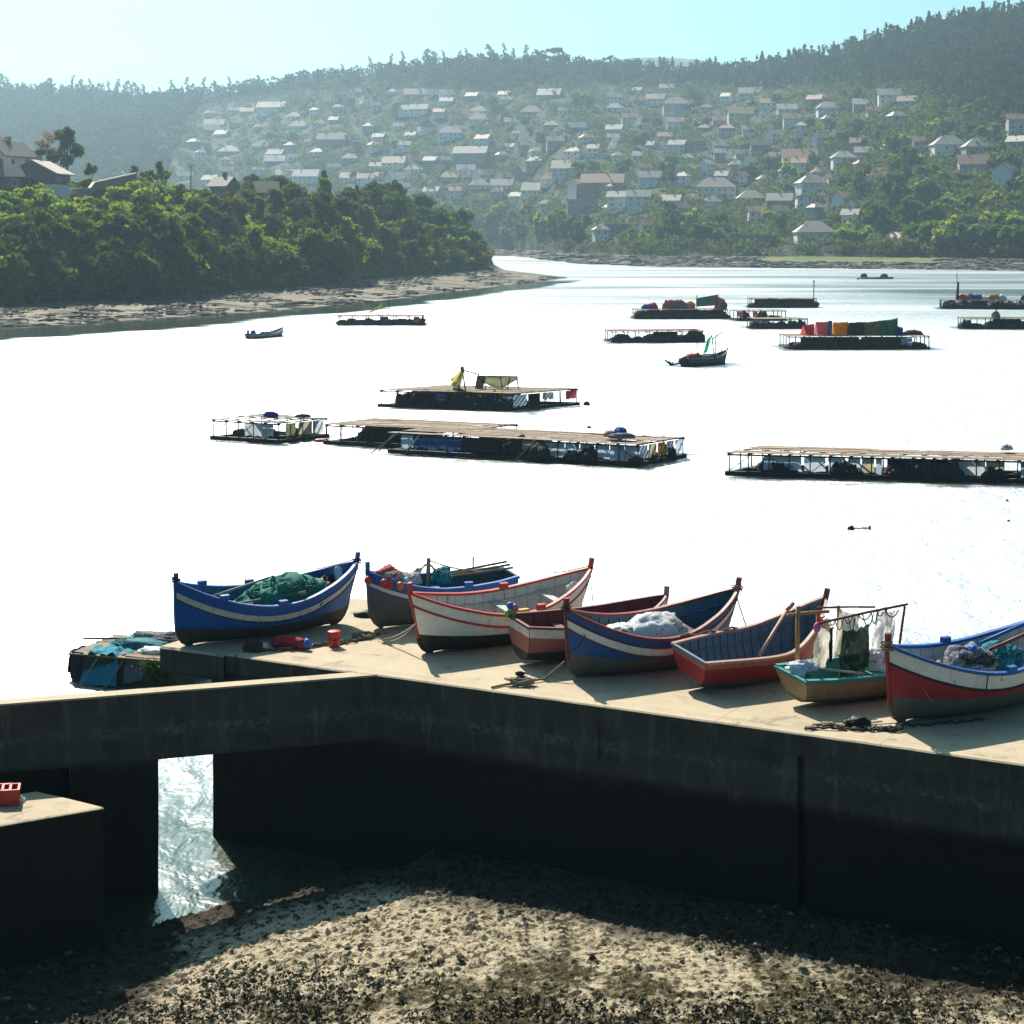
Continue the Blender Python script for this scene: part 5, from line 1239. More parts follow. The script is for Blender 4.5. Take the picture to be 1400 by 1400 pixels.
mb.grid(sheet([b2.W(0.26, 0.6, 1.02), apex, apex + Vector((0.02, 0.05, 0.0)), b2.W(0.28, -0.3, 1.03)], 8, 10, 2, 0.05)); mb.grid(sheet([apex, b2.W(0.52, 0.7, 1.0), b2.W(0.55, -0.35, 1.0), apex+Vector((0.02, 0, 0))], 8, 10, 4, 0.06)); 
single('tarpaulin', mb, N_DARK, 'dark green tarpaulin tented over a short post in the dark boat', 'tarpaulin')
heap('fishing_net', b2.W(0.50, -0.1, 0.98), (0.22, 0.30, 0.30), 31, N_TEAL, 'small teal net at the foot of the tented tarpaulin', 'net', N_TEAL, 25, 2, z2)
single('mast_stump', MB().tube([b2.W(0.42, 0.1, 0.3), b2.W(0.42, 0.1, 1.50)], 0.055, 8), POLE, 'short grey post standing in the middle of the dark boat', 'post')
single('rope', MB().tube(sag(b2.W(0.42, 0.1, 1.45), b2.W(0.98, 0.1, 1.08), 0.12), 0.016, 5), ROPE, 'slack rope from the short post to the stern of the dark boat', 'rope')
for k in range(3):
    single('oar', MB().tube([b2.W(0.55, 0.1+0.2*k, 1.02), b2.W(1.02, -0.1+0.25*k, 1.16+0.03*k)], 0.03, 6), WOOD, ['grey pole lying along the near side of the dark boat', 'grey pole lying along the middle of the dark boat', 'grey pole lying along the far side of the dark boat'][k], 'pole')
single('thole_pin', MB().tube([b2.W(0.80, 0.75, 1.0), b2.W(0.80, 0.75, 1.32)], 0.02, 6), WOOD, 'upright thole pin on the far rail of the dark boat', 'pin')
# boat 3 gear
for k, u in enumerate((0.50, 0.44)):
    p = b3.W(u, -1.0, 0.93); single('foam_block', MB().box((-0.16, -0.06, 0), (0.16, 0.06, 0.075)), C_YEL, ['yellow foam block on the near rail of the white boat', 'flatter yellow foam block left of the other on the white rail'][k], 'block', p, b3.root.rotation_euler.z)
grp = 'coloured floats hung on the white boat'
for k, (dx, dz, m, nm) in enumerate(((0, 0.10, C_BLUE, 'blue'), (0.10, 0.06, C_PNK, 'pink'), (0.06, -0.04, C_GRN, 'light green'), (-0.05, -0.06, C_GRN, 'green'))):
    p = b4.W(-0.02, 0.62, 1.02); single('float', MB().blob((0, 0, 0), (0.075, 0.075, 0.085), k+70, 0.05, 12, 8, flat=False), m, '%s float in the bunch above the small dinghy, %s' % (nm, ['topmost', 'rightmost', 'lowest right', 'lowest left'][k]), 'float', p + Vector((dx, 0, dz)))
single('plastic_bag', MB().blob(b3.W(0.93, -0.15, 1.02), (0.16, 0.12, 0.16), 81, 0.4, 14, 9), C_WHT, 'clear crumpled bag near the right end of the white boat', 'bag')
single('rope', MB().tube(sag(b3.W(1.04, 0, 1.55), b3.W(1.06, -0.25, 0.4), 0.03), 0.010, 4).tube(sag(b3.W(1.04, 0, 1.5), b3.W(0.84, 0.45, 1.3), 0.02), 0.010, 4), ROPE, 'thin rope dangling from the right post of the white boat', 'rope')
g0 = D(500, 876)
single('rope', MB().tube(sag(b3.W(0.0, -0.02, 0.72), g0 + Vector((0.25, 0, 0.03)), 0.10), 0.013, 5).tube(sag(b3.W(0.0, 0.02, 0.72), g0 + Vector((0.4, -0.15, 0.03)), 0.14), 0.013, 5), LROPE, 'pale mooring rope from the white boat down to the deck', 'rope')
# boat 5 cargo
z5 = b5.root.rotation_euler.z
heap('net_bag', b5.W(0.52, -0.1, 0.66), (0.70, 0.46, 0.50), 41, N_WHITE, 'bulky white net bag lying in the deep blue boat', 'net', LROPE, 14, 5, z5, soft=0.55)
heap('net_bag', b5.W(0.33, 0.0, 0.72), (0.42, 0.32, 0.28), 42, N_WHITE, 'smaller white net bundle left of the bulky one', 'net', LROPE, 8, 3, z5, soft=0.55)
single('rope', lash(b5, 0.0, 1.45, 0.08, 3, DROPE, '', 7).tube(sag(b5.W(0.0, 0, 1.45), b5.W(0.06, -0.32, 0.95), -0.02), 0.010, 4).tube(sag(b5.W(0.06, -0.32, 0.95), b5.W(0.0, -0.1, 0.6), 0.1), 0.010, 4), DROPE, 'dark rope round the left post of the deep blue boat', 'rope')
single('rope', lash(b5, 1.03, 1.5, 0.085, 3, ROPE, '', 8).tube(sag(b5.W(1.03, 0, 1.5), b5.W(1.10, -0.2, 0.7), 0.02), 0.014, 4).tube(sag(b5.W(1.10, -0.2, 0.7), b6.W(0.3, 0.9, 0.85), 0.06), 0.014, 4), ROPE, 'rope hanging from the right post of the deep blue boat', 'rope')
# boat 6 oar and rails
single('oar', MB().tube([b6.W(0.36, -0.80, 0.80), b6.W(0.80, 0.40, 1.22)], 0.034, 7).tube([b6.W(0.80, 0.40, 1.22), b6.W(0.87, 0.50, 1.33)], [0.04, 0.055], 6), P_PINK, 'pale oar leaning up across the red rowing boat', 'oar')
single('rope', MB().tube([b6.W(0.06+0.06*i, 1.0+0.01*math.sin(i*3), 0.80+0.035*math.sin(i*2.1)) for i in range(9)], 0.022, 5), ROPE, 'rope and rag strung along the far rail of the red rowing boat', 'rope')
# boat 7: posts, cross bars and hanging nets
def w7(px, py, Y): return at_y(px, py, Y)
fr = empty('drying_frame', b7.W(0.2, 0, 0.2), 0, 'rough frame of orange posts and poles standing in the ochre punt', 'frame'); o7 = Vector(fr.location)
def f7(a, b_, r, nm, mat): MB().tube([Vector(a)-o7, (Vector(a)+Vector(b_))/2-o7+Vector((0, 0, 0.01)), Vector(b_)-o7], r, 6).build(nm, mat, fr)
Ya = 35.35
f7(w7(1090, 913, 35.2), w7(1091, 829, 35.2), 0.045, 'post', ORANGEWOOD); f7(w7(1077, 841, 35.15), w7(1133, 836, 35.5), 0.035, 'crossbar', ORANGEWOOD)
f7(w7(1146, 912, 36.0), w7(1146, 828, 36.0), 0.032, 'post', ORANGEWOOD); f7(w7(1118, 831, 35.7), w7(1196, 830, 36.2), 0.022, 'crossbar', P_DRED)
f7(w7(1120, 852, 35.1), w7(1241, 826, 35.8), 0.026, 'long_pole', P_DRED); f7(w7(1212, 914, 36.1), w7(1211, 830, 36.1), 0.030, 'post', P_RED)
f7(w7(1230, 880, 35.75), w7(1237, 829, 35.75), 0.026, 'post', P_DRED)
def hang(name, P, mat, label, seed, amp=0.08, droop=0.0):
    single(name, MB().grid(sheet(P, 12, 14, seed, amp, droop)), mat, label, 'net')
hang('hanging_net', [w7(1124, 852, 35.4), w7(1132, 845, 35.5), w7(1131, 912, 35.5), w7(1106, 913, 35.1)], N_CREAM, 'cream net hanging beside the left orange post', 3, 0.16)
hang('hanging_net', [w7(1147, 831, 35.9), w7(1176, 838, 35.9), w7(1172, 872, 35.7), w7(1138, 902, 35.7)], N_CREAM, 'cream net hanging from the middle of the long pole', 5, 0.18, 0.05)
hang('hanging_net', [w7(1152, 861, 35.6), w7(1188, 852, 35.6), w7(1189, 912, 35.2), w7(1145, 925, 35.1)], N_DGREEN, 'dark green net hanging in the middle of the punt', 7, 0.26, 0.06)
hang('hanging_net', [w7(1200, 834, 35.9), w7(1228, 831, 35.9), w7(1219, 886, 35.9), w7(1190, 884, 35.8)], N_PALE, 'white net hanging at the right end of the long pole', 9, 0.2, 0.06)
hang('hanging_net', [w7(1132, 858, 35.6), w7(1139, 858, 35.6), w7(1138, 905, 35.5), w7(1134, 905, 35.5)], N_DARK, 'narrow dark net hanging between two cream nets', 11, 0.05)
rs7 = random.Random(4); mb = MB()
for k in range(9):
    a = w7(1135+k*9+rs7.uniform(-3, 3), 846-k*1.6, 35.6); mb.tube(sag(a, a + Vector((rs7.uniform(0.1, 0.3), 0, rs7.uniform(-0.08, 0.05))), rs7.uniform(0.08, 0.30), 8), 0.012, 4)
single('rope', mb, DROPE, 'dark loops of rope dangling along the long pole', 'rope')
mb = MB()
for k in range(5): mb.tube(sag(w7(1116, 838+k*3, 35.4), w7(1128+k*3, 842+k*4, 35.5), 0.06), 0.018, 4)
single('rope', mb, C_ORG, 'orange line knotted at the top of the left posts', 'rope')
single('float', MB().blob(w7(1117, 858, 35.3), (0.07, 0.07, 0.10), 3, 0.08, 10, 7, flat=False), C_PNK, 'pink float hanging from the left crossbar', 'float')
single('cloth', MB().blob(w7(1098, 913, 34.98), (0.30, 0.20, 0.12), 91, 0.5, 22, 12, freq=2.6).grid(sheet([w7(1082, 912, 34.75), w7(1104, 914, 34.75), w7(1100, 926, 34.68), w7(1080, 922, 34.68)], 6, 8, 2, 0.05)), C_CLOTH, 'pale blue cloth thrown over the left end of the punt', 'cloth')
heap('fishing_net', w7(1196, 914, 35.6), (0.28, 0.22, 0.36), 93, N_WHITE, 'white and pink sack net slumped against the crimson bow', 'net', C_PNK, 16, 3)
single('stick', MB().tube([w7(1122, 914, 34.95), w7(1180, 921, 35.1)], 0.028, 6), LROPE, 'pale stick lying along the teal rail', 'stick')
# boat 8 cargo
z8 = b8.root.rotation_euler.z
heap('fishing_net', b8.W(0.46, 0.0, 0.62), (0.62, 0.46, 0.55), 51, N_GREYB, 'grey and black net piled in the crimson boat', 'net', N_DARK, 45, 5, z8)
heap('fishing_net', b8.W(0.68, 0.1, 0.70), (0.40, 0.40, 0.42), 52, N_TEAL, 'teal net behind the grey pile in the crimson boat', 'net', N_TEAL, 20, 3, z8)
heap('rag', b8.W(0.47, 0.0, 1.14), (0.10, 0.09, 0.10), 53, C_BLUE, 'bright blue rag on top of the grey net', 'rag', C_BLUE, 4, 2, z8)
for k, (y0, z) in enumerate(((0.2, 1.2), (-0.1, 1.16))):
    single('oar', MB().tube([b8.W(0.55, y0, z-0.02), b8.W(1.0, y0+0.2, z+0.30)], 0.035, 6), (P_BLUE, P_DRED)[k], ['blue oar resting over the stern of the crimson boat', 'dark red oar resting over the stern of the crimson boat'][k], 'oar')
single('rope', lash(b8, 0.0, 1.42, 0.095, 5, ROPE, '', 9).tube(sag(b8.W(0, 0, 1.4), b8.W(0.0, 0.02, 0.3), 0.0), 0.014, 5).tube(sag(b8.W(0.02, 0, 1.45), b8.W(0.14, -0.55, 0.5), 0.02), 0.012, 5), ROPE, 'rope lashed round the post of the crimson boat and hanging down its bow', 'rope')
single('rope', MB().tube(sag(b8.W(0.36, -1.02, 1.06), b8.W(0.36, -0.98, 0.62), 0.0), 0.012, 4), DROPE, 'short dark rope end hanging on the white stripe', 'rope')
# ropes and gear on the deck
def ground_rope(pts, thick, mat, label, wob=0.06, seed=1, group=None, dens=8):
    rs = random.Random(seed); P = [D(*p) + Vector((0, 0, thick)) for p in pts]; out = []
    for a, b_ in zip(P[:-1], P[1:]):
        for i in range(dens): out.append(a+(b_-a)*(i/dens) + Vector((rs.uniform(-wob, wob), rs.uniform(-wob, wob), rs.uniform(0, thick*1.5))))
    out.append(P[-1]); return single('rope', MB().tube(out, thick, 5), mat, label, 'rope', group=group)
ground_rope([(330, 890), (372, 890), (420, 887), (452, 880), (480, 878), (505, 870), (530, 866)], 0.026, ROPE, 'thick rope running along the deck past the red bucket', 0.07, 2)
ground_rope([(345, 893), (400, 890), (440, 884), (476, 881), (500, 874), (520, 868)], 0.022, DROPE, 'dark rope running beside the thick one past the red bucket', 0.06, 3)
knot(D(497, 873), 0.20, 5, ROPE, 'rope', 'tangle of pale rope on the deck in front of the dark boat', 5)
knot(D(712, 937), 0.24, 6, ROPE, 'rope', 'tangled rope coil on the deck edge below the deep blue boat', 6, tail=[D(672, 942)+Vector((0, 0, 0.03)), D(690, 938)+Vector((0, 0, 0.03)), D(716, 936)+Vector((0, 0, 0.05)), D(745, 931)+Vector((0, 0, 0.05)), b5.W(-0.01, 0, 0.35)], thick=0.024)
single('cleat', MB().tube([D(716, 936), D(716, 936)+Vector((-0.05, 0, 0.22))], [0.05, 0.035], 8).blob(D(716, 936)+Vector((-0.07, 0, 0.22)), (0.10, 0.05, 0.05), 2, 0.2, 10, 6, flat=False), C_BLK, 'small black iron cleat on the deck edge with rope around it', 'cleat')
heap('rope_heap', D(346, 890), (0.20, 0.16, 0.26), 61, N_DARK, 'black tangled heap of rope and net by the blue boat', 'rope', DROPE, 50, 3)
heap('rubber_mat', D(1172, 994), (0.24, 0.20, 0.20), 62, C_BLK, 'black rubber lump standing in the coil near the deck edge', 'rubber', C_BLK, 4, 1)
ground_rope([(1106, 997), (1128, 992), (1150, 994), (1172, 997), (1196, 998), (1214, 998)], 0.024, ROPE, 'knotted rope trailing along the deck edge by the black lump', 0.10, 8, dens=14)
ground_rope([(1100, 998), (1120, 997), (1150, 998), (1185, 1000), (1215, 1000), (1240, 994), (1300, 990), (1345, 985)], 0.022, DROPE, 'dark rope leading from the deck edge under the crimson boat', 0.06, 9)
knot(D(1222, 1000), 0.14, 4, DROPE, 'rope', 'small dark coil of rope in front of the crimson bow', 10)
# red bucket
bk = empty('bucket', D(457, 884), 0, 'red square bucket with a lid standing on the deck', 'bucket')
mb = MB(); pr = [(-0.13, 0), (0.13, 0)]
mb.lathe([(0.115, 0.0), (0.125, 0.02), (0.135, 0.28), (0.138, 0.30)], n=16); mb.build('body', C_RED, bk)
MB().lathe([(0.15, 0.302), (0.155, 0.33), (0.13, 0.345), (0.02, 0.35)], n=16).build('lid', C_RED, bk)
MB().tube([(0.14*math.cos(a), 0.05, 0.30-0.14*math.sin(a)) if False else (0.142*math.cos(a), -0.145, 0.26-0.10*math.sin(a)) for a in [PI*i/10 for i in range(11)]], 0.008, 5).build('handle', C_BLK, bk)
# long red bag with a blue end
pts = [D(372, 886), D(385, 885), D(400, 886), D(412, 888), D(417, 889)]
rb = empty('bag', pts[0], 0, 'long red cloth bag with blue end lying on the deck', 'bag'); o_ = Vector(rb.location)
MB().tube([p-o_+Vector((0, 0, 0.12)) for p in pts], [0.10, 0.155, 0.145, 0.12, 0.10], 12).build('body', worn('red_cloth', (0.36, 0.03, 0.035), (0.2, 0.02, 0.02), 7, 0.7, 0.9), rb)
MB().blob(D(419, 889)-o_+Vector((0, 0, 0.11)), (0.11, 0.10, 0.11), 71, 0.4, 14, 9).build('blue_end', C_BLUE, rb)
heap('rag', D(360, 888), (0.13, 0.11, 0.14), 63, C_WHT, 'crumpled white rag beside the long red bag', 'rag', C_WHT, 4, 2)
single('rope', MB().tube([D(322, 897)+Vector((0, 0, 0.02)), D(324, 897)+Vector((0, -0.12, -0.1)), D(322, 898)+Vector((-0.02, -0.18, -0.8)), D(321, 899)+Vector((-0.05, -0.2, -1.3))], 0.022, 5), DROPE, 'rope hanging over the quay edge below the blue boat', 'rope')
single('scrap', MB().blob(D(500, 843)+Vector((0, 0, 0.02)), (0.26, 0.2, 0.12), 77, 0.4, 14, 8), C_BLK, 'dark rubbish lying on the deck between the two left boats', 'rubbish')
# crates on the landing
for k, (px, w_, m) in enumerate(((2, 0.34, 'left'), (15, 0.30, 'right'))):
    p = on_z(px, 1098, LZ+0.012); cr = empty('crate', p, R(12), 'red plastic crate on the landing block, %s of the two' % m, 'crate')
    mb = MB(); h = 0.27; t_ = 0.02; ww = w_/2
    mb.box((-ww, -0.2, 0), (ww, 0.2, t_))
    for lo, hi in (((-ww, -0.2, t_), (ww, -0.18, h)), ((-ww, 0.18, t_), (ww, 0.2, h)), ((-ww, -0.18, t_), (-ww+t_, 0.18, h)), ((ww-t_, -0.18, t_), (ww, 0.18, h))): mb.box(lo, hi)
    mb.build('body', C_RED, cr); rm = MB()
    for lo, hi in (((-ww-0.015, -0.215, h), (ww+0.015, -0.175, h+0.03)), ((-ww-0.015, 0.175, h), (ww+0.015, 0.215, h+0.03)), ((-ww-0.015, -0.175, h), (-ww+0.03, 0.175, h+0.03)), ((ww-0.03, -0.175, h), (ww+0.015, 0.175, h+0.03))): rm.box(lo, hi)
    rm.build('rim', C_RED, cr)
heap('plastic_bag', on_z(26, 1096, LZ+0.01), (0.10, 0.09, 0.11), 66, C_WHT, 'small white plastic bag beside the red crates', 'bag', C_WHT, 3, 2)
# ------------------------------------------------------------------ cage rafts on the water
R_DARK = worn('wet_timber', (0.030, 0.026, 0.022), (0.015, 0.014, 0.013), 3, 0.8, 0.7); R_POST = worn('raft_post', (0.085, 0.062, 0.05), (0.04, 0.032, 0.028), 3, 0.8, 0.8)
R_DECK = worn('raft_planks', (0.44, 0.31, 0.22), (0.20, 0.14, 0.10), 1.2, 0.9, 0.85, stretch=(0.6, 3, 1)); R_REDDECK = worn('raft_red_rail', (0.36, 0.12, 0.09), (0.2, 0.09, 0.07), 2, 0.7, 0.85)
R_SHEET = NT('raft_sheet'); v = R_SHEET.coord('Object'); n1 = R_SHEET.noise(v, 1.1, 4, 0.65)
c = R_SHEET.mix(R_SHEET.ramp(n1, [(0.3, 0.0), (0.7, 1.0)]), (0.74, 0.82, 0.92), (0.55, 0.64, 0.76)); b_s = R_SHEET.bsdf(c, 0.6, 0.3); tl = R_SHEET.n('ShaderNodeBsdfTranslucent'); R_SHEET.l(c, tl.inputs['Color'])
mx = R_SHEET.n('ShaderNodeMixShader'); mx.inputs[0].default_value = 0.45; R_SHEET.l(b_s.outputs[0], mx.inputs[1]); R_SHEET.l(tl.outputs[0], mx.inputs[2]); R_SHEET = R_SHEET.done(mx)
def thin(name, col, tr=0.5):
    t = NT(name); v = t.coord('Object'); n1 = t.noise(v, 1.6, 4, 0.65)
    c = t.mix(t.ramp(n1, [(0.3, 0.0), (0.7, 1.0)]), col, tuple(x*0.6 for x in col)); b = t.bsdf(c, 0.7, 0.2); l = t.n('ShaderNodeBsdfTranslucent'); t.l(c, l.inputs['Color'])
    m = t.n('ShaderNodeMixShader'); m.inputs[0].default_value = tr; t.l(b.outputs[0], m.inputs[1]); t.l(l.outputs[0], m.inputs[2]); return t.done(m)
S_WHITE = thin('sheet_white', (0.82, 0.84, 0.88)); S_CREAM = thin('sheet_cream', (0.62, 0.54, 0.38)); S_BLUE = thin('sheet_blue', (0.05, 0.12, 0.30), 0.3); S_RED = thin('sheet_red', (0.60, 0.10, 0.11)); S_PINK = thin('sheet_pink', (0.66, 0.25, 0.25))
S_AMBER = thin('sheet_amber', (0.70, 0.36, 0.06)); S_GREEN = thin('sheet_green', (0.09, 0.22, 0.17)); S_DGREEN = thin('sheet_dark_green', (0.04, 0.07, 0.06), 0.3); S_JADE = thin('sheet_jade', (0.04, 0.50, 0.33), 0.6); S_OLIVE = thin('sheet_olive', (0.22, 0.24, 0.12), 0.5); S_YEL = thin('sheet_yellow', (0.70, 0.58, 0.12), 0.6)
S_BLACKN = thin('sheet_black', (0.016, 0.018, 0.02), 0.1); S_ORANGE = thin('sheet_orange', (0.65, 0.28, 0.06))
PM = {}
def post_mesh(h, r):
    k = (round(h, 2), round(r, 3))
    if k not in PM: PM[k] = MB().tube([(0, 0, 0), (0.01, 0, h*0.5), (0, 0.01, h)], [r*1.1, r, r], 6).mesh('post', R_POST)
    return PM[k]
class Raft:
    def __init__(self, label, FL, FR, depth, h, sp=1.1, deck=True, dmat=None, slat=0.34, pr=0.035, group='cage rafts moored on the water', side_posts=True, side=None, cover=1.0):
        a = on_z(*FL); b_ = on_z(*FR); d = b_-a; self.L = d.length; self.h = h; self.k = 0.0
        if side is not None:
            ux = d.normalized(); sx_ = side[0]*ux.x + side[1]*ux.y; depth = -side[0]*ux.y + side[1]*ux.x; self.k = sx_/depth
        self.W = depth
        self.root = empty('cage_raft', a, math.atan2(d.y, d.x), label, 'raft', group); rs = random.Random(int(a.x*10)); self.rs = rs; self.seed = abs(int(a.x*7)) % 97
        L, W = self.L, depth; mb = MB(); t_ = 0.30
        for y in (0, W/2, W): mb.box((-0.15, y-t_/2, -0.12), (L+0.15, y+t_/2, 0.22))
        n = max(2, int(L/3)); 
        for i in range(n+1): x = L*i/n; mb.box((x-0.10, t_/2, 0.02), (x+0.10, W/2-t_/2, 0.20)); mb.box((x-0.10, W/2+t_/2, 0.02), (x+0.10, W-t_/2, 0.20))
        self._b(mb, 'pontoon', R_DARK)
        nx = max(2, int(L/sp)); ny = max(1, int(W/sp)); pm = post_mesh(h-0.22, pr)
        spots = [(L*i/nx + (rs.uniform(-0.1, 0.1) if 0 < i < nx else 0), y) for i in range(nx+1) for y in (0, W)]
        if side_posts: spots += [(x, W*j/ny) for j in range(1, ny) for x in (0, L)]
        for k, (x, y) in enumerate(spots[:100]): link_mesh('post', pm, self.root, (x+self.k*y, y, 0.22), rs.uniform(0, 6))
        tb = MB(); w_ = 0.09
        for y in (0, W): tb.bar((-0.1, y, h), (L+0.1, y, h), w_, 0.08)
        for i in range(nx+1): x = L*i/nx; tb.bar((x, -0.1, h+0.07), (x, W+0.1, h+0.07), 0.07, 0.06)
        for i in range(0, nx, 2):      # bracing
            x0 = L*i/nx; x1 = L*(i+1)/nx; tb.bar((x0, 0.03, 0.25), (x1, 0.03, h-0.05), 0.03) if rs.random() < 0.5 else tb.bar((x1, 0.03, 0.25), (x0, 0.03, h-0.05), 0.03)
        self._b(tb, 'top_frame', R_POST)
        if deck:
            db = MB(); y = 0.0; k = 0
            while y < W:
                wv = slat*rs.uniform(0.6, 1.0)
                if rs.random() < cover:
                    x = -0.15
                    while x < L:
                        e = min(L+0.15, x+rs.uniform(2.0, 4.5)); zz = h+0.105+rs.uniform(0, 0.03); tl_ = rs.uniform(-0.02, 0.02)
                        if rs.random() < 0.93*cover+0.05: db.bar((x, y+tl_, zz), (e-0.06, y-tl_, zz+rs.uniform(-0.01, 0.01)), wv*0.92, 0.03)
                        x = e
                y += slat
            self._b(db, 'deck_planks', dmat or R_DECK)
    def _b(self, mb, name, mat):
        mb.v = [(x+self.k*y, y, z) for x, y, z in mb.v]; return mb.build(name, mat, self.root)
    def P(self, x, y, z):
        x = x + self.k*y
        r = self.root.rotation_euler.z; c, s = math.cos(r), math.sin(r); l = self.root.location
        return Vector((l.x+c*x-s*y, l.y+s*x+c*y, l.z+z))
    def panel(self, x0, x1, mat, y=-0.06, z0=0.2, z1=None, amp=0.08, ragged=0.25, name='hanging_sheet'):
        z1 = self.h if z1 is None else z1; n = max(4, int(abs(x1-x0)*3)); self.seed += 1; rows = []
        for i in range(6):
            f = i/5; row = []
            for j in range(n+1):
                x = x0+(x1-x0)*j/n; nz = noise.noise(Vector((x*1.7, self.seed, 3)))
                low = z0 + ragged*(0.5+nz); row.append((x, y+amp*noise.noise(Vector((x*2.2, f*1.5, self.seed)))*f*1.5, z1+(low-z1)*f))
            rows.append(row)
        return self._b(MB().grid(rows), name, mat)
    def side_panel(self, x, y0, y1, mat, z0=0.2, z1=None):
        z1 = self.h if z1 is None else z1; self.seed += 1
        rows = [[(x+0.05*noise.noise(Vector((j, i*0.5, self.seed))), y0+(y1-y0)*j/6, z1+(z0+0.2*noise.noise(Vector((j*0.8, self.seed, 1)))-z1)*i/4) for j in range(7)] for i in range(5)]
        return self._b(MB().grid(rows), 'hanging_sheet', mat)
    def heaps(self, spots, label, floats=None):
        for x, y, sx, sz in spots:
            self.seed += 1; mb = MB(); mb.blob((0, 0, 0), (sx, min(self.W*0.30, sx*0.8), sz), self.seed, 0.4, 16, 9, 0, 2.4)
            for k in range(3): mb.blob((self.rs.uniform(-sx, sx)*0.6, self.rs.uniform(-0.5, 0), sz*0.1), (sx*0.4, sx*0.35, sz*self.rs.uniform(0.5, 0.9)), self.seed+k, 0.4, 10, 6, 0, 2.4)
            if floats:
                for k in range(floats): 
                    a = self.rs.uniform(3.3, 6.1); e = self.rs.uniform(0.1, 1.2); mb.blob((sx*1.02*math.cos(a)*math.cos(e), min(self.W*0.3, sx*0.8)*1.02*math.sin(a)*math.cos(e), sz*1.0*math.sin(e)), (0.09, 0.09, 0.09), k, 0.05, 8, 5, self.rs.choice([1, 1, 2]), flat=False)
            single('net_heap', mb, [N_DARK, C_RED, N_WHITE], label, 'net', self.P(x, y, 0.24), self.root.rotation_euler.z, label + 's')
    def thing(self, name, mb, mat, label, cat): return single(name, mb, mat, label, cat)
# nearest rafts
r1 = Raft('small square cage raft at the left, open sided with a blue bundle on top', (292, 600.5), (381, 606), 4.3, 1.15, 0.85, side=(2.6, 3.3), slat=0.45, cover=0.75, dmat=worn('grey_planks', (0.26, 0.24, 0.21), (0.13, 0.12, 0.11), 1.2, 0.9, 0.85))
r1.root.rotation_euler.z -= 0.0
r1.panel(2.3, 3.6, S_WHITE, 0.1); r1.panel(3.7, 4.6, S_WHITE); r1.side_panel(r1.L-0.1, 1.8, 3.0, S_CREAM, 0.3); r1.side_panel(r1.L-0.1, 0.7, 1.6, S_OLIVE, 0.3); r1.side_panel(r1.L-0.1, 3.2, 4.0, S_WHITE, 0.3)
r1.heaps([(0.9, 1.4, 0.45, 0.38), (1.9, 1.6, 0.6, 0.62), (3.0, 1.5, 0.5, 0.45), (4.0, 2.4, 0.6, 0.55)], 'dark net heap stored inside the small square raft')
heap('bundle', r1.P(2.4, 2.2, 1.40), (0.46, 0.34, 0.30), 101, C_BCLOTH, 'blue bundle lying on top of the small square raft', 'bundle', C_BCLOTH, 10, 3)
heap('rope_heap', r1.P(4.0, 3.2, 1.36), (0.5, 0.24, 0.16), 102, N_DARK, 'low dark heap of rope on top of the small square raft', 'rope', DROPE, 18, 2)
r2 = Raft('brown decked cage raft lying behind the left end of the long raft', (447, 607), (640, 616), 4.6, 1.12, 1.0, side=(2.9, 3.6))
r2.heaps([(1.9, 1.2, 0.8, 0.7), (3.2, 1.2, 0.9, 0.9), (4.6, 1.2, 0.9, 0.95), (6.0, 1.2, 0.9, 0.9)], 'dark net heap stored inside the brown decked raft', 4); r2.panel(1.6, 4.0, S_BLACKN, 1.3, ragged=0.5); r2.panel(2.5, 4.8, S_BLACKN, 0.15, ragged=0.4)
single('orange_float', MB().blob((0, 0, 0.05), (0.5, 0.26, 0.16), 3, 0.2, 14, 8), C_ORG, 'flat orange float in the gap left of the brown decked raft', 'float', on_z(440, 604))
r3 = Raft('longest cage raft, timber deck above blue and white sheets, in mid water', (535, 619), (872, 637), 5.4, 1.10, 1.15, side=(2.9, 3.9), cover=0.9)
L3 = r3.L
for x0, x1, m in ((0.7, 1.5, R_SHEET), (1.6, 2.3, S_BLUE), (2.3, 4.6, S_BLUE), (4.7, 7.2, S_BLACKN), (8.5, 9.2, S_CREAM)): r3.panel(x0, x1, m, ragged=0.3 if m != S_CREAM else 0.9)
for i in range(7): r3.panel(9.55*L3/16 + i*1.04*L3/16*0.9, 9.55*L3/16 + (i*1.04+1.0)*L3/16*0.9, R_SHEET if i % 3 else S_WHITE, 0.10, ragged=0.15)
for i in range(5): r3.side_panel(L3+0.03, r3.W*(0.03+i*0.195), r3.W*(0.20+i*0.195), [R_SHEET, S_CREAM, S_ORANGE, S_WHITE, R_SHEET][i], 0.35)
r3.panel(4.7, 7.0, S_BLACKN, 1.6, ragged=0.4); r3.panel(7.0, 9.3, R_SHEET, 1.6, ragged=0.5); r3.heaps([(1.2, 0.9, 0.8, 0.5), (3.6, 1.2, 0.9, 0.7), (5.4, 0.8, 0.9, 0.8), (6.6, 0.8, 0.9, 0.9), (7.9, 0.8, 0.9, 0.95), (9.0, 0.7, 0.8, 0.8)], 'dark net heap in the left half of the longest raft', 3)
r3.heaps([(9.6, -0.10, 0.75, 0.75), (11.6, -0.12, 0.5, 0.45), (12.6, -0.12, 0.55, 0.70), (15.4, 0.0, 0.4, 0.30)], 'dark shaggy heap at the foot of the white sheets of the longest raft')
r3.heaps([(L3-0.3, 1.8, 0.4, 0.45), (L3-0.3, 3.6, 0.5, 0.6)], 'dark heap at the right end of the longest raft')
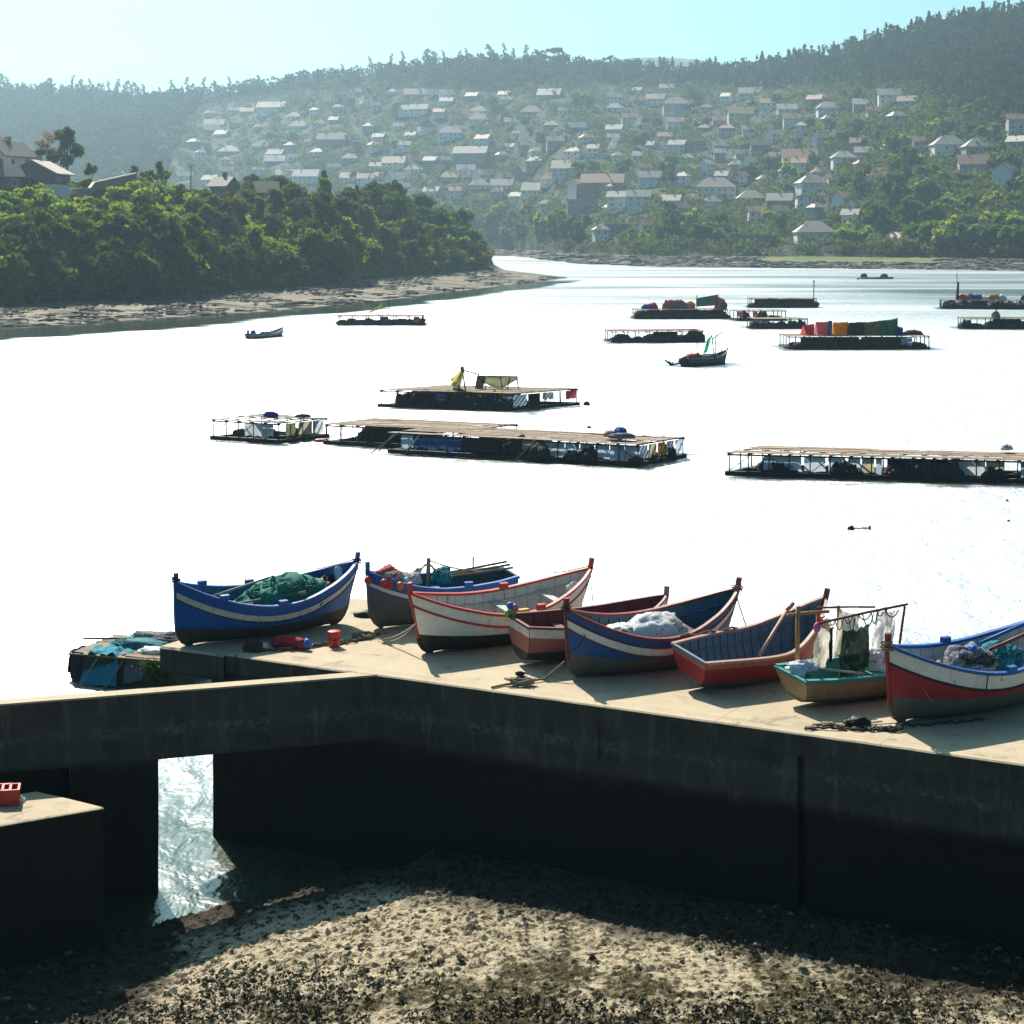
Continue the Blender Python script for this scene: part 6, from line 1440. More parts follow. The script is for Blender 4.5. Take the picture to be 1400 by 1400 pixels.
for a, b_ in (((0.3, -0.1, 1.2), (-0.5, -0.5, 0.1)), ((0.6, -0.1, 1.25), (-0.9, -0.6, 0.0)), ((9.4, -0.1, 1.2), (8.4, -0.6, 0.0)), ((2.0, -0.1, 1.2), (1.2, -0.4, 0.0))): single('pole', MB().tube([r3.P(*a), r3.P(*b_)], 0.045, 5), POLE, 'pale pole leaning from the front of the longest raft into the water', 'pole', group='poles leaning off the longest raft')
heap('bundle', r3.P(L3-1.9, 1.4, 1.50), (0.42, 0.40, 0.44), 103, C_BCLOTH, 'dark blue bundle sitting on the right end of the longest raft', 'bundle', C_BCLOTH, 8, 3)
heap('bundle', r3.P(L3-2.5, 1.3, 1.46), (0.30, 0.28, 0.30), 104, C_ORG, 'orange bundle left of the dark blue one on the longest raft', 'bundle', C_WHT, 8, 2)
heap('bundle', r3.P(L3-1.5, 1.0, 1.44), (0.75, 0.34, 0.26), 105, N_GREYB, 'grey heap spread in front of the dark blue bundle on the longest raft', 'bundle', N_GREYB, 10, 3)
heap('rag', r3.P(L3*0.62, 4.8, 1.46), (0.12, 0.10, 0.12), 106, N_GREYB, 'tiny grey rag on the far edge of the longest raft', 'rag', N_GREYB, 2, 1)
r4 = Raft('middle cage raft with a net tent and a draped pole on its deck', (521, 556), (700, 561.5), 6.4, 1.15, 1.2, side=(4.9, 4.4))
r4.heaps([(1.3+0.85*i, 0.7, 0.75, 0.78+0.3*(i % 3)/2) for i in range(10)], 'dark net heap with red floats in the middle raft', 6); r4.panel(4.5, 5.3, S_BLUE, ragged=0.7); r4.panel(2.0, 6.0, S_BLACKN, 1.8, ragged=0.5); r4.panel(6.2, 9.4, R_SHEET, 1.8, ragged=0.6); r4.panel(2.6, 4.2, S_BLACKN, 0.1, ragged=0.5)
r4.side_panel(r4.L+0.03, 0.1, 1.2, R_SHEET, 0.3); r4.side_panel(r4.L+0.03, 1.4, 2.4, S_BLACKN); r4.side_panel(r4.L+0.03, 2.6, 3.6, S_WHITE, 0.6); r4.side_panel(r4.L+0.03, r4.W*0.82, r4.W, S_RED, 0.5)
Y4 = 138.5
def p4(px, py, Y=None): return at_y(px, py, Y or Y4)
ten = empty('net_tent', p4(653, 537), 0, 'low frame tent with a sagging olive net on the middle raft', 'tent'); o4 = Vector(ten.location)
for a, b_ in (((652, 538), (654, 512)), ((709, 537), (707, 515)), ((654, 514), (708, 515)), ((688, 537), (684, 516)), ((697, 516), (693, 535)), ((664, 537), (662, 514))): MB().tube([p4(*a)-o4, p4(*b_)-o4], 0.045, 5).build('pole', R_POST, ten)
for a, b_ in (((654, 514), (708, 515)),): MB().tube([p4(a[0], a[1], Y4+2)-o4, p4(b_[0], b_[1], Y4+2)-o4], 0.045, 5).build('pole', R_POST, ten)
mb = MB(); rows = []
for i in range(7):
    f = i/6; row = []
    for j in range(15):
        u = j/14; dep = (0.35+0.65*math.sin(PI*min(1, u*1.05)))*1.0; q_ = p4(655+53*u, 515+f*15*dep*(1.1-0.5*abs(u-0.55))); row.append(q_-o4+Vector((0, 0.25*noise.noise(Vector((u*5, f*2, 1))), 0)))
    rows.append(row)
mb.grid(rows); mb.build('net', S_OLIVE, ten); MB().grid(sheet([p4(652, 514)-o4, p4(664, 514)-o4, p4(660, 534)-o4, p4(648, 537)-o4], 6, 6, 3, 0.15)).build('net', S_DGREEN, ten)
dp = empty('draped_pole', p4(637, 540, 136), 0, 'leaning pole with yellow and dark cloth draped over it on the middle raft', 'pole'); o5 = Vector(dp.location)
MB().tube([p4(638, 545, 135.5)-o5, p4(632, 505, 137)-o5], 0.06, 6).build('pole', R_POST, dp); MB().tube([p4(632, 506, 137)-o5, p4(655, 512)-o5], 0.05, 5).build('pole', R_POST, dp)
MB().grid(sheet([p4(631, 504, 137)-o5, p4(635, 508, 137)-o5, p4(627, 534, 137)-o5, p4(616, 526, 137)-o5], 8, 8, 5, 0.3)).build('cloth', S_OLIVE, dp)
MB().grid(sheet([p4(629, 507, 136.7)-o5, p4(632, 509, 136.7)-o5, p4(623, 523, 136.7)-o5, p4(615, 520, 136.7)-o5], 6, 6, 6, 0.2)).build('cloth', S_YEL, dp)
MB().grid(sheet([p4(624, 522, 137.2)-o5, p4(634, 512, 137.2)-o5, p4(627, 536, 137.2)-o5, p4(617, 536, 137.2)-o5], 6, 6, 7, 0.3)).build('cloth', S_DGREEN, dp)
MB().blob(p4(632, 504, 137)-o5, (0.16, 0.16, 0.2), 5, 0.3, 9, 6, flat=False).build('knot', C_RED, dp)
r5 = Raft('long cage raft at the right edge with alternating blue sheets and dark heaps', (997, 649.5), (1452, 662), 3.6, 1.10, 1.05, side=(2.2, 2.9), slat=0.4, cover=0.9)
for x0, x1, m in ((2.2, 4.7, R_SHEET), (4.9, 6.3, R_SHEET), (6.5, 7.3, R_SHEET), (7.8, 8.6, R_SHEET), (8.7, 9.5, S_CREAM), (9.6, 10.0, R_SHEET), (14.9, 16.6, S_WHITE), (16.7, 17.8, S_CREAM), (18.9, 19.9, R_SHEET)): r5.panel(x0*0.80, x1*0.80, m, 0.15, ragged=0.2)
r5.heaps([(1.6, 0.9, 0.6, 0.55), (2.6, 0.6, 0.7, 0.6), (5.6, 0.5, 0.6, 0.7), (6.2, 0.6, 0.6, 0.6), (8.7, 0.4, 0.7, 0.5), (10.0, 0.5, 0.8, 0.8), (11.4, 0.5, 0.9, 0.95), (13.6, 0.4, 0.7, 0.55), (15.4, 0.6, 0.4, 0.5), (16.6, 0.6, 0.6, 0.8)], 'dark net heap inside the long raft at the right', 4); r5.panel(8.2, 11.8, S_BLACKN, 0.3, ragged=0.3)
heap('bundle', r5.P(13.3, 2.8, 1.44), (0.30, 0.28, 0.26), 107, C_CLOTH, 'pale grey bundle standing on the far edge of the right hand raft', 'bundle', C_BLUE, 6, 2)
# far rafts: name the look of each
def far(label, FL, FR, depth, h=1.2, sp=2.0, sheets=(), heaps=None, hl='', **k):
    r = Raft(label, FL, FR, depth, h, sp, pr=0.06, slat=0.5, **k)
    for x0, x1, m in sheets: r.panel(x0*r.L, x1*r.L, m, 0.0, ragged=0.5)
    if heaps: r.heaps([(x*r.L, 1.0, s, z) for x, s, z in heaps], hl)
    return r
r6 = far('lone far raft left of centre with a small bent pole on top', (462, 444.5), (577, 444.5), 4.5, sheets=((0.5, 0.6, S_BLUE), (0.9, 0.97, S_RED)), heaps=[(0.06+0.1*i, 1.0, 0.5+0.2*(i % 2)) for i in range(10)], hl='dark heap inside the lone far raft left of centre', dmat=R_REDDECK)
bp = empty('bent_pole', r6.P(r6.L*0.47, 2, 1.35), 0, 'bent pole with drooping cloth on the lone far raft', 'pole'); o6 = Vector(bp.location); Yb = o6.y
MB().tube([(0, 0, 0), (-0.4, 0, 1.2), (0.6, 0, 2.0), (1.6, 0, 2.0)], 0.07, 5).build('pole', R_POST, bp); MB().tube([(1.5, 0, -0.1), (1.5, 0, 2.05)], 0.06, 5).build('pole', R_POST, bp)
MB().grid(sheet([(-0.4, 0, 1.2), (0.6, 0, 2.0), (0.5, 0, 1.0), (-1.8, 0, 0.1)], 5, 5, 3, 0.2)).build('cloth', S_OLIVE, bp)
r7 = far('far raft with thin reddish top, behind the boat with the green sail', (837, 468.5), (961, 467.5), 4.5, 1.25, 1.3, heaps=[(0.12, 1.2, 0.7), (0.3, 0.9, 0.4), (0.5, 1.6, 0.8), (0.62, 1.6, 0.8), (0.75, 1.2, 0.6), (0.92, 1.3, 1.0)], hl='dark heap inside the far raft with the reddish top', dmat=R_REDDECK); r7.panel(0.45*r7.L, 0.72*r7.L, S_BLACKN, 0, ragged=0.4)
r8 = far('far raft with colourful cloths and a dark awning strung along its top', (871, 436), (995, 435.5), 5, 1.3, 1.6, heaps=[(0.08+0.12*i, 1.6, 1.0) for i in range(8)], hl='dark heap inside the far raft with the colourful cloths'); r8.panel(0.1*r8.L, 0.95*r8.L, S_BLACKN, 0, ragged=0.3)
for k, (u, m, c_, w_, h_) in enumerate(((0.14, C_BCLOTH, 'blue', 1.0, 0.7), (0.2, S_RED, 'red', 0.8, 0.9), (0.42, S_PINK, 'pink', 1.5, 1.4), (0.5, N_GREYB, 'grey', 1.0, 1.3), (0.62, S_AMBER, 'amber', 0.8, 1.1), (0.95, S_PINK, 'rosy', 1.0, 1.6))): heap('cloth_heap', r8.P(u*r8.L, 2.4, 1.4), (w_, 0.7, h_), 110+k, m, '%s cloth heap on the far raft with the dark awning' % c_, 'cloth', m, 4, 2)
aw = empty('awning', r8.P(r8.L*0.68, 2.2, 1.35), r8.root.rotation_euler.z, 'dark awning stretched between poles on a far raft', 'awning')
for x in (0.1, 3.4): MB().tube([(x, 0, 0), (x, 0, 2.2)], 0.06, 5).build('pole', R_POST, aw)
MB().grid(sheet([(0, 0, 1.7), (3.5, 0, 2.3), (3.4, 0, 0.6), (0, 0, 0.4)], 5, 9, 3, 0.15)).build('cloth', S_DGREEN, aw)
r9 = far('far raft low and dark with a mast at its right end', (1027, 420.5), (1116, 420.5), 4.5, 1.5, 2.0, heaps=[(0.08+0.12*i, 1.7, 0.6+0.3*(i % 3)) for i in range(8)], hl='dark heap inside the far raft with the mast'); r9.panel(0.05*r9.L, 0.97*r9.L, S_BLACKN, 0, ragged=0.3)
single('mast', MB().tube([r9.P(r9.L-0.3, 1, 0.2), r9.P(r9.L-0.25, 1, 4.6)], 0.09, 6).blob(r9.P(r9.L-0.25, 1, 4.6), (0.16, 0.16, 0.2), 2, 0.1, 8, 5, flat=False), R_POST, 'thin mast standing at the end of the low dark far raft', 'mast')
r10 = far('short open far raft half full of pale bundles', (1008, 438.5), (1074, 438), 4, 1.4, 1.6, sheets=((0.0, 0.12, S_PINK), (0.32, 0.42, S_PINK)), heaps=[(0.2, 0.9, 1.1), (0.55, 1.0, 1.1), (0.8, 1.2, 0.5)], hl='dark heap inside the short open far raft')
r11 = far('small dark far raft in front of the short open one', (1032, 449.5), (1104, 449), 4, 1.25, 1.2, heaps=[(0.08, 1.2, 0.9), (0.2, 1.2, 0.8), (0.38, 0.9, 0.6), (0.55, 0.9, 0.7), (0.75, 0.9, 0.8), (0.92, 0.8, 0.8)], hl='dark heap inside the small dark far raft')
r12 = far('far raft carrying a patchwork tent of red, amber and green cloths', (1079, 477.5), (1270, 477), 5.5, 1.35, 1.6, heaps=[(0.06+0.095*i, 1.3, 0.5+0.2*(i % 3)) for i in range(10)], hl='dark heap inside the raft with the patchwork tent'); r12.panel(0.08*r12.L, 0.5*r12.L, S_BLACKN, 0, ragged=0.3); r12.panel(0.52*r12.L, 0.8*r12.L, S_DGREEN, 0, ragged=0.4); r12.panel(0.8*r12.L, 0.88*r12.L, R_SHEET, 0, ragged=0.6)
pt_ = empty('patchwork_tent', r12.P(r12.L*0.14, 1.6, 1.45), r12.root.rotation_euler.z, 'long patchwork tent of red, amber, dark and green cloths on a far raft', 'tent'); L12 = r12.L
e_ = [(-0.02, 0.06, S_RED, 1.1, 1.35), (0.07, 0.16, S_PINK, 1.5, 1.6), (0.165, 0.19, S_BLUE, 1.7, 1.6), (0.195, 0.30, S_AMBER, 1.5, 1.5), (0.305, 0.42, S_DGREEN, 1.45, 1.5), (0.42, 0.53, S_OLIVE, 1.5, 1.65), (0.53, 0.66, S_GREEN, 1.65, 1.95)]
for x0, x1, m, h0, h1 in e_: MB().grid(sheet([(x0*L12, 0, h0), (x1*L12, 0, h1), (x1*L12, 0.1, 0), (x0*L12+(0.5 if x0 < 0 else 0), 0.1, 0)], 7, 9, int(x0*100)+5, 0.2)).build('cloth', m, pt_)
for x0, x1, m, h0, h1 in e_: MB().grid(sheet([(x0*L12, 0.02, h0), (x1*L12, 0.02, h1), (x1*L12, 2.0, 0), (x0*L12, 2.0, 0)], 4, 5, int(x0*100)+9, 0.15)).build('cloth', m, pt_)
for x in (0.0, 0.16, 0.3, 0.42, 0.66): MB().tube([(x*L12, 0.04, 0), (x*L12, 0.04, 2.0 if x > 0.5 else 1.6)], 0.05, 5).build('pole', R_POST, pt_)
heap('rope_heap', r12.P(0.92*L12, 2, 1.5), (1.1, 0.6, 0.5), 121, N_DARK, 'dark tangle on the right end of the raft with the patchwork tent', 'rope', DROPE, 14, 3); heap('cloth_heap', r12.P(0.82*L12, 2, 1.5), (0.5, 0.5, 0.9), 122, C_BCLOTH, 'blue heap at the right foot of the patchwork tent', 'cloth', C_BCLOTH, 4, 2)
r13 = far('far raft at the right edge piled with red, blue and white goods', (1287, 422), (1425, 423), 5, 1.4, 1.8, heaps=[(0.1+0.1*i, 1.6, 1.0) for i in range(9)], hl='dark heap inside the far raft piled with goods'); r13.panel(0.3*r13.L, 0.62*r13.L, S_BLACKN, 0, ragged=0.3)
for k, (u, m, c_, w_, h_) in enumerate(((0.22, C_RED, 'red', 0.8, 1.0), (0.29, S_PINK, 'pink', 0.7, 1.1), (0.36, C_BCLOTH, 'blue', 1.2, 0.9), (0.44, C_WHT, 'white', 1.0, 0.7), (0.54, S_AMBER, 'orange', 1.1, 0.9), (0.61, S_WHITE, 'pale', 0.8, 0.9), (0.9, N_DARK, 'black', 1.6, 1.1))): heap('goods_heap', r13.P(u*r13.L, 2.2, 1.5), (w_, 0.7, h_), 130+k, m, '%s heap of goods on the far raft at the right edge' % c_, 'goods', m, 4, 2)
single('mast', MB().tube([r13.P(r13.L*0.165, 2, 1.4), r13.P(r13.L*0.175, 2, 4.6)], [0.28, 0.2], 7).tube([r13.P(r13.L*0.165, 2, 4.5), r13.P(r13.L*0.160, 2, 6.2)], 0.06, 5), R_DARK, 'short dark mast stump on the far raft piled with goods', 'mast')
r14 = far('dark far raft at the right edge with a dark bundle hoisted on a post', (1317, 449.5), (1430, 450), 4.5, 1.35, 1.6, heaps=[(0.05, 1.0, 0.9), (0.18, 0.8, 0.5), (0.4, 1.5, 0.9), (0.55, 1.5, 0.9), (0.7, 1.6, 0.9)], hl='dark heap inside the far raft with the hoisted bundle'); r14.panel(0.36*r14.L, 0.7*r14.L, S_BLACKN, 0, ragged=0.3)
single('hoisted_bundle', MB().tube([r14.P(0.43*r14.L, 2, 1.4), r14.P(0.43*r14.L, 2, 3.4)], 0.10, 6).blob(r14.P(0.43*r14.L, 2, 3.1), (1.1, 0.8, 0.7), 5, 0.5, 18, 10, freq=2.4), N_DARK, 'dark shaggy bundle hoisted on a post of the dark far raft', 'bundle')
heap('sack', r14.P(0.42*r14.L, 1.7, 1.45), (0.6, 0.5, 0.85), 141, S_CREAM, 'cream sack at the foot of the hoisted bundle', 'sack', S_CREAM, 3, 2)
# boats afloat
ba = Boat('rowing_boat', 'small pale blue boat afloat at the left with a figure-high blue heap in its stern', on_z(341, 463), on_z(372, 461.5) + Vector((0.8, 4.0, 0)), 1.9, 0.95, 0.75, 1.45, PTR, 0, 0.25, 0.1, 0.3, z=-0.35)
ba.root['label'] = 'small pale boat afloat at the left with a blue bundle in its stern'
ba.hull([P_BOT, (0.14, P_IWHITE), (0.0, P_WHITE)], 0.5, P_IWHITE, 0.2); ba.rail(P_GREY, 0.08, 0.05); ba.stem(P_WHITE, 0.09); ba.seat(WOOD, (0.4, 0.65))
heap('bundle', ba.W(0.10, 0, 0.55), (0.40, 0.36, 0.75), 151, C_BCLOTH, 'blue bundle heaped in the stern of the small pale boat', 'bundle', C_BCLOTH, 4, 2); heap('net_heap', ba.W(0.5, 0, 0.55), (0.8, 0.5, 0.5), 152, N_GREYB, 'grey net in the small pale boat', 'net', N_DARK, 10, 3)
single('rod', MB().tube([ba.W(0.9, 0, 1.2), ba.W(1.05, 0, 2.5)], 0.03, 5), R_POST, 'thin rod slanting up from the bow of the small pale boat', 'rod')
single('outboard_motor', MB().box((-0.12, -0.12, 0), (0.12, 0.12, 0.35)).box((-0.06, -0.06, -0.6), (0.06, 0.06, 0.0)).blob((0, 0, 0.38), (0.2, 0.17, 0.16), 3, 0.1, 10, 6), C_BLK, 'black outboard motor on the stern of the small pale boat', 'motor', ba.W(-0.04, 0, 0.85))
bb_ = Boat('fishing_boat', 'dark grey fishing boat afloat under a jade green net sail', on_z(936, 501), on_z(988, 499.5) + Vector((0.6, 3.0, 0)), 1.9, 1.0, 0.9, 1.6, PTR, 0, 0.25, 0.1, 0.35, z=-0.3)
bb_.hull([P_BOT, (0.26, P_GBOT), (0.14, P_GREY), (0.0, P_GBOT)], 0.45, P_GBOT, 0.2); bb_.rail(P_GREY, 0.09, 0.06); bb_.stem(P_GREY, 0.09); bb_.seat(WOOD, (0.4, 0.7))
Yq = bb_.root.location.y + 1.2
def pb(px, py): return at_y(px, py, Yq)
ms = empty('mast', pb(977, 490), 0, 'mast and slanting yard holding the jade green net sail', 'mast'); om = Vector(ms.location)
for a, b_, nm in (((977, 492), (973, 458), 'pole'), ((978, 490), (979, 456), 'pole'), ((974, 464), (987, 454), 'yard'), ((953, 496), (953, 467), 'pole'), ((985, 488), (987, 477), 'pole')): MB().tube([pb(*a)-om, pb(*b_)-om], 0.045, 5).build(nm, R_POST, ms)
MB().grid(sheet([pb(967, 464)-om, pb(974, 457)-om, pb(967, 481)-om, pb(961, 484)-om], 9, 9, 4, 0.35)).build('net_sail', S_JADE, ms)
heap('net_heap', bb_.W(0.22, 0, 0.75), (0.9, 0.6, 0.75), 161, C_ORG, 'orange red net heap in the stern of the dark grey fishing boat', 'net', N_DARK, 14, 3); heap('net_heap', bb_.W(0.6, 0, 0.75), (1.1, 0.6, 0.6), 162, N_GREYB, 'brown grey gear heap amidships in the dark grey fishing boat', 'net', POLE, 16, 4); heap('net_heap', bb_.W(0.0, 0, 0.6), (0.6, 0.6, 0.6), 163, N_DARK, 'black gear hanging off the stern of the dark grey fishing boat', 'net', N_DARK, 12, 3)
mb = MB(); mb.tube([pb(909, 492), pb(914, 496), pb(918, 499), pb(927, 497), pb(936, 495)], 0.10, 5).tube([pb(914, 494), pb(918, 500)], 0.14, 5).tube([pb(918, 499), pb(920, 495)], 0.08, 5)
single('grapple', mb, P_DRED, 'dark red branched pole trailing behind the dark grey fishing boat', 'pole')
# small floating things
single('buoy', MB().blob((0, 0, 0.05), (0.26, 0.26, 0.26), 3, 0.05, 14, 9, flat=False).tube([(0, 0, 0.25), (0.05, 0, 0.75)], 0.02, 5), R_DARK, 'round dark buoy afloat right of the middle raft', 'buoy', on_z(802, 554))
single('driftwood', MB().tube([(-0.45, 0, 0.05), (0, 0.02, 0.06), (0.42, 0, 0.06)], 0.035, 6).blob((-0.4, 0, 0.06), (0.15, 0.12, 0.12), 4, 0.3, 10, 6, flat=False).blob((0.42, 0, 0.08), (0.06, 0.06, 0.1), 5, 0.3, 8, 5, flat=False), R_DARK, 'short piece of driftwood floating alone near the right edge', 'driftwood', on_z(1176, 724))
lr = empty('log_raft', on_z(1178, 381.5), 0.02, 'tiny dark log raft far out below the grassy shore', 'raft')
for k in range(4): MB().tube([(0, k*0.9, 0.1), (8+0.6*k, k*0.9, 0.2)], 0.4, 7).build('log', R_DARK, lr)
MB().blob((1.0, 1.5, 0.6), (1.0, 1.0, 1.0), 3, 0.4, 12, 8).build('bundle', N_DARK, lr); MB().blob((6.8, 1.5, 0.6), (1.2, 1.0, 0.8), 6, 0.4, 12, 8).build('bundle', N_DARK, lr)
single('buoy', MB().blob((0, 0, 0.1), (0.4, 0.4, 0.4), 3, 0.05, 10, 7, flat=False), R_DARK, 'tiny dark buoy left of the log raft', 'buoy', on_z(1173, 382))
for k, (px, py) in enumerate(((1377, 685), (1379, 713))): single('buoy', MB().blob((0, 0, 0.02), (0.07, 0.07, 0.07), 3, 0.05, 8, 6, flat=False), R_DARK, ['speck of a dark float below the right hand raft, upper of two', 'speck of a dark float below the right hand raft, lower of two'][k], 'buoy', on_z(px, py))

# ------------------------------------------------------------------ wooden float moored beside the quay
A = on_z(98, 945); B_ = on_z(300, 952); d = (B_-A); 
fa = math.atan2(-1.0, 2.9); fl = empty('timber_float', on_z(98, 931), fa, 'old timber float draped with teal and blue cloth moored beside the quay end', 'float raft')
MW = worn('mossy_timber', (0.10, 0.085, 0.045), (0.05, 0.045, 0.03), 3, 0.8, 0.85); DKW = worn('float_deck', (0.34, 0.24, 0.15), (0.14, 0.10, 0.07), 2, 0.9, 0.85, stretch=(0.5, 3, 1))
FL_, FW, FH = 3.4, 2.6, 0.76
mb = MB()
for y in (0.0, FW): mb.grid([[(x*FL_/14, y+0.04*noise.fractal(Vector((x*0.6, z, y)), 1, 2, 3), z) for x in range(15)] for z in (-0.3, 0.0, 0.25, 0.5, FH)], smooth=False, flip=y > 0)
for x in (0.0, FL_): mb.grid([[(x, FW*j/8, z) for j in range(9)] for z in (-0.3, 0.2, FH)], smooth=False, flip=x < 1)
mb.build('side_planks', MW, fl)
mb = MB(); rsf = random.Random(9)
for i in range(17):
    y = 0.02+i*FW/16.5; mb.bar((-0.05+rsf.uniform(-0.1, 0.05), y, FH+0.03), (FL_+rsf.uniform(-0.1, 0.1), y+rsf.uniform(-0.03, 0.03), FH+0.03+rsf.uniform(0, 0.02)), 0.14, 0.05)
mb.build('deck_planks', DKW, fl)
def pf(px, py, z): return on_z(px, py, z)
fm = Matrix.Translation(fl.location) @ Matrix.Rotation(fa, 4, 'Z')
def fw(x, y, z): return fm @ Vector((x, y, z))
single('plank', MB().bar(fw(-0.6, FW*0.6, FH+0.10), fw(0.9, FW*0.75, FH+0.14), 0.07, 0.05), R_DARK, 'dark plank sticking out over the left end of the timber float', 'plank')
single('cloth', MB().grid(sheet([fw(-0.12, 0.9, FH+0.10), fw(-0.10, 0.05, FH+0.10), fw(-0.16, 0.0, 0.22), fw(-0.18, 0.8, 0.15)], 10, 10, 3, 0.06)), C_BCLOTH, 'dark blue cloth hanging at the left end of the timber float', 'cloth')
single('cloth', MB().grid(sheet([fw(-0.05, 1.4, 0.4), fw(0.02, 1.4, 0.4), fw(-0.06, 1.35, 0.05), fw(-0.12, 1.35, 0.08)], 5, 4, 8, 0.04)), C_RED, 'red rag dangling under the dark blue cloth', 'cloth')
mb = MB(); mb.grid(sheet([fw(0.42, 0.55, FH+0.12), fw(1.55, 0.0, FH+0.09), fw(1.70, -0.34, 0.05), fw(0.42, -0.34, 0.02)], 14, 24, 5, 0.07)); mb.grid(sheet([fw(0.42, 0.95, FH+0.14), fw(1.7, 0.7, FH+0.13), fw(1.55, -0.02, FH+0.10), fw(0.42, -0.02, FH+0.12)], 10, 20, 6, 0.12))
single('cloth', mb, C_TEALC, 'big teal cloth spilling over the front of the timber float into the water', 'cloth')
heap('net_heap', fw(1.5, 1.3, FH+0.08), (0.95, 0.36, 0.22), 171, N_TEAL, 'folds of teal net piled along the middle of the timber float', 'net', N_TEAL, 30, 4, fa); heap('net_heap', fw(2.1, 2.2, FH+0.08), (1.4, 0.34, 0.26), 172, N_GREYB, 'brown grey nets along the far edge of the timber float', 'net', ROPE, 40, 4, fa)
for k_, (x0, x1, m_, nm) in enumerate(((1.75, 2.5, N_GREYB, 'brown grey'), (2.5, 3.3, N_DARK, 'dark'), (-0.02, 0.40, N_DARK, 'black'))):
    single('hanging_net', MB().grid(sheet([fw(x0, 0.05, FH+0.10), fw(x1, 0.02, FH+0.09), fw(x1-0.1, -0.12, 0.25+0.2*(k_ % 2)), fw(x0+0.05, -0.14, 0.1)], 9, 10, 20+k_, 0.08)), m_, '%s net hanging down the front of the timber float' % nm, 'net')
heap('rag', fw(2.3, 0.8, FH+0.08), (0.5, 0.26, 0.14), 173, C_WHT, 'white rags lying on the timber float near the quay', 'rag', C_WHT, 6, 4, fa)
for k, (x, c_) in enumerate(((0.9, 'pale'), (1.75, 'yellowish'))): single('rope', MB().tube(sag(fw(x, -0.05, FH), fw(x-0.35, -0.5, 0.0), 0.02), 0.018, 5), (LROPE, POLE)[k], '%s rope running from the timber float down into the water' % c_, 'rope')
mb = MB(); rs_ = random.Random(3)
for i in range(90):
    p = fw(2.75+rs_.uniform(-0.3, 0.4), -0.1+rs_.uniform(-0.1, 0.1), FH-0.15+rs_.uniform(-0.5, 0.1)); q_ = p + Vector((rs_.uniform(-0.35, 0.35), rs_.uniform(-0.3, 0.1), rs_.uniform(0.05, 0.35))); m_ = (p+q_)/2+Vector((0, 0, 0.08)); mb.tube([p, m_, q_], [0.014, 0.011, 0.003], 4)
single('weed_tuft', mb, plain('fresh_weed', (0.10, 0.20, 0.03), 0.7), 'tuft of long green weed at the right end of the timber float', 'plant')
mb = MB()
for i in range(46): mb.blob(fw(2.35+rs_.gauss(0, 0.28), -0.05, 0.45+rs_.uniform(-0.3, 0.3)), (0.035, 0.03, 0.035), i, 0.1, 7, 5, rs_.choice([0, 0, 1]), flat=False)
single('float_string', mb, [C_ORG, C_WHT], 'cluster of tiny orange and pale floats on the side of the timber float', 'float')
single('stick', MB().tube([on_z(126, 884), on_z(140, 883)+Vector((0, 0, 0.05)), on_z(160, 879)+Vector((0, 0, 0.1))], [0.02, 0.03, 0.015], 5), R_DARK, 'curved stick floating beyond the timber float', 'stick')

# water lies calmer and reflects clearly round the rafts and boats afloat
def calm_box(cx, cy, ang, L, W, ext):
    tc = WT.n('ShaderNodeTexCoord'); mp = WT.n('ShaderNodeMapping', vector_type='TEXTURE'); mp.inputs['Location'].default_value = (cx, cy, 0); mp.inputs['Rotation'].default_value = (0, 0, ang)
    WT.l(tc.outputs['Object'], mp.inputs['Vector']); q_ = WT.sep(mp.outputs['Vector'])
    dx = WT.math('SUBTRACT', WT.math('ABSOLUTE', q_[0]), L/2); dy = WT.math('SUBTRACT', WT.math('ABSOLUTE', q_[1]), W/2)
    d = WT.math('ADD', WT.math('MAXIMUM', WT.math('MULTIPLY', dx, 2.5), dy), WT.math('MULTIPLY', WT.math('SUBTRACT', WNOISE, 0.5), ext*2.6))
    return WT.math('MULTIPLY', WT.math('SUBTRACT', ext, d), 1.2/ext*1.5, clamp=True)
acc = None
for r in (r1, r2, r3, r4, r5, r6, r7, r8, r9, r10, r11, r12, r13, r14):
    c_ = r.P(r.L/2, r.W/2, 0); m_ = calm_box(c_.x, c_.y, r.root.rotation_euler.z, r.L, r.W, 2.6 if c_.y < 200 else 4.0)
    acc = m_ if acc is None else WT.math('MAXIMUM', acc, m_)
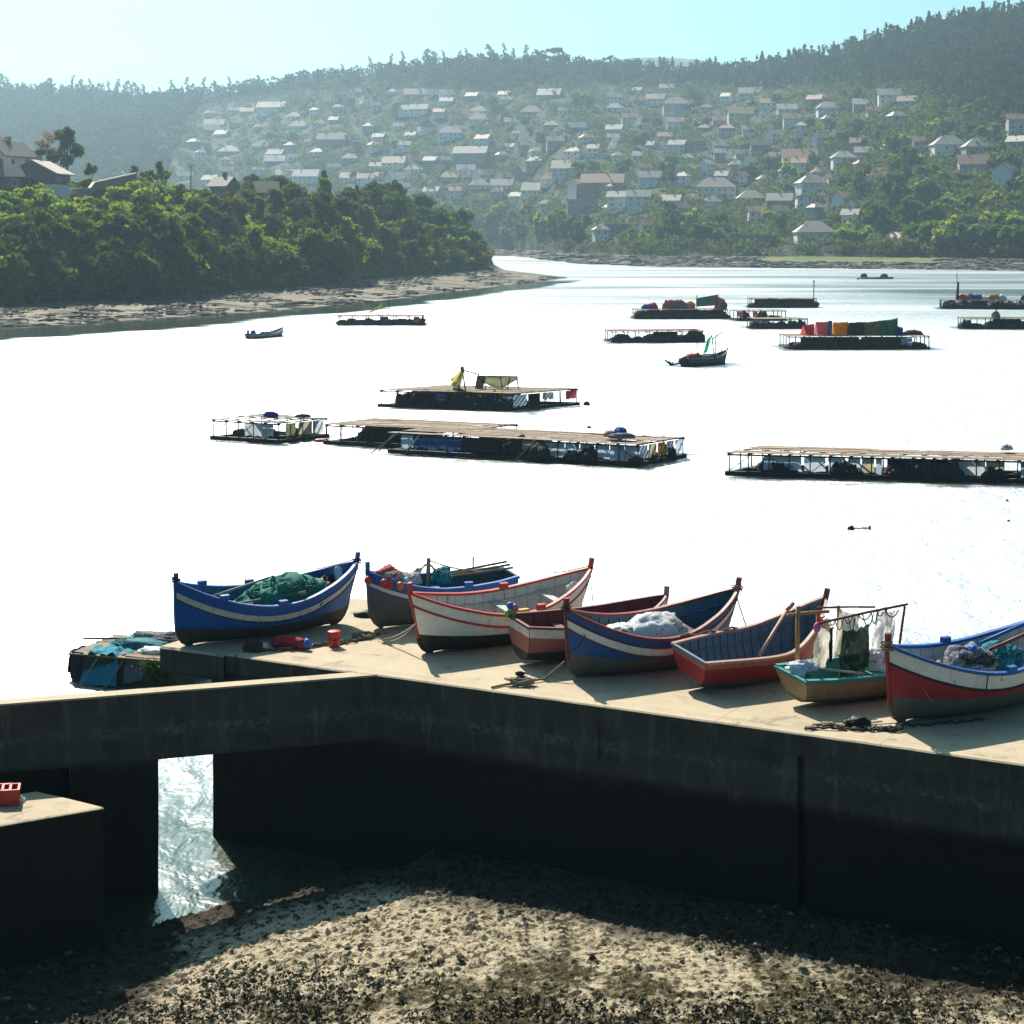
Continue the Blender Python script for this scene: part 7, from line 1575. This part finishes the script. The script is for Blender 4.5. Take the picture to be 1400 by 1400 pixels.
for b_ in (ba, bb_):
    c_ = b_.root.location; an = b_.root.rotation_euler.z
    acc = WT.math('MAXIMUM', acc, calm_box(c_.x+math.cos(an)*b_.L/2, c_.y+math.sin(an)*b_.L/2, an, b_.L, 2.0, 4.0))
WT.l(WT.math('MULTIPLY', acc, 0.6), CALM.inputs[1])
# ------------------------------------------------------------------ weed and stones on the mud
rsW = np.random.RandomState(5)
def mud_h(x, y): return float(mud_z(np.array(x), np.array(y)))
rsw = np.random.RandomState(12); wc = []; wr = []
while len(wc) < 6500:
    x = rsw.uniform(-9.5, 9.5); y = rsw.uniform(21.6, 32.0); p_ = Vector((x*0.35, y*0.35, 0)) + Vector((9, 3, 0))
    if noise.fractal(p_, 1.0, 2.0, 3) + min(0.45, max(-0.5, (30.6-y)*0.25)) < rsw.uniform(-0.15, 0.45) + max(0.0, (-2.0-x)*0.08): continue
    wc.append((x, y, mud_h(x, y)+0.03)); wr.append(0.03+0.11*rsw.rand()**2)
WEED = worn('seaweed', (0.075, 0.065, 0.024), (0.028, 0.026, 0.012), 3, 0.9, 0.6)
V, fcs = leaves(rsw, np.array(wc), np.array(wr), 9, 0.026, 0.30, 0.5)
V[:, 2] = np.maximum(V[:, 2], mud_z(V[:, 0], V[:, 1])+0.004)
tag(link_mesh('seaweed', np_mesh('seaweed', V, fcs, WEED)), kind='stuff')
def litter(name, n, mat, smin, smax, seed):
    rs = random.Random(seed); mb = MB()
    for k in range(n):
        x = rs.uniform(-9, 9); y = rs.uniform(21.6, 33); s = smin + (smax-smin)*rs.random()**3
        mb.blob((x, y, mud_h(x, y)+0.02), (s*rs.uniform(0.8, 1.7), s*rs.uniform(0.7, 1.1), s*rs.uniform(0.5, 0.9)), k % 61, 0.5, 7, 5, 0, 2.0, smooth=False)
    return tag(mb.build(name, mat), kind='stuff')
litter('shore_stones', 700, worn('pebble', (0.22, 0.18, 0.12), (0.05, 0.043, 0.03), 2.5, 0.9, 0.9), 0.012, 0.065, 2)
